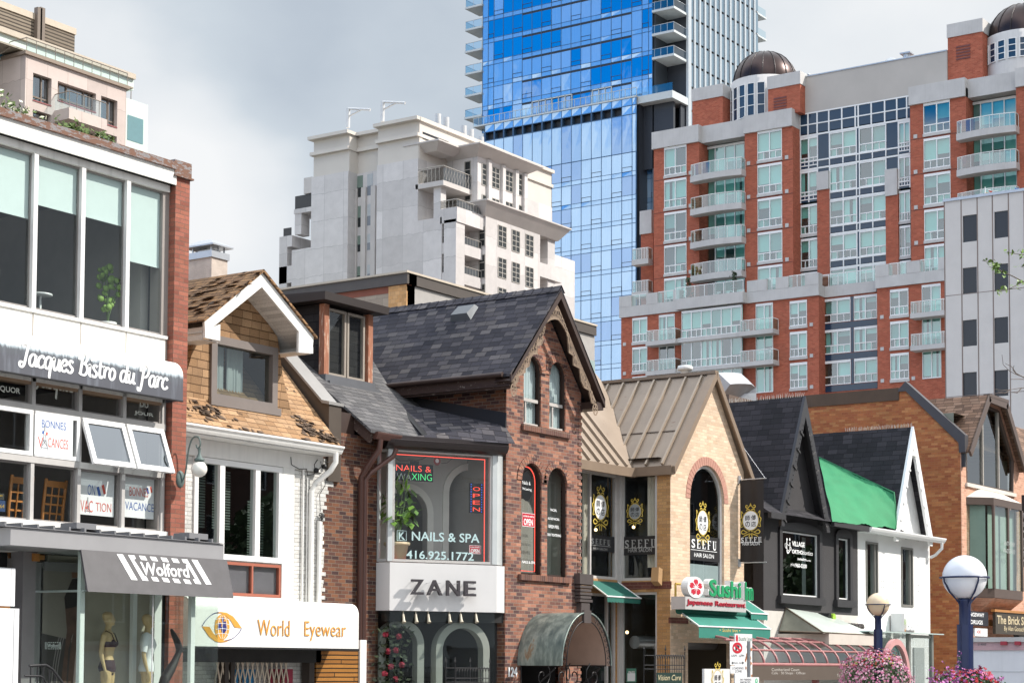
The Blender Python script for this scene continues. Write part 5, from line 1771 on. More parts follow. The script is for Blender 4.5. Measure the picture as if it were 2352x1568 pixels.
for _ in range(15):
 a=r_.uniform(0,6.28)
 top=pc+V((math.cos(a)*.3,math.sin(a)*.3,r_.uniform(.8,2.0)))
 mid=pc+V((math.cos(a)*.12,math.sin(a)*.12,.9))
 st.tube([pc+V((0,0,.36)),mid,top],.010,5)
 for _k in range(9):
  f=r_.random()
  c=mid.lerp(top,f)+V((r_.uniform(-.22,.22),r_.uniform(-.22,.22),r_.uniform(-.15,.15)))
  ln=r_.uniform(.16,.28)
  dr=V((r_.uniform(-1,1),r_.uniform(-1,1),r_.uniform(-1.2,.1))).normalized()
  sd=dr.cross(V((0,0,1))).normalized()*ln*.28
  b.face([c,c+dr*ln*.4+sd,c+dr*ln,c+dr*ln*.4-sd],r_.random())
st.build('stem',MC['stem_green'],t)
b.build('leaves',mat('salon_leaf',(0.16,0.32,0.05),0.5,var=0.5,scale=6),t)
t=thing('cat_figurine','small golden beckoning cat figurine beside the plant pot','figurine',PB.pt(-2.05,4.82,-.2))
cc_=PB.pt(*PB.uv('C2',1337,430),-.2)
b=MB()
loft(b,[(cc_.z,cc_.x,cc_.y,.065,.055),(cc_.z+.06,cc_.x,cc_.y,.075,.06),(cc_.z+.11,cc_.x,cc_.y,.055,.05),(cc_.z+.13,cc_.x,cc_.y,.06,.05),(cc_.z+.18,cc_.x,cc_.y,.055,.05),(cc_.z+.205,cc_.x,cc_.y,.03,.03)],12)
for sx in(-.035,.035):
 b.mesh([cc_+V((sx-.02,0,.19)),cc_+V((sx+.02,0,.19)),cc_+V((sx,-.02,.185)),cc_+V((sx,0,.24))],[(0,1,3),(1,2,3),(2,0,3)])
b.tube([cc_+V((.06,-.02,.08)),cc_+V((.10,-.03,.13)),cc_+V((.095,-.03,.2))],[.022,.02,.026],8)
b.tube([cc_+V((-.06,-.03,.10)),cc_+V((-.05,-.06,.05))],.022,8)
b.build('body',mat('gold_ceramic',(0.52,0.30,0.06),0.3),t)
b=MB()
b.tube([cc_+V((-.05,-.035,.115)),cc_+V((0,-.055,.11)),cc_+V((.05,-.035,.115))],.008,6)
b.build('collar',mat('medallion_red',None)if False else MC['medallion_red'],t)
WSG=mat('white_sign_panel',(0.62,0.61,0.605),0.45,var=0.04)
t=thing('shop_fascia','white box fascia with raised dark letters ZANE below the bay window','sign',PB.pt(-1.2,3.8,0))
b=MB()
A3=PB.pt(bay_l,0,.03)
C3=PB.pt(0.0,0,.03)
pl=[(30.17,23.86),(30.17+.0,A3.y),(A3.x,A3.y),(C3.x,C3.y),(32.70,C3.y+.05),(32.70,23.86)]
pl=[(A3.x-.0,23.86),(A3.x,A3.y),(C3.x,C3.y),(32.69,C3.y+.04),(32.69,23.86)]
n=len(pl)
vs=[(x,y,3.81)for x,y in pl]+[(x,y,4.78)for x,y in pl]
b.mesh(vs,[tuple(reversed(range(n))),tuple(range(n,2*n))]+[(i,(i+1)%n,n+(i+1)%n,n+i)for i in range(n)])
b.build('box',WSG,t)
LZ=mat('plum_grey_letter',(0.042,0.036,0.042),0.5)
PZ=PB.off(.03)
for ch_,a,c in(('Z',(1432,612),(1548,755)),('A',(1580,618),(1720,762)),('N',(1760,622),(1880,767)),('E',(1922,628),(2028,770))):
 r=PB.off(.22).rect(('C2',*a),('C2',*c))
 text(ch_,PB,r,LZ,t,name='letter',d=.13,ext=.07,off=.012)
 b=MB()
 for u in(r[0]+.05,r[1]-.05):
  b.tube([PB.pt(u,r[3]-.06,.03),PB.pt(u,r[3]-.06,.2)],.006,5)
  b.tube([PB.pt(u,r[2]+.06,.03),PB.pt(u,r[2]+.06,.2)],.006,5)
 b.build('letter_pin',ALU,t)
t=thing('boutique_window','dark glass boutique window with two pale arches behind the glass','shop window',PB.pt(-1.2,0,0))
MB().fb(PB,bay_l+.02,-.02,0.4,3.80,-0.02,-0.01).build('front_pane',glass('boutique_glass',(0.86,0.9,0.89),0.015,0.12),t)
MB().box(30.20,30.21,A2.y+.03,23.86,0.4,3.8).build('side_pane',MC['boutique_glass'],t)
b=MB()
b.box(30.0,32.69,25.8,25.9,0,3.8)
b.box(30.25,32.69,23.87,25.9,3.77,3.805)
b.box(30.25,32.69,23.9,25.8,0,.3)
b.box(30.2,30.24,23.9,25.8,0,3.8)
b.box(32.64,32.69,22.6,25.8,0,3.8)
b.build('back_wall',DARK,t)
PI2=PB.off(-.30)
b=MB()
u_=lambda x:PI2.uv('C2',x,1200)[0]
zt_=PI2.uv('C2',1340,985)[1]
ar=[(u_(1130),u_(1545),zt_),(u_(1655),u_(2148),PI2.uv('C2',1900,995)[1])]
for a0_,a1_,zz in ar:
 c,r=(a0_+a1_)/2,(a1_-a0_)/2
 for j in range(20):
  q0,q1=math.pi*j/20,math.pi*(j+1)/20
  b.fprism(PI2,[(c+rr*math.cos(t_),zz-r+rr*math.sin(t_))for rr,t_ in((r-.15,q0),(r,q0),(r,q1),(r-.15,q1))],-0.25,0.0)
 for u in(a0_,a1_-.15):
  b.fb(PI2,u,u+.15,0.35,zz-r,-0.25,0.0)
b.build('inner_arch',mat('pale_shop_arch',(0.42,0.40,0.36),0.8),t)
b=MB()
b.fb(PI2,bay_l,.3,3.6,3.80,-0.1,0.1)
b.build('ceiling_track',DARK,t)
b=MB()
for x in(1352,1468,1582,1775,1880,2020):
 p=PI2.off(.3).pt(*PI2.off(.3).uv('C2',x,935))
 b2=MB()
 b2.tube([p+V((0,0,.1)),p],.01,6)
 b2.tube([p,p+V((-.02,-.03,-.12)),p+V((-.03,-.05,-.17))],[.022,.03,.045],10)
 b2.build('track_spotlight',mat('cream_spotlight',(0.50,0.45,0.35),0.4),t)
t2=thing('rose_garland','garland of red and pink roses climbing the left arch in the boutique window','flowers',PI2.pt(u_(1260),.4,.1))
r_=random.Random(31)
b=MB()
g=MB()
for _ in range(430):
 x,y=r_.gauss(1275,62),r_.uniform(1020,1640)
 p=PI2.off(.12).pt(*PI2.off(.12).uv('C2',x,y))+V((0,r_.uniform(-.1,.1),0))
 e1=V((r_.uniform(-1,1),r_.uniform(-1,1),r_.uniform(-1,1))).normalized()*.06
 e2=e1.orthogonal().normalized()*.04
 g.face([p-e1,p-e2,p+e1,p+e2],r_.random())
g.build('leaves',mat('dark_rose_leaf',(0.05,0.065,0.025),0.6,var=.5,scale=9),t2)
for x,y in((1190,1120),(1312,1138),(1212,1275),(1285,1265),(1338,1398),(1240,1415),(1278,1530),(1180,1480)):
 p=PI2.off(.2).pt(*PI2.off(.2).uv('C2',x,y))
 f=MB()
 for _ in range(16):
  d_=V((r_.uniform(-1,1),r_.uniform(-1,.2),r_.uniform(-1,1))).normalized()
  c=p+d_*.045
  e1=d_.orthogonal().normalized()*.045
  e2=d_.cross(e1).normalized()*.045
  f.face([c-e1,c-e2+d_*.012,c+e1,c+e2+d_*.012])
 f.build('rose',mat('rose_red',(0.40,0.02,0.05),0.6,var=.3,scale=20),t2)
PS2=FG2.off(-.1)
open_sign(PS2,PS2.rect(('C3',85,0),('C3',200,140)),0.02,'red OPEN sign in the left arched window of the brown brick gable')
b=MB()
w_=wins[2]
pts=[PS2.pt(u,v,-.03)for u,v in arch(w_[0]+.08,w_[1]-.07,w_[2]+.08,w_[3]-.07)]
t=thing('neon_light','red neon tube following the left arched window of the brick gable','neon light',PS2.pt(w_[0],w_[2]))
b.tube(pts+pts[:1],0.011,6)
b.build('tube',NEON,t)
t=thing('oval_sign','black oval nails and waxing sign in the left arched gable window','sign',PS2.pt(w_[0],6.3))
c=PS2.uv('B3',130,1328)
MB().fp(PS2,[(max(w_[0]+.06,c[0]+.22*math.cos(i*math.pi/14)),c[1]+.32*math.sin(i*math.pi/14))for i in range(28)],.01).build('board',MC['sign_black'],t)
text('Nails &',PS2,PS2.rect(('B3',92,1275),('B3',165,1318)),LETW,t,d=.012,ext=.001)
text('Waxing',PS2,PS2.rect(('B3',90,1335),('B3',175,1378)),LETW,t,d=.012,ext=.001)
t=thing('window_lettering','white treatment list lettered on the right arched gable window','lettering',PS2.pt(34.3,4.8))
for s,(k,a,c)in(('FACIAL',('B3',(350,1530),(408,1562))),('ACNE FACIAL',('C3',(325,42),(432,78))),('GREEN PEEL',('C3',(330,112),(428,152))),('SKIN TIGHTENING',('C3',(322,190),(445,228)))):
 text(s,PS2,PS2.rect((k,*a),(k,*c)),LETW,t,d=.01,ext=.001,off=.012)
text('NAILS & SPA',PS2,PS2.rect(('C3',88,440),('C3',208,475)),LETW,t,d=.01,ext=.001,off=.012)
BRZ=mat('dark_bronze_pipe',(0.12,0.10,0.095),0.45,0.4,var=.2)
t=thing('rain_conductor','boxy dark metal rain conductor with pleated neck at the gable corner','drainpipe',(35.8,22.3,3.6))
F=FY(22.25)
bx=lambda a,c:F.rect(('C3',*a),('C3',*c))
r=bx((625,562),(748,665))
b=MB()
b.fb(F,r[0],r[1],r[2],r[3],-.3,0)
b.build('head',BRZ,t)
b=MB()
for i in range(5):
 y=668+i*32
 r=bx((627+(i%2)*3,y),(740-(i%2)*12,y+30))
 b.fb(F,r[0],r[1],r[2],r[3],-.26,-.0)
b.build('pleats',BRZ,t)
r=bx((640,830),(722,1030))
MB().fb(F,r[0]+.02,r[1],r[2],r[3],-.2,-.02).build('pipe',BRZ,t)
t=thing('house_number','white house number 124 on the brick beside the copper canopy','house number',FG2.pt(32.8,2.4))
text('124',FG2,(FG2.uv('C2',2285,1450)[0]+.12,FG2.uv('C3',42,1450)[0],FG2.uv('C3',10,1508)[1],FG2.uv('C3',10,1420)[1]),LETW,t,d=.012,ext=.012,off=.02)
CX,CR,CZ,CHH=34.13,0.985,2.72,1.12
m,nt=new_mat('weathered_copper')
n1=nd(nt,'ShaderNodeTexNoise',i_Vector=pos(nt,(2.5,2.5,0.8)),i_Scale=2.2,i_Detail=7,i_Roughness=0.6)
cc=ramp(nt,n1.outputs['Fac'],[(0.30,(0.09,0.12,0.115)),(0.48,(0.17,0.21,0.19)),(0.62,(0.31,0.36,0.32)),(0.70,(0.27,0.18,0.10)),(0.76,(0.24,0.27,0.24))])
finish(nt,pbsdf(nt,cc,0.45,0.5).outputs[0])
t=thing('entrance_canopy','weathered green copper barrel canopy with scrolled iron front arch','canopy',(CX,21.8,CZ))
N_=26
def arcp(r,h,y):
 return[V((CX+r*math.cos(math.pi*i/N_),y,CZ+h*math.sin(math.pi*i/N_)))for i in range(N_+1)]
b=MB()
A_,B_=arcp(CR,CHH,22.39),arcp(CR,CHH,21.28)
b.mesh(A_+B_,[(i,i+1,N_+2+i,N_+1+i)for i in range(N_)],0,True)
b.tube(B_,.02,6)
b.build('shell',m,t)
A_,B_=arcp(CR-.03,CHH-.03,22.39),arcp(CR-.03,CHH-.03,21.30)
b=MB()
b.mesh(A_+B_,[(i,i+1,N_+2+i,N_+1+i)for i in range(N_)],0,True)
b.build('lining',mat('brown_lining',(0.48,0.33,0.26),0.6,var=.15),t)
b=MB()
b.tube(arcp(CR-.20,CHH-.17,21.29),.012,6)
b.tube(arcp(CR-.02,CHH-.02,21.285),.014,6)
for i in range(13):
 a=math.pi*(i+.5)/13
 if 0.42<(i+.5)/13<0.58:
  continue
 c=V((CX+(CR-.11)*math.cos(a),21.285,CZ+(CHH-.095)*math.sin(a)))
 rad_=V((math.cos(a),0,math.sin(a)))
 tan_=V((-math.sin(a),0,math.cos(a)))
 for s_ in(-1,1):
  b.tube([c+tan_*s_*(.055+(.045-.004*j)*math.cos(j*.7)*.9)+rad_*(.045-.004*j)*math.sin(j*.7)*1.4 for j in range(9)],.007,5)
b.build('scroll_band',BLACKM,t)
b=MB()
b.box(CX-.14,CX+.14,21.26,21.32,CZ+CHH-.22,CZ+CHH+.05)
b.build('key_block',BRZ,t)
b=MB()
for xs in(CX-CR+.1,CX+CR-.1):
 s_=1 if xs<CX else-1
 for k_ in range(2):
  c=V((xs+s_*.28,21.5+k_*.5,CZ-.22))
  sp_=[c+V(((.03+.025*j)*math.cos(j*.62)*s_,0,(.03+.022*j)*math.sin(j*.62)))for j in range(13)]
  b.tube(sp_,.014,6)
 b.tube([(xs,21.35,CZ),(xs,22.38,CZ)],.016,6)
 b.tube([(xs,22.36,CZ),(xs,22.36,CZ-.8),(xs,22.2,CZ-.6),(xs,21.5,CZ-.05)],.016,6)
b.build('scroll_bracket',BLACKM,t)
YBR=brick('yellow_brick',0.225,0.0765,[(0.72,0.54,0.39),(0.70,0.52,0.37),(0.74,0.57,0.42),(0.71,0.53,0.38),(0.68,0.49,0.34)],(0.60,0.47,0.34),0.009,0.15,bump=0.7)
YBR2=brick('shaded_yellow_brick',0.225,0.0765,[(0.50,0.28,0.115),(0.46,0.25,0.10),(0.54,0.31,0.13),(0.48,0.27,0.12)],(0.34,0.22,0.12),0.009,0.2,bump=0.7)  # yellow brick again, with the side wall's shade put into the colour
HS=thing('yellow_brick_house','yellow brick house with a brown standing-seam metal roof and a tall arched window','building',(41,26,0))
XS0,XS1=39.69,43.5
aw=(40.65,42.42,3.75,7.69)
aps=(41.78,9.98)
b=MB()
b.wall(FG2,[(XS0,0),(XS1,0),(XS1,7.7),aps,(XS0,7.44)],[arch(*aw),(lambda r:rectp(r))((40.55,42.8,0.2,3.3))],th=0.3,reveal=0.14)
b.build('gable_wall',YBR,HS)
b=MB()
FSX=FX(XS0)
sw=(-23.80,-22.77,4.78,7.40)
lw=(-23.80,-22.77,0.3,4.50)
b.wall(FSX,[(-23.83,0),(-22.41,0),(-22.41,7.46),(-23.83,7.46)],[rectp(sw),rectp(lw)],d=0.003,th=0.25,reveal=0.15)
b.build('side_wall',YBR2,HS)
b=MB()
mw1,mw2=(37.9,39.60,4.80,7.36),(37.6,39.55,0.3,4.45)
b.wall(FW.off(.05),[(35.5,0),(39.69,0),(39.69,7.4),(35.5,7.4)],[rectp(mw1),rectp(mw2)],th=0.25,reveal=0.15)
b.build('front_wall',YBR2,HS)
MB().box(36,43.4,26.5,34,0,7.5).build('rear_wall',YBR2,HS)
b=MB()
b.face([(43.49,22.41,0),(43.49,30,0),(43.49,30,7.6),(43.49,22.41,7.6)])
b.build('far_side_wall',YBR2,HS)
PINKB=brick('pink_arch_brick',0.0765,0.22,[(0.50,0.26,0.20),(0.54,0.29,0.22),(0.46,0.23,0.18)],(0.62,0.46,0.38),0.007,0.1,offset=0.0)
b=MB()
c,r=(aw[0]+aw[1])/2,(aw[1]-aw[0])/2
zc=aw[3]-r
for i in range(27):
 a0,a1=math.pi*(i+.06)/27,math.pi*(i+.94)/27
 b.fprism(FG2,[(c+rr*math.cos(a),zc+rr*math.sin(a))for rr,a in((r,a0),(r+.21,a0),(r+.21,a1),(r,a1))],-0.02,0.012,RND.random(),back=False)
b.build('arch_bricks',mat('pink_brick',(0.52,0.27,0.205),0.85,var=.15,scale=8,fine=.2),HS)
MAROON=brick('maroon_band_brick',0.225,0.0765,[(0.17,0.06,0.045),(0.14,0.05,0.04)],(0.25,0.14,0.10),0.009,0.1)
zb_=FG2.uv('C3',1345,985)[1]
MB().fb(FG2,XS0-.012,40.55,zb_-.07,zb_+.07,-0.05,0.012).build('brick_band',MAROON,HS)
zb2=FSX.uv('C3',1390,668)[1]
MB().fb(FSX,-23.78,-22.40,zb2-.09,zb2+.09,-0.05,0.012).build('brick_band',MAROON,HS)
SFR=mat('grey_white_frame',(0.56,0.54,0.52),0.5)
SALG=glass('salon_glass',(0.85,0.88,0.87),0.03,0.22)
w=window(HS,FSX,sw,SFR,SALG,0.07,-0.03,0.08,name='corner_window')
CURT=mat('cream_curtain',(0.66,0.60,0.50),0.9)
def curtain(parent,F,u0,u1,v0,v1,d,m_,name='curtain',k=14,amp=.025):
 n=k*2
 vs=[]
 for i in range(n+1):
  x=u0+(u1-u0)*i/n
  dd=d+amp*math.sin(i*math.pi/2*1.1)
  vs+=[F.pt(x,v0,dd),F.pt(x,v1,dd)]
 return MB().mesh(vs,[(2*i,2*i+2,2*i+3,2*i+1)for i in range(n)],0,True).build(name,m_,parent)
curtain(w,FSX,sw[1]-.38,sw[1]-.06,5.1,7.3,-.2,CURT,k=6)
w=window(HS,FW.off(.05),mw1,SFR,SALG,0.07,-0.03,0.08,mull=(.30,),name='corner_window')
curtain(w,FW.off(.05),38.3,38.62,4.9,7.3,-.2,CURT,k=6)
w=window(HS,FSX,lw,SFR,SALG,0.06,-0.03,0.08,name='shop_pane')
w=window(HS,FW.off(.05),mw2,SFR,SALG,0.06,-0.03,0.08,mull=(.82,),name='shop_pane')
MB().box(XS0-.10,XS0+.02,23.76,23.86,0.2,7.42).build('corner_post',SFR,HS)
b=MB()
F_=FG2
ii=arch(aw[0]+.07,aw[1]-.07,aw[2]+.05,aw[3]-.07)
oo=arch(*aw)
n=len(oo)
vs=[F_.pt(a,c_,-.06)for a,c_ in oo]+[F_.pt(a,c_,-.06)for a,c_ in ii]
b.mesh(vs,[(k,(k+1)%n,n+(k+1)%n,n+k)for k in range(n)])
vs=[F_.pt(a,c_,-.06)for a,c_ in ii]+[F_.pt(a,c_,-.13)for a,c_ in ii]
b.mesh(vs,[(k,(k+1)%n,n+(k+1)%n,n+k)for k in range(n)])
w=b.build('arched_window',SFR,HS)
MB().fp(F_,ii,-.10).build('pane',SALG,w)
zt1=FG2.uv('C3',1640,465)[1]
MB().fb(F_,aw[0]+.07,aw[1]-.07,aw[2]+.3,zt1,-.16,-.115).build('frosted_panel',mat('blue_grey_film',(0.36,0.43,0.44),0.6),w)
curtain(w,F_,aw[0]+.1,aw[0]+.26,5.8,7.2,-.5,CURT,k=4)
curtain(w,F_,aw[0]+.55,aw[0]+.85,5.8,7.0,-1.0,CURT,k=6)
room(HS,FG2,(39.72,43.4,4.6,7.75),1.4,DARK,d=-.35,left=False)
room(HS,FG2,(39.75,43.4,0.2,4.5),2.5,mat('warm_shop_interior',(0.10,0.085,0.06),0.9),d=-.35,left=False)
room(HS,FW,(35.6,39.6,0.2,7.4),2.5,DARK,d=-.25)
b=MB()
b.tube([(39.95,23.55,3.3),(43.3,23.2,3.3)],.16,14)
for k_,(pl_,kk_,x_,y_,dd_)in enumerate(((FSX,'C3',1057,1100,-.6),(FW,'C3',770,160,-.5),(FSX,'C3',1117,135,-.6),(FG2,'C3',1660,1068,-.8))):
 MB().ball(pl_.off(dd_).pt(*pl_.off(dd_).uv(kk_,x_,y_)),.04,8,6).build('interior_lamp',emis('warm_bulb',(1.0,.7,.35),4.0),HS)
b.build('ceiling_duct',mat('silver_duct',(0.45,0.46,0.47),0.3,0.7),HS)
METR=mat('brown_roof_metal',(0.26,0.19,0.135),0.5,0.2,var=.18,scale=1.5)
m,nt=new_mat('weathered_roof_metal')
n1=nd(nt,'ShaderNodeTexNoise',i_Vector=pos(nt),i_Scale=1.2,i_Detail=5)
c1=ramp(nt,n1.outputs['Fac'],[(0.3,(0.24,0.185,0.14)),(0.7,(0.30,0.235,0.18))])
n2=nd(nt,'ShaderNodeTexNoise',i_Vector=pos(nt,(9,2.5,9)),i_Scale=1.6,i_Detail=5,i_Roughness=.6)
c1=mixc(nt,ramp(nt,n2.outputs['Fac'],[(0.67,0.0),(0.70,0.85)]),c1,(0.13,0.055,0.03))
finish(nt,pbsdf(nt,c1,0.45,0.25).outputs[0])
METS=m
RXS,RZS,EZS=41.78,10.03,7.52
EXL,EXR=39.66,43.78
b=MB()
for ex,ez in((EXL,EZS-.02),(EXR,7.55)):
 b.hexa([(RXS,22.28,RZS-.05),(ex,22.28,ez-.05),(ex,30,ez-.05),(RXS,30,RZS-.05),(RXS,22.28,RZS),(ex,22.28,ez),(ex,30,ez),(RXS,30,RZS)])
b.build('metal_roof',METS,HS)
b=MB()
sl_=V((EXL-RXS,0,EZS-RZS)).normalized()
nl_=V((-(RZS-EZS),0,RXS-EXL)).normalized()
RIB=mat('pale_rib_metal',(0.34,0.27,0.205),0.45,0.3)
for j in range(15):
 y=22.62+j*.455
 p0=V((RXS,y,RZS))+sl_*.12
 p1=V((EXL,y,EZS))-sl_*.04
 w_=V((0,.026,0))
 b.hexa([p0-w_,p1-w_,p1+w_,p0+w_,p0-w_+nl_*.065,p1-w_+nl_*.065,p1+w_+nl_*.065,p0+w_+nl_*.065])
b.build('roof_ribs',RIB,HS)
b=MB()
for f in(.62,):
 p0=V((RXS,22.6,RZS)).lerp(V((EXL,22.6,EZS)),f)
 b.hexa([p0,p0+sl_*.03,p0+sl_*.03+V((0,4.6,0)),p0+V((0,4.6,0)),p0+nl_*.012,p0+sl_*.03+nl_*.012,p0+sl_*.03+nl_*.012+V((0,4.6,0)),p0+nl_*.012+V((0,4.6,0))])
b.build('roof_lap',mat('dark_lap_metal',(0.10,0.07,0.05),0.5,0.3),HS)
b=MB()
b.box(RXS-.09,RXS+.09,22.25,30,RZS-.03,RZS+.045)
p0,p1=V((RXS,0,RZS+.02)),V((EXL,0,EZS+.02))
for ex,ez in((EXL-.02,EZS-.04),(EXR+.02,7.52)):
 s_=-1 if ex<RXS else 1
 d_=V((ex-RXS,0,ez-RZS)).normalized()
 nn_=V((-d_.z*s_*-1,0,abs(d_.x)))
 up_=V((s_*abs(d_.z),0,abs(d_.x)))*.03
 a0_,a1_=V((RXS,22.24,RZS+.0)),V((ex,22.24,ez))
 b.hexa([a0_-V((0,0,.17)),a1_-V((0,0,.17)),a1_-V((0,-.04,.17)),a0_-V((0,-.04,.17)),a0_+up_,a1_+up_,a1_+up_+V((0,.24,0)),a0_+up_+V((0,.24,0))])
b.build('verge_trim',METR,HS)
b=MB()
b.face([(RXS,22.29,RZS-.06),(EXR,22.29,7.47),(EXR,22.42,7.47),(RXS,22.42,RZS-.06)])
b.box(XS0-.10,XS0+.06,22.32,23.5,7.30,7.52)
b.box(35.6,39.2,23.36,23.44,7.28,7.50)
b.hexa([(39.1,23.36,7.28),(39.66,23.3,7.28),(39.66,23.5,7.28),(39.1,23.44,7.28),(39.1,23.36,7.5),(39.66,23.3,7.5),(39.66,23.5,7.5),(39.1,23.44,7.5)])
b.build('eave_fascia',METR,HS)
b=MB()
kS=1.18
zs_=lambda y:7.48+kS*(y-23.38)
b.face([(35.6,23.38,zs_(23.38)),(41.7,23.38,zs_(23.38)),(41.7,26.0,zs_(26.0)),(35.6,26.0,zs_(26.0))])
b.build('front_roof',METS,HS)
b=MB()
for j in range(8):
 x=36.3+j*.43
 b.hexa([(x-.025,23.4,zs_(23.4)),(x+.025,23.4,zs_(23.4)),(x+.025,25.9,zs_(25.9)),(x-.025,25.9,zs_(25.9)),(x-.025,23.36,zs_(23.4)+.05),(x+.025,23.36,zs_(23.4)+.05),(x+.025,25.86,zs_(25.9)+.05),(x-.025,25.86,zs_(25.9)+.05)])
b.build('front_ribs',RIB,HS)
GOLD=mat('emblem_gold',(0.62,0.46,0.08),0.45)
EMW=mat('emblem_white',(0.78,0.79,0.80),0.6,var=.02)
def emblem(F,c,h,parent,d,bg=EMW):
 """oval crest: white oval with four characters, gold scroll work above and below"""
 rx,ry=.27*h,.30*h
 b=MB()
 b.fp(F,[(c[0]+rx*math.cos(i*math.pi/14),c[1]+ry*math.sin(i*math.pi/14))for i in range(28)],d)
 b.build('crest_oval',bg,parent)
 b=MB()
 ribbon(b,F,[(c[0]+rx*1.06*math.cos(i*math.pi/14),c[1]+ry*1.05*math.sin(i*math.pi/14))for i in range(29)],.022*h,d+.002)
 for s_ in(-1,1):
  for st in([(.0,.52),(.05,.44),(.12,.40),(.17,.44),(.14,.49),(.09,.46)],[(.02,.34),(.10,.36),(.16,.32)],[(.26,.22),(.33,.30),(.32,.12),(.37,.05),(.33,-.08),(.35,-.2),(.27,-.18)],[(.02,-.34),(.14,-.36),(.26,-.30),(.33,-.36),(.27,-.42),(.16,-.39),(.0,-.31)],[(.03,-.40),(.10,-.44),(.20,-.47),(.26,-.52)],[(.0,-.42),(.05,-.48),(.03,-.58)]):
   pts=[(c[0]+s_*x*h,c[1]+y*h)for x,y in spline(st,4)]
   ribbon(b,F,pts,[.030*h*(1-.6*abs(2*i/(len(pts)-1)-1))+.006*h for i in range(len(pts))],d+.003)
 b.fp(F,[(c[0],c[1]+.56*h),(c[0]-.03*h,c[1]+.50*h),(c[0],c[1]+.44*h),(c[0]+.03*h,c[1]+.50*h)],d+.004)
 b.build('crest_scrolls',GOLD,parent)
 q_=.085*h
 for ch_,x,y in(('師',-.105,.085),('傅',.105,.085),('の',-.105,-.115),('店',.105,-.115)):
  text(ch_,F,(c[0]+x*h-q_,c[0]+x*h+q_,c[1]+y*h-q_,c[1]+y*h+q_),LETK,parent,name='character',d=d+.002,ext=.001,off=.012)
def seefu(F,r1,r2,parent,d,m_=LETW):
 """SEEFU over a rule over HAIR SALON: r1 holds the name, r2 the second line"""
 n=5
 w_=(r1[1]-r1[0])/n
 for i,ch_ in enumerate('SEEFU'):
  u0=r1[0]+w_*i+w_*.16
  u1=u0+w_*.66
  if ch_=='S':
   text('S',F,(u0,u1,r1[2],r1[3]),m_,parent,name='letter',d=d,ext=.001,off=.02)
   continue
  b=MB()
  h=r1[3]-r1[2]
  st=(u1-u0)*.26
  th_=h*.07
  q0=u0+(u1-u0)*.12
  if ch_ in 'EF':
   b.fq(F,q0,q0+st,r1[2],r1[3],d)
   b.fq(F,u0,u1,r1[3]-th_,r1[3],d+.0008)
   b.fq(F,q0,u1-(u1-u0)*.18,r1[2]+h*.48,r1[2]+h*.48+th_,d+.0008)
   b.fq(F,u1-th_*1.2,u1,r1[3]-h*.24,r1[3],d+.0012)
   b.fq(F,u0,u1 if ch_=='E' else q0+st*1.5,r1[2],r1[2]+th_,d+.0008)
   if ch_=='E':
    b.fq(F,u1-th_*1.2,u1,r1[2],r1[2]+h*.26,d+.0012)
  else:
   b.fq(F,q0,q0+st,r1[2]+h*.25,r1[3],d)
   b.fq(F,u1-th_*1.8,u1-th_*.6,r1[2]+h*.25,r1[3],d)
   b.fq(F,u0,q0+st*1.35,r1[3]-th_,r1[3],d+.0008)
   b.fq(F,u1-th_*3,u1+th_*.5,r1[3]-th_,r1[3],d+.0008)
   c0=(q0+st/2+u1-th_)/2
   rr=(u1-th_-q0-st/2)/2
   pp_=[(c0-rr*math.cos(a),r1[2]+h*.25-h*.22*math.sin(a))for a in[math.pi*j/10 for j in range(11)]]
   ribbon(b,F,pp_,[st*(1-.6*j/10)for j in range(11)],d)
  b.build('letter',m_,parent)
 b=MB()
 yy=(r1[2]*.62+r2[3]*.38)
 b.fq(F,r1[0],r1[1],yy-.006,yy+.006,d)
 b.build('rule',m_,parent)
 text('HAIR SALON',F,r2,m_,parent,d=d,ext=.001,off=.004)
FA=FG2.off(-.09)
t=thing('salon_window_sign','black film with SEEFU HAIR SALON and gold crest on the tall arched window','sign',FA.pt(41.5,5.2))
r=FA.rect(('C3',1637,205),('C3',1918,470))
MB().fb(FA,aw[0]+.08,aw[1]-.08,r[2]+.02,r[3],0,.004).build('film',LETK,t)
seefu(FA,FA.rect(('C3',1640,240),('C3',1882,350)),FA.rect(('C3',1672,368),('C3',1852,425)),t,.006)
emblem(FA,FA.uv('C3',1752,95),.98,t,.004)
FS3=FSX.off(-.06)
t=thing('salon_window_sign','dim black film with SEEFU HAIR SALON on the salon window beside the yellow brick painted in its shaded tone','sign',FS3.pt(-23.3,5.4))
r=FS3.rect(('C3',1015,225),('C3',1335,385))
MB().fb(FS3,sw[0]+.07,sw[1]-.07,r[2],r[3],0,.004).build('film',LETK,t)
GREYL=mat('grey_sign_lettering',(0.38,0.38,0.37),0.6)
seefu(FS3,FS3.rect(('C3',1028,255),('C3',1328,318)),FS3.rect(('C3',1068,332),('C3',1285,360)),t,.006,GREYL)
emblem(FS3,(FS3.uv('B3',1130,1530)[0],FS3.uv('B3',1130,1560)[1]),.62,t,.004,mat('dim_crest',(0.30,0.33,0.34),0.6))
FM=FW.off(0.0)
t=thing('salon_window_sign','black film with SEEFU HAIR SALON and bright gold crest on the recessed left salon window','sign',FM.pt(38.8,5.4))
r=FM.rect(('C3',715,200),('C3',950,372))
MB().fb(FM,r[0],39.55,r[2],r[3],.0,.004).build('film',LETK,t)
seefu(FM,FM.rect(('C3',722,235),('C3',905,305)),FM.rect(('C3',745,318),('C3',873,352)),t,.006,GREYL)
emblem(FM,FM.uv('B3',812,1520),0.98,t,.004)
FBN=FX(43.22)
t=thing('hanging_banner','black hanging banner with gold crest and SEEFU HAIR SALON on wall brackets','banner',FBN.pt(-22,5.4))
r=FBN.rect(('B3',2078,1275),('C3',2312,450))
u0_=FBN.uv('B3',2078,1400)[0]
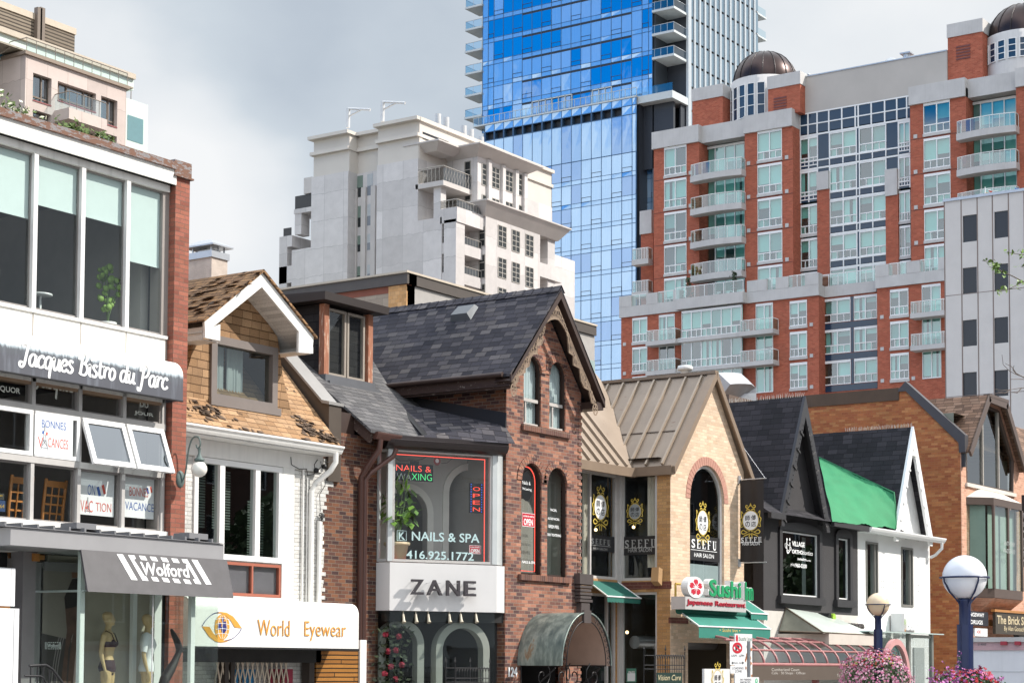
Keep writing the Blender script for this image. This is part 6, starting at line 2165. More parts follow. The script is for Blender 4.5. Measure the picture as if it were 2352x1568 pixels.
r=(max(r[0],-22.36),r[1],r[2],r[3])
b=MB()
n=12
vs=[]
for i in range(n+1):
 x=r[0]+(r[1]-r[0])*i/n
 dd=.012*math.sin(i*.9)
 vs+=[FBN.pt(x,r[2],dd),FBN.pt(x,r[3],dd)]
b.mesh(vs,[(2*i,2*i+2,2*i+3,2*i+1)for i in range(n)],0,True)
b.build('cloth',mat('black_banner_cloth',(0.018,0.014,0.013),0.7),t)
seefu(FBN,FBN.rect(('C3',2100,232),('C3',2300,272)),FBN.rect(('C3',2122,278),('C3',2278,300)),t,.02)
cE=FBN.uv('C3',2195,75)
emblem(FBN,cE,.80,t,.018)
b=MB()
for z in(r[3]+.02,r[2]-.02):
 b.tube([FBN.pt(-22.40,z),FBN.pt(r[1]+.08,z)],.014,7)
 b.box(43.17,43.27,22.36,22.40,z-.10,z+.10)
b.tube([FBN.pt(r[1]+.05,r[3]+.02),FBN.pt(-22.38,r[3]+1.0)],.006,4)
b.build('bracket',SILV,t)
F=FY(22.2)
t=thing('flood_lamp','tan box floodlight at the corner of the yellow brick house','wall lamp',F.pt(*F.uv('C3',1340,600)))
c=FSX.pt(*FSX.uv('C3',1375,605),.02)
b=MB()
b.tube([c,c+V((-.18,-.02,.03))],.03,8)
b.build('arm',mat('tan_lamp_metal',(0.42,0.26,0.13),0.4),t)
b=MB()
e=c+V((-.2,-.02,.05))
b.hexa([e+V((-.16,-.1,-.14)),e+V((.02,-.1,-.24)),e+V((.02,.1,-.24)),e+V((-.16,.1,-.14)),e+V((-.12,-.1,.20)),e+V((.06,-.1,.16)),e+V((.06,.1,.16)),e+V((-.12,.1,.20))])
b.build('housing',MC['tan_lamp_metal'],t)
SGY=mat('sign_silver',(0.56,0.55,0.54),0.4,0.2)
GRNL=mat('sign_green',(0.01,0.30,0.11),0.45)
FSU=FY(21.62)
t=thing('restaurant_sign','raised letter sign reading Sushi Inn Japanese Restaurant with a red blossom disc','sign',FSU.pt(40.5,4.0))
r=FSU.rect(('C3',1592,770),('C3',2150,918))
r=(r[0],r[1],r[2]+.0,r[3])
MB().fb(FSU,r[0],r[1],r[2],r[3],-.38,0.0).build('cabinet',SGY,t)
text('Japanese Restaurant',FSU,FSU.rect(('C3',1603,795),('C3',2140,888)),mat('sign_crimson',(0.36,0.012,0.03),0.45),t,d=.003,ext=.02,off=.02)
FS4=FSU.off(.02)
text('Sushi',FSU,FS4.rect(('C3',1812,612),('C3',2100,790)),GRNL,t,d=.02,ext=.02,off=.025)
text('Sushi',FSU,FS4.rect(('C3',1806,606),('C3',2106,796)),mat('sign_white_face',(0.74,0.74,0.73),0.5),t,name='letter_case',d=-.14,ext=.15,off=.05)
text('Inn',FSU,FS4.rect(('C3',2140,640),('C3',2212,808)),GRNL,t,d=.02,ext=.02,off=.02)
text('Inn',FSU,FS4.rect(('C3',2134,634),('C3',2216,812)),MC['sign_white_face'],t,name='letter_case',d=-.14,ext=.15,off=.045)
c=FSU.uv('C3',1682,688)
rr=.42
rx_=abs(FSU.uv('C3',1757,688)[0]-c[0])
rz_=abs(FSU.uv('C3',1682,590)[1]-c[1])
b=MB()
b.fprism(FSU,[(c[0]+rx_*math.cos(i*math.pi/16),c[1]+rz_*math.sin(i*math.pi/16))for i in range(32)],-.16,.02)
b.build('disc',MC['sign_white_face'],t)
b=MB()
for k in range(5):
 a=math.pi/2+2*math.pi*k/5
 cc_=(c[0]+rx_*.43*math.cos(a),c[1]+rz_*.43*math.sin(a))
 pl=[]
 for j in range(18):
  t_=2*math.pi*j/18
  lx,ly=.34*math.cos(t_),.26*math.sin(t_)
  if abs(t_)<.2:
   lx=.24
  px_=lx*math.cos(a)-ly*math.sin(a)
  py_=lx*math.sin(a)+ly*math.cos(a)
  pl.append((cc_[0]+rx_*px_*1.1,cc_[1]+rz_*py_*1.1))
 b.fprism(FSU,pl,.02,.024+.0006*k)
b.build('blossom',mat('sign_red_flower',(0.52,0.015,0.04),0.45),t)
b=MB()
for k in range(5):
 a=math.pi/2+2*math.pi*(k)/5
 ribbon(b,FSU,[c,(c[0]+rx_*.35*math.cos(a),c[1]+rz_*.35*math.sin(a))],.012,.0295)
 a+=math.pi/5
 ribbon(b,FSU,[c,(c[0]+rx_*.62*math.cos(a),c[1]+rz_*.62*math.sin(a))],.022,.030)
b.build('petal_lines',LETW,t)
b=MB()
YEL=mat('yellow_bracket',(0.50,0.33,0.06),0.5)
F5=FY(22.0)
r5=F5.rect(('C3',1502,655),('C3',1600,788))
for a,c_ in(((r5[0],r5[3]),(r5[1]+.3,r5[3])),((r5[0],r5[2]),(r5[1]+.3,r5[2])),((r5[0],r5[2]),(r5[0],r5[3])),((r5[1],r5[2]),(r5[1],r5[3]))):
 b.tube([F5.pt(*a),F5.pt(*c_)],.03,6)
b.build('bracket',YEL,t)
GCL=mat('green_awning_cloth',(0.022,0.20,0.15),0.75,var=.2,scale=2)
GCD=mat('deep_green_cloth',(0.015,0.13,0.10),0.75,var=.2)
def roller_awning(x0,x1,yw,zt,yf,zf,drop,label,cloth=GCL,words=None):
 t=thing('roller_awning',label,'awning',((x0+x1)/2,yw,zf))
 b=MB()
 b.face([(x0,yw,zt),(x1,yw,zt),(x1,yf,zf),(x0,yf,zf)])
 b.build('cloth',cloth,t)
 b=MB()
 n=int((x1-x0)/.12)
 F=FY(yf)
 pts=[]
 for i in range(n):
  a,c_=x0+(x1-x0)*i/n,x0+(x1-x0)*(i+1)/n
  b.face([F.pt(a,zf),F.pt(c_,zf),F.pt(c_,zf-drop),F.pt((a+c_)/2,zf-drop-.025),F.pt(a,zf-drop)])
 b.build('valance',cloth,t)
 MB().tube([(x0-.02,yf,zf),(x1+.02,yf,zf)],.02,7).build('front_bar',WHITE2,t)
 MB().tube([(x0+.05,yw,zt),(x0+.02,yf,zf)],.02,6).build('arm',WHITE2,t)
 MB().tube([(x1-.05,yw,zt),(x1-.02,yf,zf)],.02,6).build('arm',WHITE2,t)
 if words:
  text(words,F,words_r,mat('awning_yellow',(0.55,0.46,0.16),0.6),t,d=.005,ext=.001,off=.012)
 return t
FAW=FY(21.42)
words_r=FAW.rect(('C3',1905,1062),('C3',2095,1102))
t=roller_awning(39.30,43.02,21.92,3.98,21.42,3.66,.26,'green roller awning with yellow Sushi Inn lettering under the restaurant sign',GCL,'• Sushi Inn •')
MB().tube([(39.28,21.95,4.03),(43.0,21.95,4.03)],.085,14).build('roller',GCD,t)
_p,_q=FY(22.35).uv('C3',2150,800),FY(21.75).uv('C3',2348,935)
roller_awning(_p[0]-.9,_q[0],22.35,_p[1],21.75,_q[1],.14,'second green awning half hidden behind the restaurant sign',GCL)
FC=FW.off(.05)
r=FC.rect(('C3',730,655),('C3',1060,800))
roller_awning(38.1,39.64,23.80,4.74,23.2,4.35,.12,'dark green awning tucked into the recessed corner beside the rain conductor',GCD)
BLK=mat('charcoal_stucco',(0.040,0.037,0.039),0.8,var=.2,scale=2.5,bump=.25)
SH_V=brick('black_shingle',0.32,0.165,[(0.030,0.028,0.033),(0.038,0.035,0.041),(0.024,0.023,0.027),(0.046,0.042,0.048)],(0.010,0.009,0.011),0.012,0.2,rough=.9,bump=1.0,hshadow=True)
HV=thing('black_house','charcoal black house with a steep black shingled gable and white-edged windows','building',(48,26,0))
v1,v2=(45.62,47.92,4.63,6.33),(49.15,49.94,4.63,6.34)
b=MB()
b.wall(FG2,[(44.6,4.2),(50.56,4.2),(50.56,6.85),(47.75,6.95),(46.50,9.75),(45.25,6.95),(44.6,6.85)],[rectp(v1),rectp(v2)],th=.3,reveal=.12)
b.build('front_wall',BLK,HV)
MB().box(44.6,50.55,25.2,34,0,6.8).build('body',BLK,HV)
b=MB()
b.fb(FG2,44.6,50.56,0,4.19,-.3,.004)
b.build('lower_wall',mat('cream_lower_wall',(0.62,0.59,0.54),0.7,var=.15),HV)
BLKT=mat('black_trim',(0.030,0.028,0.030),0.5)
WTR=glass('ortho_glass',(0.72,0.78,0.78),0.07,0.35)
for v_ in(v1,v2):
 w=window(HV,FG2,(v_[0],v_[1],v_[2],v_[3]),WHITE2,WTR,.035,-.03,.05,name='window')
 b=MB()
 e=.16
 b.fb(FG2,v_[0]-e,v_[0]+.004,v_[2]-.05,v_[3]+.05,-.02,.06)
 b.fb(FG2,v_[1]-.004,v_[1]+e,v_[2]-.05,v_[3]+.05,-.02,.06)
 b.fprism(FG2,[(v_[0]-e,v_[3]+.03),(v_[1]+e,v_[3]+.03)]+[((v_[0]+v_[1])/2+((v_[1]-v_[0])/2+e)*math.cos(a),v_[3]+.05+.22*math.sin(a))for a in[math.pi*j/12 for j in range(13)]],-.02,.058)
 b.fb(FG2,v_[0]-e-.08,v_[1]+e+.08,v_[2]-.23,v_[2]-.03,-.02,.13)
 b.build('surround',BLKT,w)
 MB().fq(FG2,v_[1]-.28,v_[1]-.04,v_[2]+.05,v_[3]-.05,-.35).build('side_blind',mat('grey_side_blind',(0.34,0.36,0.34),0.9),w)
room(HV,FG2,(44.8,50.4,4.5,6.6),2.2,DARK,d=-.25)
b=MB()
AX_,AZ_=46.47,9.98
for ex,ez in((45.00,6.68),(47.94,6.68)):
 b.hexa([(AX_,22.08,AZ_-.05),(ex,22.08,ez-.05),(ex,29,ez-.05),(AX_,29,AZ_-.05),(AX_,22.08,AZ_),(ex,22.08,ez),(ex,29,ez),(AX_,29,AZ_)])
b.build('gable_roof',SH_V,HV)
b=MB()
zv=lambda y:6.70+.62*(y-22.0)
b.face([(44.2,22.0,zv(22.0)),(53.3,22.0,zv(22.0)),(53.3,24.6,zv(24.6)),(44.2,24.6,zv(24.6))])
b.face([(44.2,22.0,zv(22.0)),(44.2,24.6,zv(24.6)),(44.2,27,6.8)])
b.build('front_roof',SH_V,HV)
GUN=mat('gunmetal_trim',(0.055,0.053,0.056),0.4,0.4)
b=MB()
FV2=FY(22.08)
b.fprism(FV2,[(AX_,AZ_+.02),(44.98,6.66),(44.98,6.40),(45.16,6.40),(AX_,AZ_-.55)],-.06,.02)
b.fprism(FV2,[(AX_,AZ_+.02),(AX_,AZ_-.55),(47.78,6.40),(47.98,6.40),(47.96,6.66)],-.06,.02)
b.build('verge_board',GUN,HV)
b=MB()
for s_ in(-1,1):
 for i in range(6):
  f=.22+.75*i/5
  cx,cz=AX_+s_*(1.40*f-.04),AZ_-.35-3.18*f
  b.hexa([V((cx+s_*.09,22.03,cz+.09)),V((cx-s_*.09,22.03,cz-.01)),V((cx-s_*.09,22.03,cz-.06)),V((cx+s_*.09,22.03,cz+.04)),V((cx+s_*.09,22.06,cz+.09)),V((cx-s_*.09,22.06,cz-.01)),V((cx-s_*.09,22.06,cz-.06)),V((cx+s_*.09,22.06,cz+.04))])
 for i in range(22):
  f=.15+.82*i/21
  cx,cz=AX_+s_*(1.44*f-.06),AZ_-.32-3.22*f
  b.box(cx-.012,cx+.012,22.045,22.06,cz-.012,cz+.012)
b.build('trim_straps',mat('worn_black_metal',(0.09,0.085,0.085),0.4,0.4,var=.4,scale=20),HV)
b=MB()
b.face([(AX_,22.12,AZ_-.06),(47.92,22.12,6.66),(47.92,22.4,6.66),(AX_,22.4,AZ_-.06)])
b.face([(AX_,22.12,AZ_-.06),(45.02,22.12,6.66),(45.02,22.4,6.66),(AX_,22.4,AZ_-.06)])
b.build('gable_soffit',BLKT,HV)
b=MB()
b.box(48.0,50.35,21.94,22.04,6.58,6.72)
b.box(44.15,45.0,21.94,22.04,6.55,6.70)
b.box(48.0,50.5,22.04,22.42,6.62,6.64)
b.build('gutter',BLKT,HV)
def spikes(parent,p0,p1,n,m_):
 b=MB()
 r_=random.Random(n)
 for i in range(n):
  p=V(p0).lerp(V(p1),(i+r_.random()*.6)/n)
  for s_ in(-1,1):
   b.tube([p,p+V((s_*r_.uniform(.01,.05),r_.uniform(-.02,.02),r_.uniform(.09,.14)))],[.005,.003],3,cap=False)
 return b.build('bird_spikes',m_,parent,kind='stuff')
SPK=mat('spike_steel',(0.62,0.60,0.56),0.35,0.5)
spikes(HV,(AX_,22.1,AZ_),(AX_,26.5,AZ_),70,SPK)
t=thing('window_lettering','white Village ORTHOdontics lettering with a looped logo on the black house window','lettering',FG2.pt(46.5,4.8))
FO=FG2.off(-.045)
for s,a,c_,o_ in(('VILLAGE',(220,262),(337,322),.03),('ORTHO',(220,338),(320,388),.03),('dontics',(318,348),(410,398),.0),('invisalign',(272,412),(352,455),.02),('certified',(354,432),(392,452),.0),('(416)',(207,466),(248,500),.01),('960-0200',(250,466),(355,515),.02)):
 text(s,FO,FO.rect(('C4',*a),('C4',*c_)),LETW,t,d=.002,ext=.001,off=o_)
b=MB()
gu=lambda x,y:FO.uv('C4',x,y)
for st,w_ in(([(172,262),(172,330),(180,372),(200,345),(200,275)],.045),([(155,285),(160,320),(190,350),(214,340),(208,318),(180,295),(160,285)],.018)):
 ribbon(b,FO,spline([gu(*p)for p in st],5),w_,.003)
for x in(173,199):
 c=gu(x,248)
 b.fp(FO,[(c[0]+.04*math.cos(i*.785),c[1]+.04*math.sin(i*.785))for i in range(8)],.003)
b.build('logo',LETW,t)
HB=thing('white_house','bright white house with a steep gable and two slim grey-framed windows','building',(53,26,0))
WST=mat('bright_white_stucco',(0.83,0.82,0.80),0.7,var=.06,scale=1.2)
w1,w2=(51.13,51.98,4.62,6.36),(53.73,54.62,4.55,6.34)
b=MB()
b.wall(FG2,[(50.58,0),(56.0,0),(56.0,6.8),(55.3,6.9),(53.97,9.72),(52.64,6.9),(50.58,6.8)],[rectp(w1),rectp(w2)],th=.3,reveal=.14)
b.build('front_wall',WST,HB)
MB().box(50.6,55.98,25.2,34,0,6.8).build('body',WST,HB)
GFB=mat('grey_slim_frame',(0.22,0.21,0.19),0.5,0.2)
PLG=glass('pale_glass',(0.80,0.88,0.88),0.08,0.4)
for v_ in(w1,w2):
 w=window(HB,FG2,v_,GFB,PLG,.06,.03,.14,mull=(.72,),mw=.05,name='window')
 MB().fq(FG2,v_[0]+.05,v_[1]-.25,v_[2]+.05,v_[3]-.1,-.3).build('blind',mat('pale_blue_blind',(0.55,0.62,0.64),0.9),w)
room(HB,FG2,(50.8,55.8,4.4,6.5),1.6,mat('grey_interior',(0,0,0)),d=-.25)
b=MB()
BX_,BZ_=53.97,9.96
for ex,ez in((52.55,6.66),(55.40,6.66)):
 b.hexa([(BX_,22.08,BZ_-.05),(ex,22.08,ez-.05),(ex,29,ez-.05),(BX_,29,BZ_-.05),(BX_,22.08,BZ_),(ex,22.08,ez),(ex,29,ez),(BX_,29,BZ_)])
b.build('gable_roof',SH_V,HB)
b=MB()
b.fprism(FV2,[(BX_,BZ_+.02),(52.52,6.66),(52.58,6.44),(52.74,6.44),(BX_,BZ_-.62)],-.06,.02)
b.fprism(FV2,[(BX_,BZ_+.02),(BX_,BZ_-.62),(55.22,6.44),(55.40,6.44),(55.44,6.66)],-.06,.02)
b.build('verge_board',WHITE2,HB)
b=MB()
for s_ in(-1,1):
 for i in range(5):
  f=.3+.65*i/4
  cx,cz=BX_+s_*(1.36*f-.05),BZ_-.4-3.15*f
  b.box(cx-.05,cx+.05,22.03,22.06,cz-.03,cz+.03)
for f in(.93,):
 b.fprism(FV2,[(BX_-.22,BZ_-.75),(BX_+.22,BZ_-.75),(BX_+.27,BZ_-.88),(BX_-.27,BZ_-.88)],-.04,.03)
b.build('trim_straps',WHITE,HB)
b=MB()
pr=[(22.06,6.56),(21.98,6.56),(21.93,6.62),(21.90,6.68),(21.90,6.71),(22.06,6.71)]
vs=[(50.45,y,z)for y,z in pr]+[(56.15,y,z)for y,z in pr]
n=len(pr)
b.mesh(vs,[(i,(i+1)%n,n+(i+1)%n,n+i)for i in range(n)]+[tuple(range(n)),tuple(n+i for i in reversed(range(n)))])
b.box(50.6,56.0,22.06,22.41,6.6,6.62)
b.build('gutter',WHITE2,HB)
b=MB()
b.tube([(56.0,22.0,6.56),(56.0,22.0,6.4),(55.98,22.2,6.2),(55.9,22.34,6.12)],.05,8)
b.build('downspout',WHITE2,HB)
b=MB()
for x,y in((930,188),(1052,207),(1155,225),(1268,243),(1375,258),(1052,660),(1162,672),(1376,695)):
 u,v=FG2.uv('C4',x,y)
 for du in(-.06,.06):
  for dv in((-.09,.09)if y>500 else(0,)):
   b.fb(FG2,u+du-.018,u+du+.018,v+dv-.018,v+dv+.018,0,.006)
b.build('fixing_holes',mat('fixing_grey',(0.3,0.3,0.3),0.6),HB)
spikes(HB,(BX_,22.1,BZ_),(BX_,24.3,BZ_),46,SPK)
m,nt=new_mat('green_netting')
uvn=nd(nt,'ShaderNodeUVMap',uv_map='UVMap').outputs[0]
wv=nd(nt,'ShaderNodeTexWave',i_Vector=uvn,i_Scale=9.0,i_Distortion=3.0,i_Detail=2.0)
n1=nd(nt,'ShaderNodeTexNoise',i_Vector=pos(nt),i_Scale=2.0,i_Detail=6)
c1=mixc(nt,n1.outputs['Fac'],(0.006,0.13,0.045),(0.012,0.22,0.085))
c1=mixc(nt,mth(nt,'MULTIPLY',wv.outputs['Fac'],.25),c1,(0.10,0.34,0.18))
finish(nt,pbsdf(nt,c1,0.8,0).outputs[0])
PSL=Plane((53.97,0,10.16),(0,-1,0),(-.918,0,.396),(.396,0,.918))
cor=[FY(21.92).hit(q('C4',592,85)),PSL.hit(q('C4',1172,150)),PSL.hit(q('B4',1157,1388)),PSL.hit(q('B4',470,1065))]
print('net',cor)
t=thing('green_net','green debris net draped over the roof between the black and white gables','netting',(51,22.5,6.7))
b=MB()
n,k=36,22
r_=random.Random(12)
vs=[]
for j in range(k+1):
 for i in range(n+1):
  f,g=i/n,j/k
  bt=V((cor[0].x+(cor[1].x-.0-cor[0].x)*f,21.92+(cor[1].y-21.92)*f**3,cor[0].z+(cor[1].z-cor[0].z)*f))
  p=bt.lerp(cor[3].lerp(cor[2],f),g)
  s_=math.sin(math.pi*f)*math.sin(math.pi*g)
  vs.append(p+V((0,-.04,.05))*s_+V((0,-.02,.035))*(math.sin(f*17+g*5)*math.sin(g*9+f*3))*(1-.5*g)+V((0,0,r_.uniform(-.012,.012))))
b.mesh(vs,[(j*(n+1)+i,j*(n+1)+i+1,(j+1)*(n+1)+i+1,(j+1)*(n+1)+i)for j in range(k)for i in range(n)],0,True)
b.build('net',m,t)
b=MB()
b.tube([cor[3],cor[2],cor[2].lerp(cor[1],.5)+V((.06,0,0)),cor[1]],.035,6)
b.build('net_hem',mat('deep_net_green',(0.01,0.14,0.055),0.8),t)
OBR=brick('orange_brick',0.225,0.0765,[(0.40,0.135,0.052),(0.44,0.16,0.060),(0.47,0.19,0.07),(0.38,0.12,0.05),(0.42,0.145,0.055),(0.50,0.22,0.085)],(0.36,0.16,0.08),0.009,0.2,bump=.5)
HO=thing('orange_brick_building','orange brick building with a stepped dark coping and tall brown-framed gable window','building',(62,27,0))
FOX=FX(58.72)
prof=[(-34,0),(-22.42,0),(-22.42,9.72),(-22.48,9.98),(-24.28,11.82),(-24.5,11.82),(-24.5,11.55),(-34,11.52)]
b=MB()
b.wall(FOX,prof,(),th=.3,sides=False)
b.build('side_wall',OBR,HO)
CHC=mat('charcoal_coping',(0.065,0.06,0.065),0.5,.2)
b=MB()
b.fprism(FOX,[(-24.52,11.86),(-24.26,12.12),(-22.24,10.22),(-22.24,9.66),(-22.44,9.66),(-22.46,9.98),(-24.26,11.80),(-24.52,11.80)],-.25,.05)
b.build('coping',CHC,HO)
b=MB()
b.fb(FOX,-34,-24.50,11.52,11.93,-.25,.04)
b.build('roof_edge',mat('brown_roof_edge',(0.10,0.06,0.035),0.6,.2,var=.3,scale=1.5,streak=.1),HO)
OBR2=brick('sunlit_orange_brick',0.225,0.0765,[(0.62,0.34,0.235),(0.66,0.38,0.265),(0.58,0.31,0.21),(0.64,0.36,0.25)],(0.66,0.44,0.33),0.008,0.12,bump=.4)  # orange brick of the street front, its sunlight painted into the paler colour
b=MB()
pent=[(59.20,8.70),(63.62,8.73),(63.70,9.85),(62.30,11.42),(61.02,11.50),(59.16,9.74)]
b.wall(FG2,[(58.73,0),(75,0),(75,10.0),(64.3,9.7),(62.5,11.65),(60.6,11.7),(58.73,9.72)],[pent],th=.3,reveal=.12)
b.build('front_wall',OBR2,HO)
BRF=mat('brown_bronze_frame',(0.115,0.08,0.065),0.45,.2)
FO2=FY(22.3)
b=MB()
n=len(pent)
cx_,cz_=61.4,9.9
inn=[(cx_+(u-cx_)*.965,cz_+(v-cz_)*.955)for u,v in pent]
b.mesh([FG2.pt(u,v,.01)for u,v in pent]+[FG2.pt(u,v,.01)for u,v in inn]+[FG2.pt(u,v,-.12)for u,v in inn],[(i,(i+1)%n,n+(i+1)%n,n+i)for i in range(n)]+[(n+i,n+(i+1)%n,2*n+(i+1)%n,2*n+i)for i in range(n)])
w=b.build('gable_window',BRF,HO)
OG=glass('bronze_gable_glass',(0.50,0.54,0.50),0.12,0.5)
MB().fp(FG2,pent,-.06).build('pane',OG,w)
b=MB()
for u,zt in((60.75,11.2),(62.25,11.4)):
 b.fb(FG2,u-.035,u+.035,8.75,zt,-.10,.0)
b.build('mullion',mat('pale_bronze',(0.45,0.41,0.36),0.45,.2),w)
room(HO,FG2,(58.9,63.9,8.5,11.0),2.5,mat('olive_interior',(0.24,0.24,0.19),0.9),d=-.3)
MB().fb(FG2,59.1,63.75,8.60,8.72,-.02,.07).build('window_sill',mat('pale_stone_sill',(0.62,0.58,0.52),0.8),HO)
SH_O=brick('brown_shingle',0.30,0.14,[(0.17,0.10,0.065),(0.21,0.125,0.085),(0.13,0.075,0.05),(0.24,0.15,0.105)],(0.05,0.03,0.02),0.016,0.2,bump=1.0,hshadow=True)
b=MB()
rp=[(58.75,9.70),(60.55,11.74),(62.35,11.70),(64.25,9.55)]
for i,((u0,z0),(u1,z1))in enumerate(zip(rp,rp[1:])):
 b.hexa([(u0,22.12,z0-.06),(u1,22.12,z1-.06),(u1,27,z1-.06),(u0,27,z0-.06),(u0,22.12,z0),(u1,22.12,z1),(u1,27,z1),(u0,27,z0)])
b.build('dormer_roof',SH_O,HO)
b=MB()
b.hexa([(58.8,22.6,10.0),(75,22.6,10.0),(75,24.3,11.72),(58.8,24.3,11.72),(58.8,22.6,10.05),(75,22.6,10.05),(75,24.3,11.77),(58.8,24.3,11.77)])
b.build('main_roof',SH_O,HO)
b=MB()
F6=FY(22.12)
for(u0,z0),(u1,z1)in zip(rp,rp[1:]):
 d_=V((u1-u0,z1-z0,0)).normalized()
 nn_=V((-d_.y,d_.x,0))*-.24
 b.fprism(F6,[(u0,z0),(u1,z1),(u1+nn_.x,z1+nn_.y),(u0+nn_.x,z0+nn_.y)],-.05,.03)
b.box(60.55,62.4,22.08,22.3,11.68,11.78)
b.build('dormer_verge',BRF,HO)
b=MB()
b.fb(FG2,58.76,58.90,9.2,9.9,0,.12)
b.build('gutter_end',BLKT,HO)
bp=[(59.15,22.39),(59.9,21.75),(62.6,21.75),(63.3,22.39)]
b=MB()
for(x0,y0),(x1,y1)in zip(bp,bp[1:]):
 b.face([(x0,y0,5.0),(x1,y1,5.0),(x1,y1,5.3),(x0,y0,5.3)])
 b.face([(x0,y0,8.02),(x1,y1,8.02),(x1,y1,8.26),(x0,y0,8.26)])
b.face([(x,y,5.0)for x,y in bp])
for x,y in bp[1:3]+[(61.25,21.75)]:
 b.box(x-.06,x+.06,y-.02,y+.05,5.3,8.02)
b.build('bay_frame',BRF,HO)
b=MB()
vs=[(x,y,8.26)for x,y in bp]+[(60.3,22.39,8.62),(62.4,22.39,8.62)]
b.mesh(vs,[(0,1,4),(1,2,5,4),(2,3,5)])
b.build('bay_roof',mat('pale_bay_roof',(0.62,0.58,0.53),0.7),HO)
b=MB()
for(x0,y0),(x1,y1)in zip(bp,bp[1:]):
 b.face([(x0,y0+.03,5.3),(x1,y1+.03,5.3),(x1,y1+.03,8.02),(x0,y0+.03,8.02)])
b.build('bay_glass',glass('pale_green_bay_glass',(0.75,0.84,0.80),0.10,0.4),HO)
b=MB()
for(x0,y0),(x1,y1)in zip(bp,bp[1:]):
 b.face([(x0+.1,y0+.25,5.3),(x1-.1,y1+.25,5.3),(x1-.1,y1+.25,8.02),(x0+.1,y0+.25,8.02)])
b.build('bay_blind',mat('sage_blind',(0.46,0.53,0.48),0.9),HO)
b=MB()
vs=[(x,y,4.99)for x,y in bp]+[(x,22.39,4.5)for x in(59.9,62.6)]
b.mesh(vs,[(0,1,4),(1,2,5,4),(2,3,5)])
b.build('bay_corbel',OBR2,HO)
text('ANTHONY',FY(21.75),FY(21.75).rect(('C4',2160,262),('C4',2262,318)),mat('faint_lettering',(0.40,0.42,0.41),0.8),HO,d=.03,ext=.001)
text('PASSERO',FY(21.75),FY(21.75).rect(('C4',2158,330),('C4',2262,385)),MC['faint_lettering'],HO,d=.03,ext=.001)
t=thing('shop_sign','dark sign reading The Brick Shirt House By Alan Goouch on orange brick','sign',(63,21.8,3.4))
F=FY(21.85)
r=F.rect(('C4',2085,912),('C4',2420,1130))
MB().fb(F,r[0]+.05,r[1]+.6,r[2],r[3],-.1,0).build('board',mat('bronze_board',(0.05,0.04,0.028),0.5),t)
MB().fb(F,r[0]-.1,r[1]+.7,r[3],r[3]+.08,-.1,.04).build('top_frame',OAK,t)
CRL=mat('cream_lettering',(0.60,0.50,0.32),0.5)
text('The Brick Shirt House',F,(F.uv('C4',2102,950)[0],F.uv('C4',2560,950)[0],F.uv('C4',2102,1022)[1],F.uv('C4',2102,942)[1]),CRL,t,d=.003,ext=.004,off=.02)
text('By Alan Goouch',F,(F.uv('C4',2168,1060)[0],F.uv('C4',2352,1060)[0],F.uv('C4',2168,1098)[1],F.uv('C4',2168,1040)[1]),CRL,t,d=.003,ext=.004,off=.01)
t=thing('pharmacy_sign','black window sign ending in NGSWAY DRUGS behind the big street lamp','sign',(61,21.9,3.4))
F=FY(21.95)
r=F.rect(('C4',1800,900),('C4',2025,1045))
MB().fb(F,r[0],r[1],r[2],r[3],-.08,0).build('board',mat('navy_black_board',(0.012,0.013,0.02),0.5),t)
text('KINGSWAY',F,F.rect(('C4',1825,915),('C4',1985,962)),LETW,t,d=.003,ext=.003,off=.02)
text('DRUGS',F,F.rect(('C4',1860,985),('C4',1972,1030)),LETW,t,d=.003,ext=.003,off=.02)
r=F.rect(('C4',1912,1062),('C4',2025,1140))
MB().fb(F,r[0],r[1],r[2],r[3],-.08,-.03).build('paper',PAPER,t)
text('ACNE',F,F.rect(('C4',1925,1080),('C4',1962,1112)),INKR,t,d=-.028,ext=.001,off=.02)
t=thing('vertical_sign','tall black vertical shop sign with white letters at the right picture edge','sign',(64.5,21.6,5.5))
F=FX(64.0)
r=F.rect(('C4',2330,0),('C4',2420,500))
MB().fb(F,r[0],r[1],r[2],r[3]+.6,-.06,0).build('board',MC['navy_black_board'],t)
text('SALON',F,(r[0]+.04,r[1]-.25,r[2]+.2,r[3]),LETW,t,d=.003,ext=.002,off=.01,rot=True)
MB().fb(FG2,58.8,75,4.1,4.3,0,.25).build('shop_cornice',OAK,HO)
MB().fb(FG2,63.5,75,0.3,4.1,.0,.02).build('shop_recess',DARK,HO)
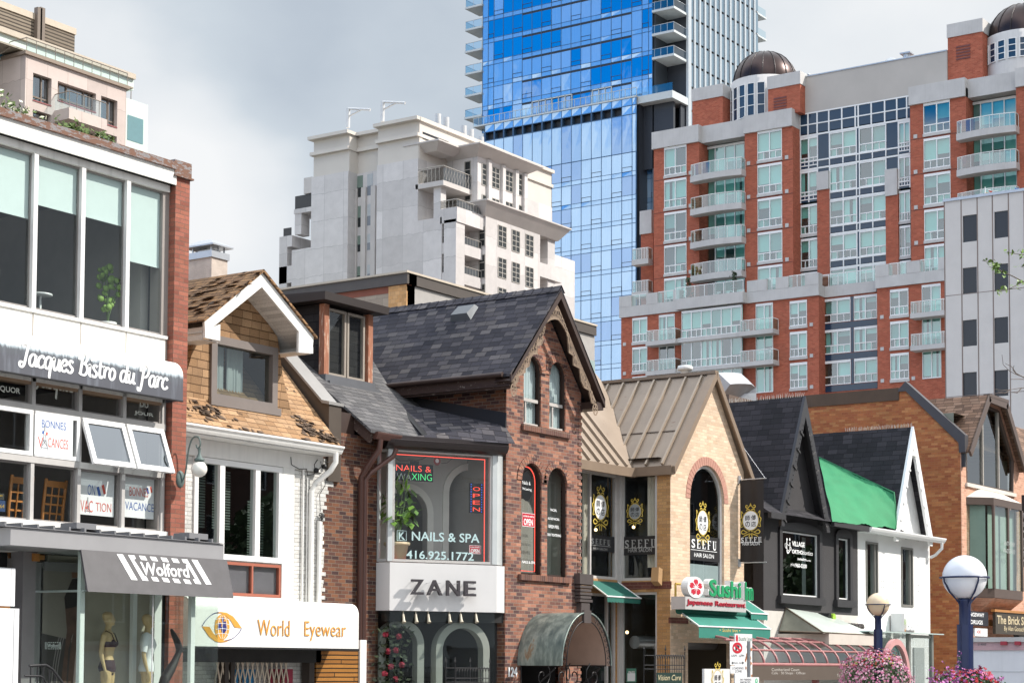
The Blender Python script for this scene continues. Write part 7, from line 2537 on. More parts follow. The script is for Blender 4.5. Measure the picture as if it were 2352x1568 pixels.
def lamp(x,y,zc,rg,label,post_r,glow):
 """globe street lamp: fluted blue post, cradle of four arms and a ring, acrylic globe"""
 t=thing('street_lamp',label,'street lamp',(x,y,0),'blue globe street lamps')
 NAVY=mat('navy_post_paint',(0.012,0.022,0.075),0.32,.1,var=.2)
 b=MB()
 n=24
 vs,fs=[],[]
 zs=[0,zc-rg*2.15]
 for z in zs:
  for k in range(n):
   a=2*math.pi*k/n
   rr=post_r*(1.0 if k%3 else 1.13)
   vs.append((x+rr*math.cos(a),y+rr*math.sin(a),z))
 b.mesh(vs,[(k,(k+1)%n,n+(k+1)%n,n+k)for k in range(n)]+[tuple(n+k for k in range(n))])
 b.build('post',NAVY,t)
 MB().lathe((x,y,0),[(post_r*.78,zc-rg*2.15),(post_r*.78,zc-rg*1.25),(post_r*.98,zc-rg*1.1),(post_r*.98,zc-rg*.98),(0,zc-rg*.98)],20).build('neck',NAVY,t)
 MB().lathe((x,y,0),[(post_r*1.6,0),(post_r*1.6,.5),(post_r*1.15,.6)],20).build('base',NAVY,t)
 ring=[(x+rg*1.10*math.cos(2*math.pi*k/36),y+rg*1.10*math.sin(2*math.pi*k/36),zc-rg*.02)for k in range(37)]
 MB().tube(ring,rg*.045,7,cap=False).build('ring',NAVY,t)
 for k in range(4):
  a=math.pi/2*k+.95
  d_=V((math.cos(a),math.sin(a),0))
  c=V((x,y,zc))
  pts=[c+d_*rg*1.10+V((0,0,-rg*.02)),c+d_*rg*1.07+V((0,0,-rg*.22)),c+d_*rg*.80+V((0,0,-rg*.68)),c+d_*rg*.48+V((0,0,-rg*.98)),c+d_*rg*.26+V((0,0,-rg*1.22)),c+d_*rg*.2+V((0,0,-rg*1.6))]
  MB().tube([p for p in pts],rg*.042,6).build('cradle_arm',NAVY,t)
 m_,nt_=new_mat('globe_acrylic')
 b1=nd(nt_,'ShaderNodeBsdfPrincipled')
 b1.inputs['Base Color'].default_value=(*glow,1)
 b1.inputs['Roughness'].default_value=.12
 b1.inputs['Subsurface Weight'].default_value=.35
 b1.inputs['Subsurface Radius'].default_value=(.1,.1,.1)
 finish(nt_,b1.outputs[0])
 MB().ball((x,y,zc),rg,40,26).build('globe',m_,t)
 return t
PNEAR,PFAR=FY(8.0),FY(16.7)
u,v=PFAR.uv('C4',1010,845)
u2,_=PFAR.uv('C4',1115,845)
u1,_=PFAR.uv('C4',905,845)
lf_r=(u2-u1)/2*.60
lampF=(u,16.7,v)
rF=26.5/FPX*((V((u,16.7,v))-CO).dot(CF))
lamp(u,16.7,v,rF,'smaller far street lamp with cream globe on a blue post by the white house',rF*.36,(0.78,0.62,0.42))
u,v=PNEAR.uv('C4',1806,595)
rN=50.5/FPX*((V((u,8.0,v))-CO).dot(CF))
lampN=(u,8.0,v)
lamp(u,8.0,v,rN,'big near street lamp with white globe on a thick blue post',rN*.34,(0.72,0.72,0.74))
def basket(c,rx,rz,seed,label,cols,n):
 """hanging flower ball round a lamp post: basket, leaves, and blossoms of several colours"""
 t=thing('flower_basket',label,'flower basket',c,'hanging flower baskets on the lamp posts')
 r_=random.Random(seed)
 cv=V(c)
 MB().lathe(c,[(0,-rz*.75),(rx*.4,-rz*.7),(rx*.62,-rz*.2),(rx*.6,-rz*.1)],18).build('basket',BLACKM,t)
 lv=MB()
 for _ in range(n):
  d_=V((r_.gauss(0,1),r_.gauss(0,1),r_.gauss(0,1))).normalized()
  rr=r_.uniform(.55,1.0)+.10*math.sin(d_.x*5)*math.cos(d_.z*6)
  p=cv+V((d_.x*rx*rr,d_.y*rx*rr,d_.z*rz*rr))
  s_=r_.uniform(.025,.05)
  e1=V((r_.uniform(-1,1),r_.uniform(-1,1),r_.uniform(-1,1))).normalized()*s_
  e2=e1.orthogonal().normalized()*s_*.55
  lv.face([p-e1,p-e2,p+e1,p+e2],r_.random())
 lv.build('leaves',mat('basket_leaf',(0.055,0.10,0.025),0.6,var=.5,scale=6),t)
 for nm,col,share,zone in cols:
  b=MB()
  m_=mat(nm,col,0.6,var=.25,scale=25)
  for _ in range(int(n*share)):
   d_=V((r_.gauss(0,1),r_.gauss(0,1),r_.gauss(0,1))).normalized()
   if zone and not zone(d_):
    continue
   rr=r_.uniform(.92,1.10)+.10*math.sin(d_.x*5)*math.cos(d_.z*6)
   p=cv+V((d_.x*rx*rr,d_.y*rx*rr,d_.z*rz*rr))
   nn_=(d_+V((r_.uniform(-.6,.6),r_.uniform(-.6,.6),r_.uniform(-.3,.6)))).normalized()
   e1=nn_.orthogonal().normalized()
   e2=nn_.cross(e1)
   s_=r_.uniform(.020,.034)
   k5=5
   a0=r_.uniform(0,6)
   b.mesh([p+nn_*.008]+[p+(e1*math.cos(a0+2*math.pi*j/10)+e2*math.sin(a0+2*math.pi*j/10))*s_*(1.0 if j%2 else .62)+nn_*(.012 if j%2 else .002)for j in range(10)],[(0,1+j,1+(j+1)%10)for j in range(10)],r_.random())
  b.build(nm.replace('_petal','_blossom'),m_,t)
 return t
camdir=(CO-V((lampF[0],lampF[1],CO.z))).normalized()
cF=V((lampF[0],lampF[1],0))+V((.02,0,0))
zF=PFAR.uv('C4',1000,1490)[1]
pF=PFAR.off(.0).uv('C4',985,1500)
basket((pF[0],16.7,zF-.12),.74,.62,3,'large round basket of pink and white blossoms with red on top round the far lamp',[('pink_petal',(0.66,0.20,0.36),.42,None),('pale_pink_petal',(0.80,0.50,0.58),.34,None),('red_petal',(0.48,0.02,0.03),.22,lambda d:d.z>.45 and d.x<.4),('yellow_leaf_petal',(0.34,0.36,0.05),.12,lambda d:d.z>.5)],3000)
zN=PNEAR.uv('C4',1800,1560)[1]
basket((lampN[0],8.0,zN-.14),.40,.30,6,'basket of magenta and red blossoms round the near lamp post',[('magenta_petal',(0.42,0.10,0.34),.20,lambda d:d.x<.3),('red_petal',(0,0,0),.25,None),('pink_petal',(0,0,0),.10,None)],1500)
b=MB()
g=MB()
r_=random.Random(77)
for(x0,y0,x1,y1)in((1690,1568,1690,1275),(1650,1568,1630,1350),(1740,1568,1722,1380),(1600,1568,1575,1420),(1760,1500,1780,1440),(1905,1568,1925,1410),(1870,1560,1885,1450),(1550,1568,1490,1520),(1980,1568,2010,1460),(2080,1568,2140,1500)):
 p0,p1=PNEAR.pt(*PNEAR.uv('C4',x0,y0),.05),PNEAR.pt(*PNEAR.uv('C4',x1,y1),r_.uniform(-.1,.15))
 for j in range(34):
  f=r_.random()
  p=p0.lerp(p1,f)+V((r_.gauss(0,.022),r_.gauss(0,.022),0))*(1.6-f)
  e1=V((r_.uniform(-1,1),r_.uniform(-1,1),r_.uniform(-1,1))).normalized()*.018
  e2=e1.orthogonal().normalized()*.012
  (b if r_.random()<.6 else g).face([p-e1,p-e2,p+e1,p+e2])
o=bpy.data.objects['flower_basket.001']
b.build('flower_spikes',MC['magenta_petal'],o,kind='stuff')
g.build('spike_leaves',MC['basket_leaf'],o,kind='stuff')
PSG=FY(17.2)
POLE=mat('galvanised_pole',(0.30,0.31,0.32),0.45,.5)
SIGNW=mat('sign_sheet_white',(0.68,0.69,0.71),0.5,var=.05)
u,v=PSG.uv('C3',2175,1300)
t=thing('parking_sign_post','galvanised post with a no-parking sign, loading zone tab and parking notice','sign post',(u,17.2,0))
b=MB()
vt=PSG.uv('C3',2175,1182)[1]
b.tube([(u,17.2,0),(u,17.2,vt)],.035,10)
b.build('pole',POLE,t)
PS3=PSG.off(.06)
u_up=(PS3.uv('C3',2140,1200)[0]-PS3.uv('C3',2000,1200)[0])
r=PS3.rect(('C3',2002,1183),('C3',2140,1402))
def rrect(r,k,n=4):
 u0,u1,v0,v1=r
 pts=[]
 for cx,cz,a0 in((u1-k,v0+k,-math.pi/2),(u1-k,v1-k,0),(u0+k,v1-k,math.pi/2),(u0+k,v0+k,math.pi)):
  for i in range(n+1):
   a=a0+math.pi/2*i/n
   pts.append((cx+k*math.cos(a),cz+k*math.sin(a)))
 return pts
s1=MB().fprism(PS3,rrect(r,.025),-.004,0).build('no_parking_sign',SIGNW,t)
ORG[s1.name]=ORG[t.name]
c=PS3.uv('C3',2070,1243)
ru=abs(PS3.uv('C3',2115,1243)[0]-c[0])
rv=abs(PS3.uv('C3',2070,1198)[1]-c[1])
text('P',PS3,(c[0]-ru*.42,c[0]+ru*.46,c[1]-rv*.55,c[1]+rv*.55),LETK,s1,d=.001,ext=.001,off=.05)
b=MB()
ring=[(c[0]+ru*.88*math.cos(2*math.pi*k/32),c[1]+rv*.88*math.sin(2*math.pi*k/32))for k in range(33)]
ribbon(b,PS3,ring,.05,.004)
ribbon(b,PS3,[(c[0]-ru*.62,c[1]+rv*.6),(c[0]+ru*.62,c[1]-rv*.6)],.045,.005)
b.build('prohibition_ring',mat('sign_red',(0,0,0)),s1)
text('6AM - 6PM',PS3,PS3.rect(('C3',2015,1302),('C3',2132,1328)),LETK,s1,d=.001,ext=.001,off=.0)
text('MON - FRI',PS3,PS3.rect(('C3',2042,1375),('C3',2102,1390)),LETK,s1,d=.001,ext=.001,off=.0)
b=MB()
for s_,x in((-1,2016),(1,2130)):
 p=[PS3.uv('C3',x,1380),PS3.uv('C3',x-s_*14,1366),PS3.uv('C3',x-s_*14,1395)]
 b.face([PS3.pt(*k,.003)for k in p])
 p=[PS3.uv('C3',x-s_*12,1377),PS3.uv('C3',x-s_*24,1377),PS3.uv('C3',x-s_*24,1384),PS3.uv('C3',x-s_*12,1384)]
 b.face([PS3.pt(*k,.003)for k in p])
b.build('arrows',LETK,s1)
r=PS3.rect(('C3',2006,1408),('C3',2143,1478))
s2=MB().fprism(PS3,rrect(r,.02),-.004,0).build('loading_zone_sign',SIGNW,t)
text('LOADING',PS3,PS3.rect(('C3',2022,1418),('C3',2126,1440)),LETK,s2,d=.001,ext=.001)
text('ZONE',PS3,PS3.rect(('C3',2048,1446),('C3',2110,1468)),LETK,s2,d=.001,ext=.001)
r=PS3.rect(('C3',2088,1512),('C3',2270,1640))
s3=MB().fprism(PS3,rrect(r,.02),-.004,0).build('parking_notice',SIGNW,t)
text('PAY PARKING',PS3,PS3.rect(('C3',2097,1526),('C3',2198,1543)),LETK,s3,d=.001,ext=.001,off=.01)
text('ENFORCED',PS3,PS3.rect(('C3',2097,1550),('C3',2190,1566)),LETK,s3,d=.001,ext=.001,off=.01)
c=PS3.uv('C3',2245,1548)
MB().fp(PS3,[(c[0]+.055*math.cos(k*math.pi/10),c[1]+.055*math.sin(k*math.pi/10))for k in range(20)],.002).build('green_dot',mat('parking_green',(0.05,0.45,0.22),0.5),s3)
text('P',PS3,(c[0]-.02,c[0]+.022,c[1]-.03,c[1]+.03),LETW,s3,d=.003,ext=.001,off=.01)
FMN=FY(18.6)
t=thing('menu_banner','tall white pavement banner with the sushi logo and a food photo','banner',FMN.pt(*FMN.uv('C3',2130,1568)))
r=FMN.rect(('C3',2050,1112),('C3',2208,1568))
MB().fb(FMN,r[0],r[1],.4,r[3],-.03,0).build('sheet',mat('banner_white',(0.74,0.73,0.72),0.6),t)
text('Sushi Inn',FMN,FMN.rect(('C3',2082,1138),('C3',2204,1182)),mat('grey_green_ink',(0.25,0.32,0.29),0.6),t,d=.002,ext=.001,off=.02)
c=FMN.uv('C3',2066,1158)
MB().fp(FMN,[(c[0]+.05*math.cos(k*.7),c[1]+.09*math.sin(k*.7))for k in range(9)],.003).build('blossom',MC['sign_red_flower'],t)
b=MB()
r_=random.Random(4)
u0,u1,_,v1=FMN.rect(('C3',2140,1220),('C3',2205,1500))
for _ in range(60):
 x,z=r_.uniform(u0,u1),r_.uniform(1.2,v1)
 b.fp(FMN,[(x+r_.uniform(.02,.06)*math.cos(k),z+r_.uniform(.02,.06)*math.sin(k))for k in(0,1.2,2.5,3.8,5.1)],.003+_*.0001)
b.build('food_photo',mat('food_orange',(0.60,0.24,0.10),0.5,var=.6,scale=8),t)
FSB=FY(18.2)
t=thing('crest_board','white pavement board printed with the salon crest in thin brown lines','sign board',FSB.pt(*FSB.uv('C3',1880,1568)))
r=FSB.rect(('C3',1768,1435),('C3',2002,1700))
MB().fb(FSB,*r,-.05,0).build('board',mat('board_white',(0.70,0.69,0.68),0.5),t)
emblem(FSB,FSB.uv('C3',1888,1545),.70,t,.002,mat('board_white',(0,0,0)))
MB().fb(FSB,r[0]+.05,r[0]+.1,0,r[2],-.05,-.0).build('leg',BLACKM,t)
MB().fb(FSB,r[1]-.1,r[1]-.05,0,r[2],-.05,-.0).build('leg',BLACKM,t)
def iron_rack(F,px,label,words=None):
 """wrought-iron cage stand with four spear posts"""
 x0,y0,x1,y1,kk=px
 a,c_=F.uv('C3' if px[4]==3 else 'C2',x0,y0),F.uv('C3' if px[4]==3 else 'C2',x1,y1)
 u0,u1,zt=a[0],c_[0],a[1]
 w_=u1-u0
 t=thing('iron_stand',label,'stand',F.pt((u0+u1)/2,0,0))
 for u,d in((u0,0),(u0+w_*.14,-.35),(u1-w_*.16,-.35),(u1,0)):
  b=MB()
  b.tube([F.pt(u,0,d),F.pt(u,zt-.14,d)],.012,6)
  p=F.pt(u,zt-.14,d)
  b.mesh([p,p+V((.035,0,.05)),p+V((0,.02,.05)),p+V((-.035,0,.05)),p+V((0,-.02,.05)),p+V((0,0,.15))],[(0,1,2),(0,2,3),(0,3,4),(0,4,1),(5,2,1),(5,3,2),(5,4,3),(5,1,4)])
  b.build('spear_post',BLACKM,t)
 b=MB()
 for z in(zt-.22,zt-.42,zt-.50,zt-.95,zt-1.02):
  b.tube([F.pt(u0,z,0),F.pt(u1,z,0)],.009,5)
  b.tube([F.pt(u0+w_*.14,z,-.35),F.pt(u1-w_*.16,z,-.35)],.009,5)
 n=13
 for i in range(n):
  u=u0+w_*(i+.5)/n
  b.tube([F.pt(u,zt-1.1,0),F.pt(u,zt-.22,0)],.006,5)
  b.tube([F.pt(u-w_/n/2,zt-.20,0),F.pt(u,zt-.30,0),F.pt(u+w_/n/2,zt-.20,0)],.006,5)
 b.build('cage',BLACKM,t)
 return t,u0,u1,zt
FR=FY(19.4)
t,u0,u1,zt=iron_rack(FR,(1308,1212,1588,1212,3),'black iron stand with spear tips carrying a dark green Vision Care sign')
r=FR.rect(('C3',1318,1470),('C3',1547,1640))
MB().fb(FR,*r,.02,.04).build('board',mat('dark_green_sign',(0.012,0.035,0.028),0.4),t)
text('Vision Care',FR,FR.rect(('C3',1328,1490),('C3',1535,1540)),mat('pale_gold_lettering',(0.55,0.48,0.30),0.5),t,d=.042,ext=.002,shear=.3)
MB().fb(FR,r[0]+.02,r[1]-.02,r[3]-.24,r[3]-.232,.041,.044).build('rule',MC['pale_gold_lettering'],t)
FR2=FY(21.9)
iron_rack(FR2,(1830,1325,2148,1325,2),'black iron stand with spear tips standing in for a reflection in the boutique window')  # solid stand built in place of one mirrored in the glass
FP_=FSX.off(-.05)
r=FP_.rect(('C3',1052,1432),('C3',1142,1560))
t=thing('pass_certificate','small green and white PASS certificate stuck inside the shop pane','notice',FP_.pt(r[0],r[2]))
MB().fb(FP_,*r,0,.004).build('sheet',mat('certificate_green',(0.08,0.24,0.17),0.6),t)
MB().fb(FP_,r[0]+.03,r[1]-.03,r[2]+.03,r[2]+.22,.005,.007).build('panel',PAPER,t)
text('PASS',FP_,FP_.rect(('C3',1072,1456),('C3',1128,1480)),LETW,t,d=.005,ext=.001,off=.02)
PKF=mat('pink_canopy_frame',(0.36,0.15,0.145),0.45,.1,var=.15)
yB,yF=21.6,20.5
FVt=FY(yF)
vtop=FY((yB+yF)/2).uv('C4',400,1160)[1]
vbot=FVt.uv('C4',400,1405)[1]
uL=FVt.uv('C3',2150,1300)[0]
uR=FVt.uv('C4',1065,1400)[0]
uF2=uR
t=thing('glass_vault','pink-framed glass barrel vault over the court entrance with a brown name board','canopy',((uL+uR)/2,21,0))
ym,ry,rz=yB,yB-yF,vtop-vbot
def vp(x,a):
 return V((x,ym-ry*math.cos(a),vbot+rz*math.sin(a)))
nr=14
b=MB()
step=(FVt.uv('C4',440,1405)[0]-FVt.uv('C4',210,1405)[0])/2
k=0
x=uR
while x>uL:
 MB().tube([vp(x,math.pi/2*j/10)for j in range(11)],.032,6).build('rib',PKF,t)
 x-=step
for a in(0.02,.55,1.05,1.5):
 b.tube([vp(uL,a),vp(uR,a)],.03 if a>.1 else .05,6)
b.build('purlins',PKF,t)
b=MB()
n=14
for j in range(n):
 a0,a1=math.pi/2*j/n,math.pi/2*(j+1)/n
 b.face([vp(uL,a0),vp(uR,a0),vp(uR,a1),vp(uL,a1)],0,True)
b.build('glazing',glass('vault_glass',(0.84,0.88,0.87),0.08,0.3),t)
vb1,vb2=FVt.uv('C4',300,1415)[1],FVt.uv('C4',300,1538)[1]
MB().fb(FVt,uL,uR+.5,vb2,vb1+.01,-.15,.06).build('name_board',mat('brown_board',(0.10,0.075,0.058),0.5,var=.1),t)
PLT=mat('pale_board_lettering',(0.50,0.46,0.42),0.6)
FNB=FVt.off(.06)
text('Cumberland Court',FVt,FNB.rect(('C4',32,1428),('C4',288,1456)),PLT,t,d=.062,ext=.002)
text('Cafe · 30 Shops · Offices',FVt,FNB.rect(('C4',32,1462),('C4',342,1492)),PLT,t,d=.062,ext=.002)
text('To',FVt,FNB.rect(('C4',632,1482),('C4',662,1508)),PLT,t,d=.062,ext=.002)
for x in(uL+.3,(uL+uR)/2,uR-.2):
 MB().box(x-.07,x+.07,yF+.05,yF+.19,0,vb2).build('post',PKF,t)
FE=FY(20.45)
c0,c1=FE.uv('C4',1062,1400),FE.uv('C4',1312,1400)
zt=FE.uv('C4',1160,1160)[1]
t=thing('arched_portal','pink arched portal frame at the end of the glass vault behind the far lamp','portal',FE.pt((c0[0]+c1[0])/2,0))
b=MB()
cx,rx_=(c0[0]+c1[0])/2,(c1[0]-c0[0])/2
zs=zt-rx_*1.25
pts_o=[(cx+rx_*math.cos(math.pi*j/20),zs+(zt-zs)*math.sin(math.pi*j/20))for j in range(21)]
pts_i=[(cx+(rx_-.16)*math.cos(math.pi*j/20),zs+(zt-zs-.16)*math.sin(math.pi*j/20))for j in range(21)]
for(a,c_,e,f_)in zip(pts_o,pts_o[1:],pts_i[1:],pts_i):
 b.fprism(FE,[a,c_,e,f_],-.12,0)
for u in(cx-rx_,cx+rx_-.16):
 b.fb(FE,u,u+.16,0,zs,-.12,0)
b.build('frame',mat('pale_pink_frame',(0.56,0.29,0.28),0.5),t)
MB().fp(FE,[(cx-rx_+.1,.2)]+[(cx+rx_-.1,.2)]+pts_i,-.06).build('pane',MC['vault_glass'],t)
b=MB()
q_=FE.off(-.6)
cc=q_.uv('C4',1165,1380)
ringp=[(cc[0]+.38*math.cos(math.pi*j/16),cc[1]+.10+.42*math.sin(math.pi*j/16))for j in range(17)]
ribbon(b,q_,[(cc[0]+.38,.3)]+ringp+[(cc[0]-.38,.3)],.10,0)
b.fp(q_,[(cc[0]-.36,.3),(cc[0]+.36,.3)]+ringp,-.02)
b.build('inner_door_arch',mat('pale_blue_door',(0.42,0.52,0.54),0.6),t)
FPY=FY(22.38)
t=thing('glass_lean_to','frosted glass lean-to roof with a triangular end over the orthodontist entrance','rooflight',(47,21.5,3.3))
tl=FPY.hit(q('C4',165,878))
tr=FPY.hit(q('C4',440,930))
FPF=FY(20.9)
bl=FPF.hit(q('C4',505,1102))
br=FPF.hit(q('C4',985,1125))
bb=FPY.hit(q('C4',100,1090))
b=MB()
b.face([tl,bl,br,V((br.x+.2,22.38,tr.z))])
b.build('roof_glass',mat('frosted_roof_glass',(0.56,0.62,0.57),0.25,var=.12,scale=1.0),t)
MB().face([tl,bb,bl]).build('end_glass',mat('dusty_end_glass',(0.28,0.29,0.24),0.4,var=.3,scale=2),t)
b=MB()
b.tube([tl,bl],.025,5)
b.tube([tl,bb],.02,5)
b.tube([bb,bl,br],.02,5)
b.build('frame',mat('bronze_lean_frame',(0.20,0.16,0.12),0.4,.3),t)
b=MB()
b.box(bb.x-.1,br.x,20.9,22.38,bl.z-.30,bl.z-.02)
b.build('beam',mat('cream_beam',(0.60,0.54,0.48),0.7),t)
t=thing('shop_sign','row of dark raised letters with a green ring above the white house entrance','sign',FPY.pt(*FPY.uv('C4',720,1050)))
FL_=FY(22.1)
text('cape',FL_,FL_.rect(('C4',635,1010),('C4',858,1095)),mat('dark_bronze_pipe',(0,0,0)),t,d=-.1,ext=.2,off=.03)
b=MB()
c=FL_.pt(*FL_.uv('C4',540,955))
b.tube([c+V((0,.25,0)),c+V((0,-.1,0))],.10,12)
b.build('ring_back',BLACKM,t)
b=MB()
c2=FL_.pt(*FL_.uv('C4',567,962))
b.tube([c2+V((0,.0,0)),c2+V((0,-.14,0))],.10,12)
b.build('green_ring',mat('lime_sign',(0.30,0.48,0.04),0.5),t)
FBG=FY(21.0)
r=FBG.rect(('C4',870,1102),('C4',1550,1568))
t=thing('glass_porch','clear glass porch with steel posts and a thin glass roof before the white house','porch',FBG.pt(r[0],0))
b=MB()
zt=FBG.uv('C4',1200,1100)[1]
b.box(r[0],r[1]+.1,20.8,22.3,zt-.03,zt)
b.build('roof_glass',mat('green_edge_glass',(0.45,0.55,0.52),0.1,var=.05),t)
STL=mat('brushed_steel',(0.42,0.43,0.38),0.3,.7)
for x in(1305,1515):
 u=FBG.uv('C4',x,1300)[0]
 MB().box(u-.06,u+.06,21.0,21.1,0,zt-.03).build('post',STL,t)
a_,b_=FBG.uv('C4',1305,1300)[0],FBG.uv('C4',1515,1300)[0]
MB().box(a_,b_,21.02,21.08,zt-.14,zt-.05).build('head_rail',STL,t)
b=MB()
b.box(r[0],a_-.06,21.04,21.05,.1,zt-.03)
b.box(a_+.06,b_-.06,21.04,21.05,.1,zt-.14)
b.build('front_pane',MC['vault_glass'],t)
b=MB()
d0,d1=FG2.uv('C4',1330,1240),FG2.uv('C4',1425,1568)
b.fb(FG2,d0[0],d1[0],.1,d0[1],.0,.05)
b.build('door',mat('pale_door_grey',(0.48,0.50,0.49),0.4),t)
t=thing('shop_sign','white raised Bellair lettering with a green and orange mark on the white house','sign',FG2.pt(*FG2.uv('C4',1300,1060)))
FBL=FY(22.2)
text('Bellair',FBL,FBL.rect(('C4',1265,978),('C4',1418,1088)),LETW,t,d=-.1,ext=.13,off=.02)
r=FBL.rect(('C4',1226,972),('C4',1256,1036))
MB().fprism(FBL,[(r[0],r[2]),(r[1]-.05,r[2]),(r[1],r[2]+.06),(r[1],r[3]-.1),(r[1]-.08,r[3]),(r[0],r[3])],-.05,.02).build('green_mark',MC['lime_sign'],t)
r=FBL.rect(('C4',1226,1062),('C4',1260,1092))
MB().fprism(FBL,[(r[0],r[2]),(r[1],r[2]),(r[1],r[3]-.08),(r[1]-.1,r[3]),(r[0],r[3])],-.05,.02).build('orange_mark',mat('orange_sign',(0.62,0.25,0.04),0.5),t)
r=FBL.rect(('C4',1172,928),('C4',1197,1095))
MB().fb(FBL,*r,-.15,.2).build('blade',mat('steel_blade',(0.55,0.56,0.57),0.35,.4),t)
XT=31.0
FT=FX(XT)
TW=mat('truck_white',(0.70,0.69,0.70),0.4,var=.08,streak=.1)
r=FT.rect(('C4',1835,1150),('C4',2352,1270))
ua,ztk=FT.uv('C4',1850,1158)
zb=FT.uv('C4',1900,1265)[1]
ub=ua+2.5
t=thing('delivery_truck','white box delivery truck numbered 614668 parked behind the near lamp','truck',(XT+3,-(ua+ub)/2,0))
MB().box(XT,XT+6.2,-ub,-ua,1.0,ztk-.02).build('box_body',TW,t)
MB().fb(FT,ua-.01,ub+.01,zb,ztk-.06,0,.02).build('pink_band',mat('faded_pink_band',(0.52,0.33,0.34),0.5,var=.15),t)
MB().fb(FT,ua-.02,ub+.02,ztk-.06,ztk+.02,-.1,.05).build('top_rail',mat('rail_silver',(0.50,0.48,0.46),0.4,.4),t)
for x0,x1 in((2145,2205),(2275,2330)):
 a,c_=FT.uv('C4',x0,1162)[0],FT.uv('C4',x1,1162)[0]
 MB().fb(FT,a,c_,ztk-.11,ztk-.05,.0,.06).build('reflector',mat('reflector_red',(0.35,0.01,0.03),0.3),t)
text('614668',FT,FT.rect(('C4',1932,1198),('C4',2008,1222)),mat('grey_number',(0.16,0.14,0.14),0.6),t,d=.021,ext=.001,off=.01)
b=MB()
for k_ in range(1,5):
 b.fb(FT,ua,ub,zb-k_*.36,zb-k_*.36+.010,0,.006)
b.build('door_seams',ALU,t)
yA,yB_=-ub,-ua
b=MB()
b.hexa([(XT+6.3,yA+.1,.6),(XT+8.2,yA+.1,.6),(XT+8.2,yB_-.1,.6),(XT+6.3,yB_-.1,.6),(XT+6.3,yA+.1,2.6),(XT+7.6,yA+.1,2.6),(XT+7.6,yB_-.1,2.6),(XT+6.3,yB_-.1,2.6)])
b.build('cab',TW,t)
for x in(XT+1.3,XT+6.9):
 for y in(yA+.05,yB_-.3):
  MB().tube([(x,y,.45),(x,y+.25,.45)],.45,18).build('wheel',BLACKM,t)
FTR=FY(9.5)
t=thing('street_tree','leafy green branch tips reaching in from a street tree at the right edge','tree',FTR.pt(FTR.uv('A8',2500,900)[0]+.6,0))
tb=V(t.location)
BARK=mat('branch_bark',(0.10,0.075,0.06),0.9)
zb_=FTR.uv('A8',2351,1010)[1]
b=MB()
b.tube([tb,tb+V((.1,0,2.6)),tb+V((.1,.1,zb_+.2)),tb+V((.2,.1,zb_+2.2))],[.12,.10,.08,.03],8)
b.build('trunk',BARK,t)
bt=MB()
lf_=MB()
r_=random.Random(19)
def twig(pts,leaves,s0):
 P_=[FTR.pt(*FTR.uv('A8',*p),r_.uniform(-.06,.06))for p in pts]
 P_[0]=V((tb.x+.1,tb.y+.05,P_[0].z+.1))
 P_=[V(p)for p in spline([tuple(p)for p in P_],5)]
 n=len(P_)
 bt.tube(P_,[.011*(1-.75*i/n)for i in range(n)],5)
 for _ in range(leaves):
  f=.42+.58*r_.random()
  i=min(n-2,int(f*(n-1)))
  p=P_[i].lerp(P_[i+1],r_.random())+V((r_.gauss(0,.02),r_.gauss(0,.03),r_.gauss(0,.02)))
  dr=(V((r_.uniform(-1,.4),r_.uniform(-.7,.7),r_.uniform(-.6,.6)))).normalized()
  sd=dr.cross(V((r_.uniform(-.4,.4),-.6,1))).normalized()
  ln=r_.uniform(.05,.085)*s0
  lf_.face([p,p+dr*ln*.35+sd*ln*.30,p+dr*ln*.75+sd*ln*.24,p+dr*ln*1.1,p+dr*ln*.75-sd*ln*.24,p+dr*ln*.35-sd*ln*.30],r_.random())
twig([(2500,1080),(2351,1030),(2250,970),(2150,925),(2090,870),(2040,850),(1985,825)],62,1.0)
twig([(2500,720),(2400,770),(2310,770),(2220,745)],26,.9)
twig([(2500,1060),(2380,1010),(2300,1040),(2220,1090),(2140,1098)],44,.9)
twig([(2500,880),(2420,870),(2340,880)],8,.9)
bt.build('twigs',BARK,t)
lf_.build('leaves',mat('fresh_leaf',(0.16,0.28,0.035),0.5,var=.5,scale=14),t)
t=thing('bare_tree','bare leafless twigs in front of the pale panelled building at the right edge','tree',FY(11.0).pt(FY(11.0).uv('B4',3000,400)[0],0))
tb=V(t.location)
FTB=FY(11.0)
b=MB()
b.tube([tb,tb+V((0,0,3)),FTB.pt(*FTB.uv('B4',2700,500))],[.08,.06,.02],7)
for pts in([(2700,500),(2500,400),(2351,325),(2290,305),(2220,270),(2160,210),(2150,120)],[(2290,305),(2250,260),(2260,220)],[(2351,330),(2280,290),(2240,230),(2180,200)],[(2700,500),(2500,420),(2330,425),(2230,440),(2150,448),(2085,435)],[(2230,440),(2180,470),(2110,460)],[(2330,425),(2290,470),(2240,465)],[(2500,400),(2351,345),(2230,345)]):
 b.tube([FTB.pt(*FTB.uv('B4',*p))for p in pts],[.009*(1-.7*i/len(pts))for i in range(len(pts))],5)
b.build('twigs',BARK,t)
FDU=FY(27.5)
t=thing('roof_duct','curved galvanised roof duct behind the brown metal roof','duct',FDU.pt(*FDU.uv('B3',2050,520)))
ctr=[FDU.pt(*FDU.uv('B3',*p))for p in((1905,400),(1960,395),(2040,395),(2100,400),(2140,430),(2145,480),(2145,560))]
MB().tube(ctr,[.38]*7,4,sm=False).build('elbow',mat('galvanised_duct',(0.55,0.56,0.58),0.35,.5,var=.2),t)
b=MB()
p=FDU.pt(*FDU.uv('B3',2000,560))
b.box(p.x-1.0,p.x+3.0,27.0,30,p.z-3,p.z+.1)
b.build('curb',mat('brown_flat_roof',(0.12,0.08,0.06),0.8),t)
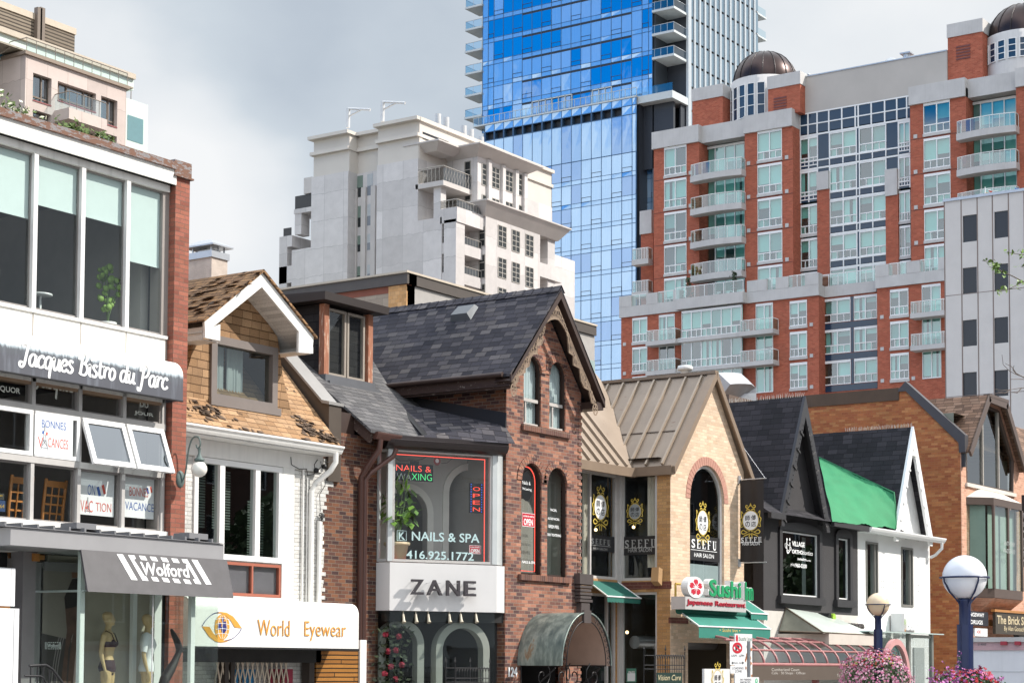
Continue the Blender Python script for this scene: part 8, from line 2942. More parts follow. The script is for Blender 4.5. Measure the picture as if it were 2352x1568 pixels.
t=thing('roof_vent','small round white vent cap on the ridge of the brown metal roof','vent',FY(23.5).pt(*FY(23.5).uv('B3',1590,300)))
p=FY(24.5).hit(q('B3',1590,300))
MB().lathe(p,[(.12,-.3),(.12,.10),(.19,.10),(.21,.16),(.19,.22),(.0,.24)],16).build('cap',WHITE,t)
CBR=brick('apartment_brick',0.30,0.11,[(0.42,0.115,0.065),(0.39,0.10,0.058),(0.45,0.13,0.075),(0.41,0.11,0.062)],(0.42,0.18,0.12),0.012,0.12,bump=.1)
STN=mat('pale_concrete',(0.55,0.53,0.515),0.85,var=.15,scale=.8,streak=.10)
STUC=mat('taupe_stucco',(0.47,0.435,0.40),0.9,var=.08,scale=.5)
NAVYP=mat('navy_spandrel',(0.018,0.045,0.085),0.12,0,var=.1)
TEALG=glass('teal_window_glass',(0.50,0.80,0.76),0.16,0.4)
AQUA=[mat('aqua_blind',(0.52,0.72,0.66),0.9,var=.04),mat('grey_green_blind',(0.30,0.44,0.42),0.9,var=.08),mat('white_aqua_blind',(0.66,0.80,0.76),0.9,var=.04)]
BDARK=mat('dim_teal_room',(0.055,0.085,0.09),0.9,var=.3,scale=.4)
RG=glass('balcony_rail_glass',(0.55,0.78,0.74),0.14,0.35)
cr=random.Random(42)
CD=thing('apartment_block','red brick and concrete apartment block with teal windows and dark rooftop domes','building',(160,70,0))
XC=150.0
FCD=FX(XC)
FCC=FX(151.5)
FCL=FX(148.5)
FCM=FX(149.8)
def ux(F,px):
 return F.uv((px,600))[0]
def cwin(F,p0,p1,zt,zb,cols=2,sill=True,low=True,name='window',px=True,head=.22):
 u0,u1=(ux(F,p0),ux(F,p1))if px else(p0,p1)
 fw=.09
 b=MB()
 b.fb(F,u0,u1,zt-head,zt,-.1,.05)
 b.fb(F,u0,u1,zb,zb+fw,-.1,.05)
 w_=(u1-u0)/cols
 for i in range(cols+1):
  c=u0+w_*i
  b.fb(F,max(u0,c-fw/2),min(u1,c+fw/2),zb+fw,zt-head,-.1,.045)
 zl=zb+.72
 if low:
  b.fb(F,u0,u1,zl-.045,zl+.045,-.1,.04)
  for i in range(cols):
   c=u0+w_*(i+.5)
   b.fb(F,c-.03,c+.03,zb+fw,zl,-.1,.035)
 o=b.build(name,WHITE2,CD)
 MB().fq(F,u0,u1,zb,zt-head,-.02).build('pane',TEALG,o)
 g=[MB(),MB(),MB()]
 for i in range(cols):
  k=cr.choice((0,0,1,2))
  f=cr.choice((1,1,.75,.6,.45,.9))
  if cr.random()<.12:
   continue
  zz=zt-(zt-(zl if low else zb))*f
  if cr.random()<.2:
   for q_ in(0,.62):
    g[2].fq(F,u0+w_*(i+q_),u0+w_*(i+q_+.38),zb,zt,-.22)
  else:
   g[k].fq(F,u0+w_*i,u0+w_*(i+1),zz,zt,-.22)
 if low:
  for i in range(cols*2):
   if cr.random()<.45:
    g[cr.choice((0,1))].fq(F,u0+w_*i/2,u0+w_*(i+1)/2,zb,zl,-.25)
 for k in range(3):
  if g[k].f:
   g[k].build('blind',AQUA[k],o)
 if sill:
  MB().fb(F,u0-.05,u1+.05,zb-.24,zb,-.05,.10).build('sill',STN,o)
 return o
def balcony(F,u0,u1,z,dep,curved=True,h=.55,parent=None,sl=None,rgm=None,name='balcony',rail=1.05):
 parent=parent or CD
 n=12
 pts=[]
 for i in range(n+1):
  f=i/n
  d=dep*(.72+.28*math.sin(math.pi*f))if curved else dep
  pts.append((u0+(u1-u0)*f,d))
 b=MB()
 lo=[F.pt(u0,z-h,0)]+[F.pt(u,z-h,d)for u,d in pts]+[F.pt(u1,z-h,0)]
 hi=[F.pt(u0,z,0)]+[F.pt(u,z,d)for u,d in pts]+[F.pt(u1,z,0)]
 m_=len(lo)
 b.mesh(lo+hi,[tuple(reversed(range(m_))),tuple(range(m_,2*m_))]+[(i,(i+1)%m_,m_+(i+1)%m_,m_+i)for i in range(m_)])
 o=b.build(name,sl or STN,parent)
 b=MB()
 g=MB()
 ed=[(u0+.06,0.05)]+[(u0+.06+(u1-u0-.12)*i/n,d-.08)for i,(u,d)in enumerate(pts)]+[(u1-.06,.05)]
 for(a,c)in zip(ed,ed[1:]):
  g.face([F.pt(a[0],z+.03,a[1]),F.pt(c[0],z+.03,c[1]),F.pt(c[0],z+rail,c[1]),F.pt(a[0],z+rail,a[1])])
 b.tube([F.pt(u,z+rail,d)for u,d in ed],.035,5)
 for i,(u,d)in enumerate(ed):
  if i%2==0 or i in(1,len(ed)-2):
   b.tube([F.pt(u,z,d),F.pt(u,z+rail,d)],.022,4)
 b.build('railing',WHITE2,o)
 g.build('rail_glass',rgm or RG,o)
 return o
Z0=[50.2-3.03*k for k in range(5)]
ZB=47.55
yL=ux(FCD,1501.5)
def brickwall(F,p0,p1,z0,z1,wins=(),th=10):
 b=MB()
 hs=[rectp((ux(F,a),ux(F,c),zb,zt))for a,c,zt,zb in wins]
 b.wall(F,[(ux(F,p0),z0),(ux(F,p1),z0),(ux(F,p1),z1),(ux(F,p0),z1)],hs,th=th,reveal=.38)
 b.build('brick_wall',CBR,CD)
for p0,p1,wn in((1501.5,1606,(1526,1577)),(1711,1822,(1741,1797)),(2093,2222,(2124,2185)),(2338,2600,None)):
 brickwall(FCD,p0,p1,30,51.0,[(wn[0],wn[1],z,z-2.62)for z in Z0]if wn else())
b=MB()
b.fb(FCC,ux(FCC,1879.5),ux(FCC,1907),30,44.6,-.5,.2)
b.build('brick_pier',CBR,CD)
MB().fb(FCC,ux(FCC,2037),ux(FCC,2066),30,43.2,-.5,.2).build('brick_pier',CBR,CD)
MB().fb(FCD,yL+.2,ux(FCD,2600),0,50.9,-20,-14.2).build('rear_wall',CBR,CD)
b=MB()
b.fb(FCD,ux(FCD,1606),ux(FCD,1711),30,51,-3,-1.9)
b.fb(FCC,ux(FCC,1836),ux(FCC,2096),30,52,-3,-.6)
b.fb(FCD,ux(FCD,2222),ux(FCD,2340),30,51,-3,-1.9)
for p0,p1 in((1524,1580),(1739,1799),(2122,2187)):
 b.fb(FCD,ux(FCD,p0),ux(FCD,p1),30,51,-.6,-.4)
b.build('room_wall',BDARK,CD)
for p0,p1,cols in((1526,1577,2),(1741,1797,2),(2124,2185,2)):
 for k in range(5):
  cwin(FCD.off(.02),p0,p1,Z0[k],Z0[k]-2.62,cols)
FR1=FX(151.6)
for p0,p1,bp0,bp1 in((1621,1711,1596,1714),(2229,2338,2208,2345)):
 for k in range(5):
  cwin(FR1,p0,p1,Z0[k]-.1,Z0[k]-2.75,4,sill=False,low=False,name='balcony_window')
  z=46.9-3.03*k
  if k<4:
   balcony(FCD,ux(FCD,bp0),ux(FCD,bp1),z,1.25)
for k in range(5):
 zt=49.6-3.03*k
 zt2=46.55-3.03*k+3.03
 for p0,p1,c in((1840,1879,2),(2067,2092,2)):
  cwin(FCC,p0,p1,zt-.1,zt-2.75,c,sill=k>1)
 for p0,p1 in((1908,1969),(1976,2037)):
  cwin(FCC,p0,p1,zt,zt-2.30,2,sill=False)
 b=MB()
 b.fb(FCC,ux(FCC,1840),ux(FCC,2092),zt-2.92,zt-2.36,-.1,.02)if k<2 else b.fb(FCC,ux(FCC,1908),ux(FCC,2037),zt-2.92,zt-2.36,-.1,.02)
 b.fb(FCC,ux(FCC,1969.4),ux(FCC,1975.6),zt-2.3,zt,-.1,.025)
 if k<2:
  for p0,p1 in((1880,1907),(2038,2066)):
   b.fb(FCC,ux(FCC,p0),ux(FCC,p1),zt-2.3,zt,-.1,.02)
 b.build('navy_panel',NAVYP,CD)
 b=MB()
 for p in(1840,1859,1879.5,1907,1938,1969,1976,2006,2037,2066,2092):
  u=ux(FCC,p)
  if k<2 or 1900<p<2040:
   b.fb(FCC,u-.05,u+.05,zt-2.95,zt,.03,.07)
 b.fb(FCC,ux(FCC,1840 if k<2 else 1908),ux(FCC,2092 if k<2 else 2037),zt-.1,zt+.05,.02,.075)
 b.fb(FCC,ux(FCC,1840 if k<2 else 1908),ux(FCC,2092 if k<2 else 2037),zt-2.42,zt-2.30,.02,.074)
 b.build('mullion_grid',WHITE2,CD)
b=MB()
for zt,zb in((51.55,50.6),(50.5,49.75)):
 b.fb(FCC,ux(FCC,1839),ux(FCC,2093),zb,zt,-.1,.03)
b.build('navy_panel',NAVYP,CD)
b=MB()
for p in(1839,1858,1879,1906,1936,1967,1974,2004,2035,2063,2086):
 u=ux(FCC,p)
 b.fb(FCC,u-.06,u+.06,49.6,51.6,.03,.09)
b.fb(FCC,ux(FCC,1839),ux(FCC,2093),50.5,50.6,.03,.085)
b.fb(FCC,ux(FCC,1839),ux(FCC,2093),51.5,51.62,.03,.095)
b.build('mullion_grid',WHITE2,CD)
MB().fb(FCC,ux(FCC,1836),ux(FCC,2180),51.62,54.85,-10,.1).build('penthouse_wall',STUC,CD)
MB().fb(FCC,ux(FCC,1836),ux(FCC,2180),54.85,54.95,-10,.16).build('penthouse_coping',SILV,CD)
b=MB()
for p0,p1,d in((1499.5,1607.5,.25),(1607.5,1711,-.5),(1711,1822.5,.25),(2092,2222,.25),(2222,2338,-.5),(2338,2600,.25)):
 b.fb(FCD,ux(FCD,p0),ux(FCD,p1),50.21,51.78,-1.6+d,d)
b.build('parapet',STN,CD)
b=MB()
b.fb(FCC,ux(FCC,1880),ux(FCC,1907),44.5,46.1,-.5,.35)
b.fb(FCC,ux(FCC,2037),ux(FCC,2065),43.1,45.4,-.5,.35)
b.build('pier_cap',STN,CD)
for p0,p1,zc,x in((1590,1660,54.35,150.9),(1764,1838,54.0,150.4),(2178,2258,56.0,151.6)):
 F=FX(x)
 u0,u1=F.uv((p0,240))[0],F.uv((p1,240))[0]
 o=MB().fb(F,u0,u1,51.5,zc,-4,0).build('roof_turret',CBR,CD)
 MB().fb(F,u0-.05,u1+.05,zc,zc+1.15,-4.05,.08).build('cap',STN,o)
 if p0>1700:
  b=MB()
  c=(u0*.62+u1*.38)if p0<2000 else(u0*.55+u1*.45)
  for j in range(5):
   b.fb(F,c-.62,c+.62,zc-2.05+j*.26,zc-1.92+j*.26,0,.05)
  b.build('louvre',mat('maroon_louvre',(0.16,0.05,0.045),0.6),o)
DOME=mat('bronze_dome',(0.055,0.036,0.034),0.33,.75,var=.3,scale=.5)
for pxc,r,ybase,x,kk in((1757,3.05,193,154.0,0),(2350,3.15,92,155.0,1)):
 F=FX(x)
 u,zb=F.uv((pxc,ybase))
 c=V((x,-u,0))
 MB().lathe(c,[(r+.05,51.5),(r+.05,zb-.05),(r-.1,zb-.05),(0,zb)],32).build('rotunda',STN,CD)
 MB().lathe(c,[(r*math.cos(a)*.97,zb-.1+r*.98*math.sin(a))for a in[i*math.pi/24 for i in range(13)]],32).build('dome',DOME,CD)
 b=MB()
 for j in range(16):
  a=2*math.pi*j/16
  b.tube([c+V((math.cos(a)*r*.975*math.cos(e),math.sin(a)*r*.975*math.cos(e),zb-.1+r*.985*math.sin(e)))for e in[i*math.pi/16 for i in range(9)]],.05,4)
 b.build('dome_ribs',mat('dark_dome_rib',(0.02,0.015,0.016),0.4,.5),CD)
 for j in range(-4,5):
  a=math.pi+j*.30+.35
  b=MB()
  P_=Plane(c+V((math.cos(a),math.sin(a),0))*(r+.06),(math.sin(a),-math.cos(a),0),(math.cos(a),math.sin(a),0))
  zlo=52.0 if kk==0 else 53.4
  b.fb(P_,-.33,.33,zlo,zb-.75,-.05,.0)
  w_=b.build('rotunda_window',NAVYP,CD)
  b=MB()
  for u_ in(-.36,.30):
   b.fb(P_,u_,u_+.06,zlo,zb-.75,-.05,.05)
  for f in(0,.33,.66,1):
   zz=zlo+(zb-.8-zlo)*f
   b.fb(P_,-.33,.33,zz,zz+.06,-.05,.045)
  b.build('frame',WHITE2,w_)
b=MB()
for p in(1839,1848,1857):
 q_=FX(156).hit((p,172))
 b.tube([q_+V((0,0,-1.5)),q_],.07,6)
 b.ball(q_,.14,8,6)
q_=FX(160).hit((2083,126))
b.tube([q_+V((0,0,-2)),q_],.35,12)
b.box(q_.x-.5,q_.x+.5,q_.y-.5,q_.y+.5,q_.z,q_.z+.12)
q_=FX(160).hit((2047,142))
b.ball(q_+V((0,0,-.4)),.75,14,8)
b.build('roof_vents',SILV,CD)
zt_b,zb_b=36.2,34.6
ZL=[34.45-2.70*k for k in range(3)]
for F,p0,p1,wn in((FCL,1427,1880,((1453,1487,0,2.25),(1514,1550,0,2.45),(1567,1702,0,2.4),(1736,1775,0,2.45),(1814,1853,.1,2.3))),(FCM,1880,2016,((1893,1953,0,2.1),(1961,2014,0,2.1))),(FCL,2014,2250,((2044,2086,.1,2.3),(2117,2160,0,2.45)))):
 brickwall(F,p0,p1,0,34.65,[(a,c,z-o,z-h_)for a,c,o,h_ in wn for z in ZL],8)
 MB().fb(F,ux(F,p0)+.3,ux(F,p1)-.3,20,34.6,-.7,-.45).build('room_wall',BDARK,CD)
b=MB()
for F,p0,p1,d in((FCL,1425,1563,.2),(FCL,1563,1717,.9),(FCL,1717,1882,.2),(FCM,1882,2014,.2),(FCL,2012,2250,.2)):
 b.fb(F,ux(F,p0),ux(F,p1),zb_b,35.55,-1.5,d)
for F,p0,p1 in((FCL,1425,1453),(FCL,1487,1513),(FCL,1549,1563),(FCL,1718,1764),(FCL,1784,1813),(FCL,1851,1882),(FCL,2012,2043),(FCL,2084,2115),(FCL,2157,2200)):
 b.fb(F,ux(F,p0),ux(F,p1),35.55,36.55,-.6,.22)
b.build('terrace_parapet',STN,CD)
for F,p0,p1,d in((FCL,1453,1487,.1),(FCL,1513,1549,.1),(FCL,1563,1717,.85),(FCL,1764,1784,.1),(FCL,1813,1851,.1),(FCM,1884,2012,.15),(FCL,2043,2084,.1),(FCL,2115,2157,.1)):
 u0,u1=ux(F,p0),ux(F,p1)
 hh=1.05
 b=MB()
 n=max(2,int((u1-u0)/.85))
 b.fb(F,u0,u1,35.55+hh-.06,35.55+hh,d-.04,d)
 for i in range(n+1):
  u=u0+(u1-u0)*i/n
  b.fb(F,u-.025,u+.025,35.5,35.5+hh,d-.04,d)
 o=b.build('terrace_railing',WHITE2,CD)
 MB().fq(F,u0,u1,35.5,35.5+hh,d-.02).build('rail_glass',RG,o)
 for i in range(1 if u1-u0>4 else 0):
  for uu in(u0+.9,u1-1.2):
   bush=MB()
   for _ in range(160):
    f=cr.random()
    p=F.pt(uu+cr.gauss(0,.22)*(1.1-f),35.6+1.9*f,d-.7+cr.gauss(0,.2))
    e1=V((cr.uniform(-1,1),cr.uniform(-1,1),cr.uniform(-1,1))).normalized()*.14
    e2=e1.orthogonal().normalized()*.1
    bush.face([p-e1,p-e2,p+e1,p+e2])
   if F is FCL:
    bush.build('terrace_conifer',mat('conifer_green',(0.03,0.06,0.02),0.8,var=.4,scale=3),CD)
for k in range(3):
 zt=ZL[k]
 cwin(FCL.off(.02),1453,1487,zt,zt-2.25,2)
 cwin(FCL.off(.02),1514,1550,zt,zt-2.45,2,sill=False,low=False,name='balcony_door')
 cwin(FX(147.9),1566,1703,zt,zt-2.5,6,sill=False,name='bay_window')
 cwin(FCL.off(.02),1736,1775,zt,zt-2.45,2,sill=False,low=False,name='balcony_door')
 cwin(FCL.off(.02),1814,1853,zt-.1,zt-2.3,2)
 cwin(FCM.off(.02),1893,1953,zt,zt-2.1,2,sill=False)
 cwin(FCM.off(.02),1961,2014,zt,zt-2.1,2,sill=False)
 cwin(FCL.off(.02),2044,2086,zt-.1,zt-2.3,2)
 cwin(FCL.off(.02),2117,2160,zt,zt-2.45,2,sill=False,low=False,name='balcony_door')
 bb=MB()
 bb.fb(FCM,ux(FCM,1893),ux(FCM,2014),zt-2.68,zt-2.15,-.05,.04)
 bb.fb(FCM,ux(FCM,1954),ux(FCM,1960),zt-2.1,zt,-.05,.04)
 bb.build('navy_panel',NAVYP,CD)
 if k<2:
  balcony(FCL,ux(FCL,1498),ux(FCL,1566),zt-2.5,1.2,False,.4,rail=.95)
  balcony(FCL,ux(FCL,1566),ux(FCL,1712),zt-2.5,.9,False,.35,rail=.02,name='bay_slab')
  balcony(FCL,ux(FCL,1712),ux(FCL,1789),zt-2.5,1.2,False,.4,rail=.95)
  balcony(FCL,ux(FCL,2102),ux(FCL,2180),zt-2.5,1.2,False,.4,rail=.95)
b=MB()
for p in(1435,1463,1500,1718,1863,2025,2096):
 for k in range(3):
  u=ux(FCL,p)
  b.fb(FCL,u-.15,u+.15,ZL[k]-2.45,ZL[k]-2.15,0,.05)
for p in(1586,1720,1808,2105):
 for k in range(5):
  u=ux(FCD,p)
  b.fb(FCD,u-.16,u+.16,Z0[k]-2.85,Z0[k]-2.52,0,.05)
b.build('stone_blocks',STN,CD)
b=MB()
for F,p0,p1 in((FCD,1502,1606),(FCD,1711,1822),(FCD,2093,2222)):
 for k in range(5):
  b.fb(F,ux(F,p0),ux(F,p1),Z0[k]-2.95,Z0[k]-2.90,-.05,.012)
b.build('expansion_joint',mat('dark_brick_joint',(0.12,0.05,0.04),0.9),CD)
for k in range(3):
 z=41.3-3.03*(k-0)-2.0
 balcony(FX(151.2),ux(FX(151.2),1462),ux(FX(151.2),1500),z+1.0,.9,False,.5,rail=1.0)
b=MB()
b.fb(FX(152),ux(FX(152),1472),ux(FX(152),1500),30,43,-6,0)
b.build('corner_wall',CBR,CD)
MB().fb(FX(152),ux(FX(152),1471),ux(FX(152),1498),43,45.2,-6,.15).build('corner_parapet',STN,CD)
FPB=FX(115)
PB_=thing('panel_building','pale concrete panel building with small dark square windows at the right edge','building',(122,35,0))
PNL=mat('pale_aggregate_panel',(0.66,0.62,0.59),0.9,var=.08,scale=1.0,fine=.2)
uP=lambda px:FPB.uv((px,640))[0]
ho=[]
wz=[]
for c0,c1,k0,y0,y1 in((2211,2244,0,0,0),(2283.5,2316,1,0,0)):
 for yt,yb in(((496,553),(616,673),(736,793),(856,912))if k0==0 else((487,544),(608,666),(730,786),(851,908))):
  r=FPB.rect(((c0,yt),),((c1,yb),))
  u0,u1=FPB.uv((c0,yt))[0],FPB.uv((c1,yb))[0]
  ho.append((u0,u1,FPB.uv((c1,yb))[1],FPB.uv((c0,yt))[1]))
b=MB()
zt=32.5
b.wall(FPB,[(uP(2170),0),(uP(2600),0),(uP(2600),zt),(uP(2170),zt)],[rectp(r)for r in ho],th=12,reveal=.12)
b.build('wall',PNL,PB_)
for r in ho:
 MB().fq(FPB,r[0],r[1],r[2],r[3],-.08).build('window',mat('black_tinted_window',(0.014,0.018,0.026),0.25,var=.1),PB_)
b=MB()
for p in(2170.3,2209,2246,2281,2318,2354,2390):
 b.fb(FPB,uP(p)-.035,uP(p)+.035,0,zt,0,.012)
for z in(19.9,26.4,13.2):
 b.fb(FPB,uP(2170),uP(2600),z,z+.04,0,.006)
b.build('panel_joints',mat('brown_joint',(0.22,0.17,0.15),0.9),PB_)
MB().fb(FPB,uP(2168),uP(2600),zt,zt+.18,-12,.08).build('roof_flashing',SILV,PB_)
t=thing('pennant_string','string of coloured pennants above the roof of the pale panel building','bunting',FPB.pt(uP(2300),zt))
b=MB()
F=FX(116)
g=lambda x,y:F.pt(*F.uv('A8',x,y))
b.tube([g(1995,150),g(1995,235)],.03,5)
b.tube([g(1995,160),g(2050,185),g(2280,185),g(2290,150)],.012,4)
b.build('line',WHITE2,t)
for i,(x,y,col)in enumerate(((2045,190,(0.6,0.08,0.04)),(2130,190,(0.02,0.35,0.16)),(2215,190,(0.7,0.40,0.03)),(2285,168,(0.01,0.18,0.55)),(2008,210,(0.75,0.45,0.10)))):
 MB().face([g(x-22,y-10),g(x+20,y-8),g(x+10,y+14),g(x-5,y+8)]).build('pennant',mat('pennant_cloth_%d'%i,col,.6),t)
XT_=220.0
FT0=FX(XT_)
FT1=FX(218.6)
GT=thing('glass_tower','tall blue mirrored glass condominium tower with stacked corner balconies','building',(235,142,0))
m,nt=new_mat('blue_mirror_glass')
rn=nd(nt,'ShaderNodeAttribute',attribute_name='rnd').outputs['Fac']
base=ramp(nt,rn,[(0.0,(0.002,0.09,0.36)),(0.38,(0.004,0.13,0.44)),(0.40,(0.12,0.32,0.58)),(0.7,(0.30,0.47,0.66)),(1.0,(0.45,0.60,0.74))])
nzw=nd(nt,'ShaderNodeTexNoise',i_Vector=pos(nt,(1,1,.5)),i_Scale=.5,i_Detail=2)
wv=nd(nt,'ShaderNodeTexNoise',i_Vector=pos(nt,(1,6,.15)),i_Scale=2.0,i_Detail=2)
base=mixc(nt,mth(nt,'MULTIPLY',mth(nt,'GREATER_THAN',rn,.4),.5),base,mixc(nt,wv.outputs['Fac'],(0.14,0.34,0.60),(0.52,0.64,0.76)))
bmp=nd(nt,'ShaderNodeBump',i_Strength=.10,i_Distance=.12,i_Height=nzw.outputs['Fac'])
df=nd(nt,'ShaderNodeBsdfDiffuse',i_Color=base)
gl=nd(nt,'ShaderNodeBsdfGlossy',i_Color=(0.50,0.64,0.80,1),i_Roughness=0.0,i_Normal=bmp.outputs[0])
mx=nd(nt,'ShaderNodeMixShader',i_Fac=.5)
nt.links.new(df.outputs[0],mx.inputs[1])
nt.links.new(gl.outputs[0],mx.inputs[2])
finish(nt,mx.outputs[0])
MIRR=m
TSL=mat('tower_slab',(0.52,0.56,0.57),0.7,var=.08)
TMU=mat('tower_mullion',(0.05,0.11,0.20),0.4,.3)
TDK=mat('tower_slot',(0.025,0.03,0.04),0.5)
tr_=random.Random(5)
def tower_face(F,cols,z0,pitch,nfl,slots=None,spand=.62,opens=True,seed=1,dark=True):
 """curtain wall: vision pane, spandrel pane and vent slot on every floor, each pane tilted a hair"""
 r_=random.Random(seed)
 g=MB()
 s_=MB()
 mu=MB()
 op=MB()
 u0,u1=cols[0],cols[-1]
 for k in range(nfl):
  zb=z0+pitch*k
  cur=r_.random()
  s_=MB()
  for i,(a,c)in enumerate(zip(cols,cols[1:])):
   slot=dark and slots and i in slots
   zt=zb+pitch-(.30 if slot else 0.0)
   if r_.random()<.35:
    cur=r_.random()
   for(q0,q1,vv)in((zb+spand,zt,cur),(zb,zb+spand,.45+.1*r_.random())):
    t0,t1=r_.gauss(0,.006),r_.gauss(0,.006)
    g.face([F.pt(a,q0,t0),F.pt(c,q0,t0+t1),F.pt(c,q1,t1),F.pt(a,q1,-t0)],vv)
   if slot:
    s_.fq(F,a,c,zt,zb+pitch,-.02)
   if opens and(i+2*(k%2))%3==1:
    for(a0,a1,b0,b1)in((a,c,zb+spand,zb+spand+.05),(a,c,zb+spand+.62,zb+spand+.67),(a,a+.05,zb+spand,zb+spand+.66),(c-.05,c,zb+spand,zb+spand+.66)):
     op.fb(F,a0,a1,b0,b1,-.05,.05)
  if s_.f:
   s_.build('vent_slot',TDK,GT)
  mu.fb(F,u0,u1,zb-.035,zb+.035,-.05,.035)
  mu.fb(F,u0,u1,zb+spand-.03,zb+spand+.03,-.05,.03)
 for c in cols:
  mu.fb(F,c-.035,c+.035,z0,z0+pitch*nfl,-.05,.04)
 g.build('glazing',MIRR,GT)
 mu.build('mullion_grid',TMU,GT)
 if op.f:
  op.build('vent_sashes',TDK,GT)
uT=lambda px:FT0.uv((px,100))[0]
ua,ub=uT(1199.75),uT(1474.75)
w_=(ub-ua)/12
cols=[ua-4.2*w_,ua-3.6*w_,ua-3*w_,ua-2*w_,ua-w_]+[ua+w_*i for i in range(13)]+[uT(1489.75),uT(1498.5)]
PIT=3.245
tower_face(FT0,cols,82.44-.15-PIT,PIT,9,slots=set(range(5,16)),seed=3)
ua1,ub1=FT1.uv((1199.75,500))[0],FT1.uv((1451.75,500))[0]
w1=(ub1-ua1)/11
cols1=[ua1+w1*i for i in range(-4,12)]+[FT1.uv((1452.5,500))[0]+.55,FT1.uv((1462,500))[0]]
cols1=sorted(set(cols1))
tower_face(FT1,cols1,77.35-5.2-PIT*14,PIT,14,dark=False,seed=8)
g=MB()
mu=MB()
lv=MB()
zt1,zt0=77.35,77.35-5.2
for i,(a,c)in enumerate(zip(cols1,cols1[1:])):
 g.face([FT1.pt(a,zt0,0),FT1.pt(c,zt0,.01),FT1.pt(c,zt1,.0),FT1.pt(a,zt1,.01)],.25+.5*tr_.random())
 if i<len(cols1)-4:
  lv.fq(FT1,a+.12,c-.12,zt1,78.55,-.7)
  lv.face([FT1.pt(a,78.55,0),FT1.pt(c,78.55,0),FT1.pt(c,78.55,-.7),FT1.pt(a,78.55,-.7)])
  mu.fb(FT1,a-.12,a+.12,zt1,78.55,-.7,.02)
 else:
  g.face([FT1.pt(a,zt1,0),FT1.pt(c,zt1,.01),FT1.pt(c,78.6,0),FT1.pt(a,78.6,.01)],.7)
 g.face([FT1.pt(a,78.6,0),FT1.pt(c,78.6,.01),FT1.pt(c,79.75,0),FT1.pt(a,79.75,.01)],.55+.2*tr_.random())
 mu.fb(FT1,a-.035,a+.035,zt0,79.75,-.05,.04)
for z in(zt0,zt1,78.57,79.75):
 mu.fb(FT1,cols1[0],cols1[-1],z-.05,z+.05,-.05,.045)
g.build('glazing',MIRR,GT)
mu.build('mullion_grid',TMU,GT)
lv.build('louvre_recess',TDK,GT)
RGT=glass('tower_rail_glass',(0.72,0.86,0.90),0.14,0.3)
b=MB()
b.fb(FT1,cols1[0]-2,cols1[-1],79.6,79.8,-3,.15)
b.build('terrace_slab',TSL,GT)
b=MB()
n=30
for i in range(n+1):
 u=cols1[0]-2+(cols1[-1]+2-cols1[0])*i/n
 b.fb(FT1,u-.03,u+.03,79.75,80.9,-.03,.03)
b.fb(FT1,cols1[0]-2,cols1[-1],80.88,80.95,-.04,.04)
o=b.build('terrace_railing',TSL,GT)
MB().fq(FT1,cols1[0]-2,cols1[-1],79.8,80.9,0).build('rail_glass',RGT,o)
b=MB()
for p0,p1 in((1223,1314),(1361,1405)):
 a,c=FT0.uv((p0,240))[0],FT0.uv((p1,240))[0]
 n=max(3,int((c-a)/1.1))
 for i in range(n+1):
  u=a+(c-a)*i/n
  b.fb(FT0,u-.06,u+.06,79.7,82.2,0,.12)
 b.fb(FT0,a,c,82.1,82.25,0,.12)
b.build('terrace_doors',TSL,GT)
MB().fb(FT0,cols[0],cols[-1],79.5,111,-14,-.5).build('tower_core',TDK,GT)
MB().fb(FT1,cols1[0]+.1,cols1[-1],0,79.5,-14,-.8).build('tower_base',TDK,GT)
uC0,uC1=uT(1499),-123.5
yC=123.5
for k in range(9):
 z=82.4+PIT*(k-0)-.6
 if k==0:
  continue
 b=MB()
 b.box(219.8,224.2,yC,-uC0,z-.32,z)
 o=b.build('corner_balcony',TSL,GT)
 g=MB()
 g.face([(219.9,-uC0,z),(219.9,yC+.1,z),(219.9,yC+.1,z+1.1),(219.9,-uC0,z+1.1)])
 g.face([(219.9,yC+.1,z),(224.1,yC+.1,z),(224.1,yC+.1,z+1.1),(219.9,yC+.1,z+1.1)])
 g.build('rail_glass',RGT,o)
 rr=MB()
 rr.tube([(219.9,-uC0,z+1.1),(219.9,yC+.1,z+1.1),(224.1,yC+.1,z+1.1)],.04,4)
 for i in range(4):
  rr.tube([(219.9,yC+.1+i*1.0,z),(219.9,yC+.1+i*1.0,z+1.1)],.03,4)
 rr.build('railing',SILV,o)
b=MB()
b.box(223.8,224.0,yC+.2,130,40,112)
b.fb(FT0,uC0-.05,uC0+.25,79.5,112,-4,-.3)
b.box(220.5,226,-uC0+.1,-uC0+.3,40,112)
b.build('balcony_recess',mat('recess_dark_glass',(0.05,0.06,0.07),0.3),GT)
b=MB()
for k in range(9):
 z=82.4+PIT*k-.6
 b.box(223.7,223.78,yC+.4,126.5,z+.1,z+2.3)
b.build('recess_windows',mat('pale_recess_window',(0.30,0.34,0.36),0.2),GT)
b=MB()
b.box(219.0,224.3,yC-.2,129.0,78.75,79.75)
b.build('corner_slab',TSL,GT)
MB().fq(FX(219.05),-129.0,-yC+.2,79.75,80.85,0).build('slab_rail_glass',RGT,GT)
b=MB()
b.box(220.5,221,124,129,70,78.75)
b.box(222,226,yC+.2,yC+.4,70,78.7)
b.build('service_recess',TDK,GT)
tower_face(FX(221.5),[-129.2,-128.0,-126.4,-124.6,-123.4],72.2-PIT*12,PIT,12,dark=False,seed=12)
MB().box(221.6,226,123.2,129.2,0,72.2).build('side_wing',TDK,GT)
FTN=FY(yC)
uN0,uN1=FTN.uv((1580,120))[0],FTN.uv((1741,60))[0]
b=MB()
g=MB()
nf=14
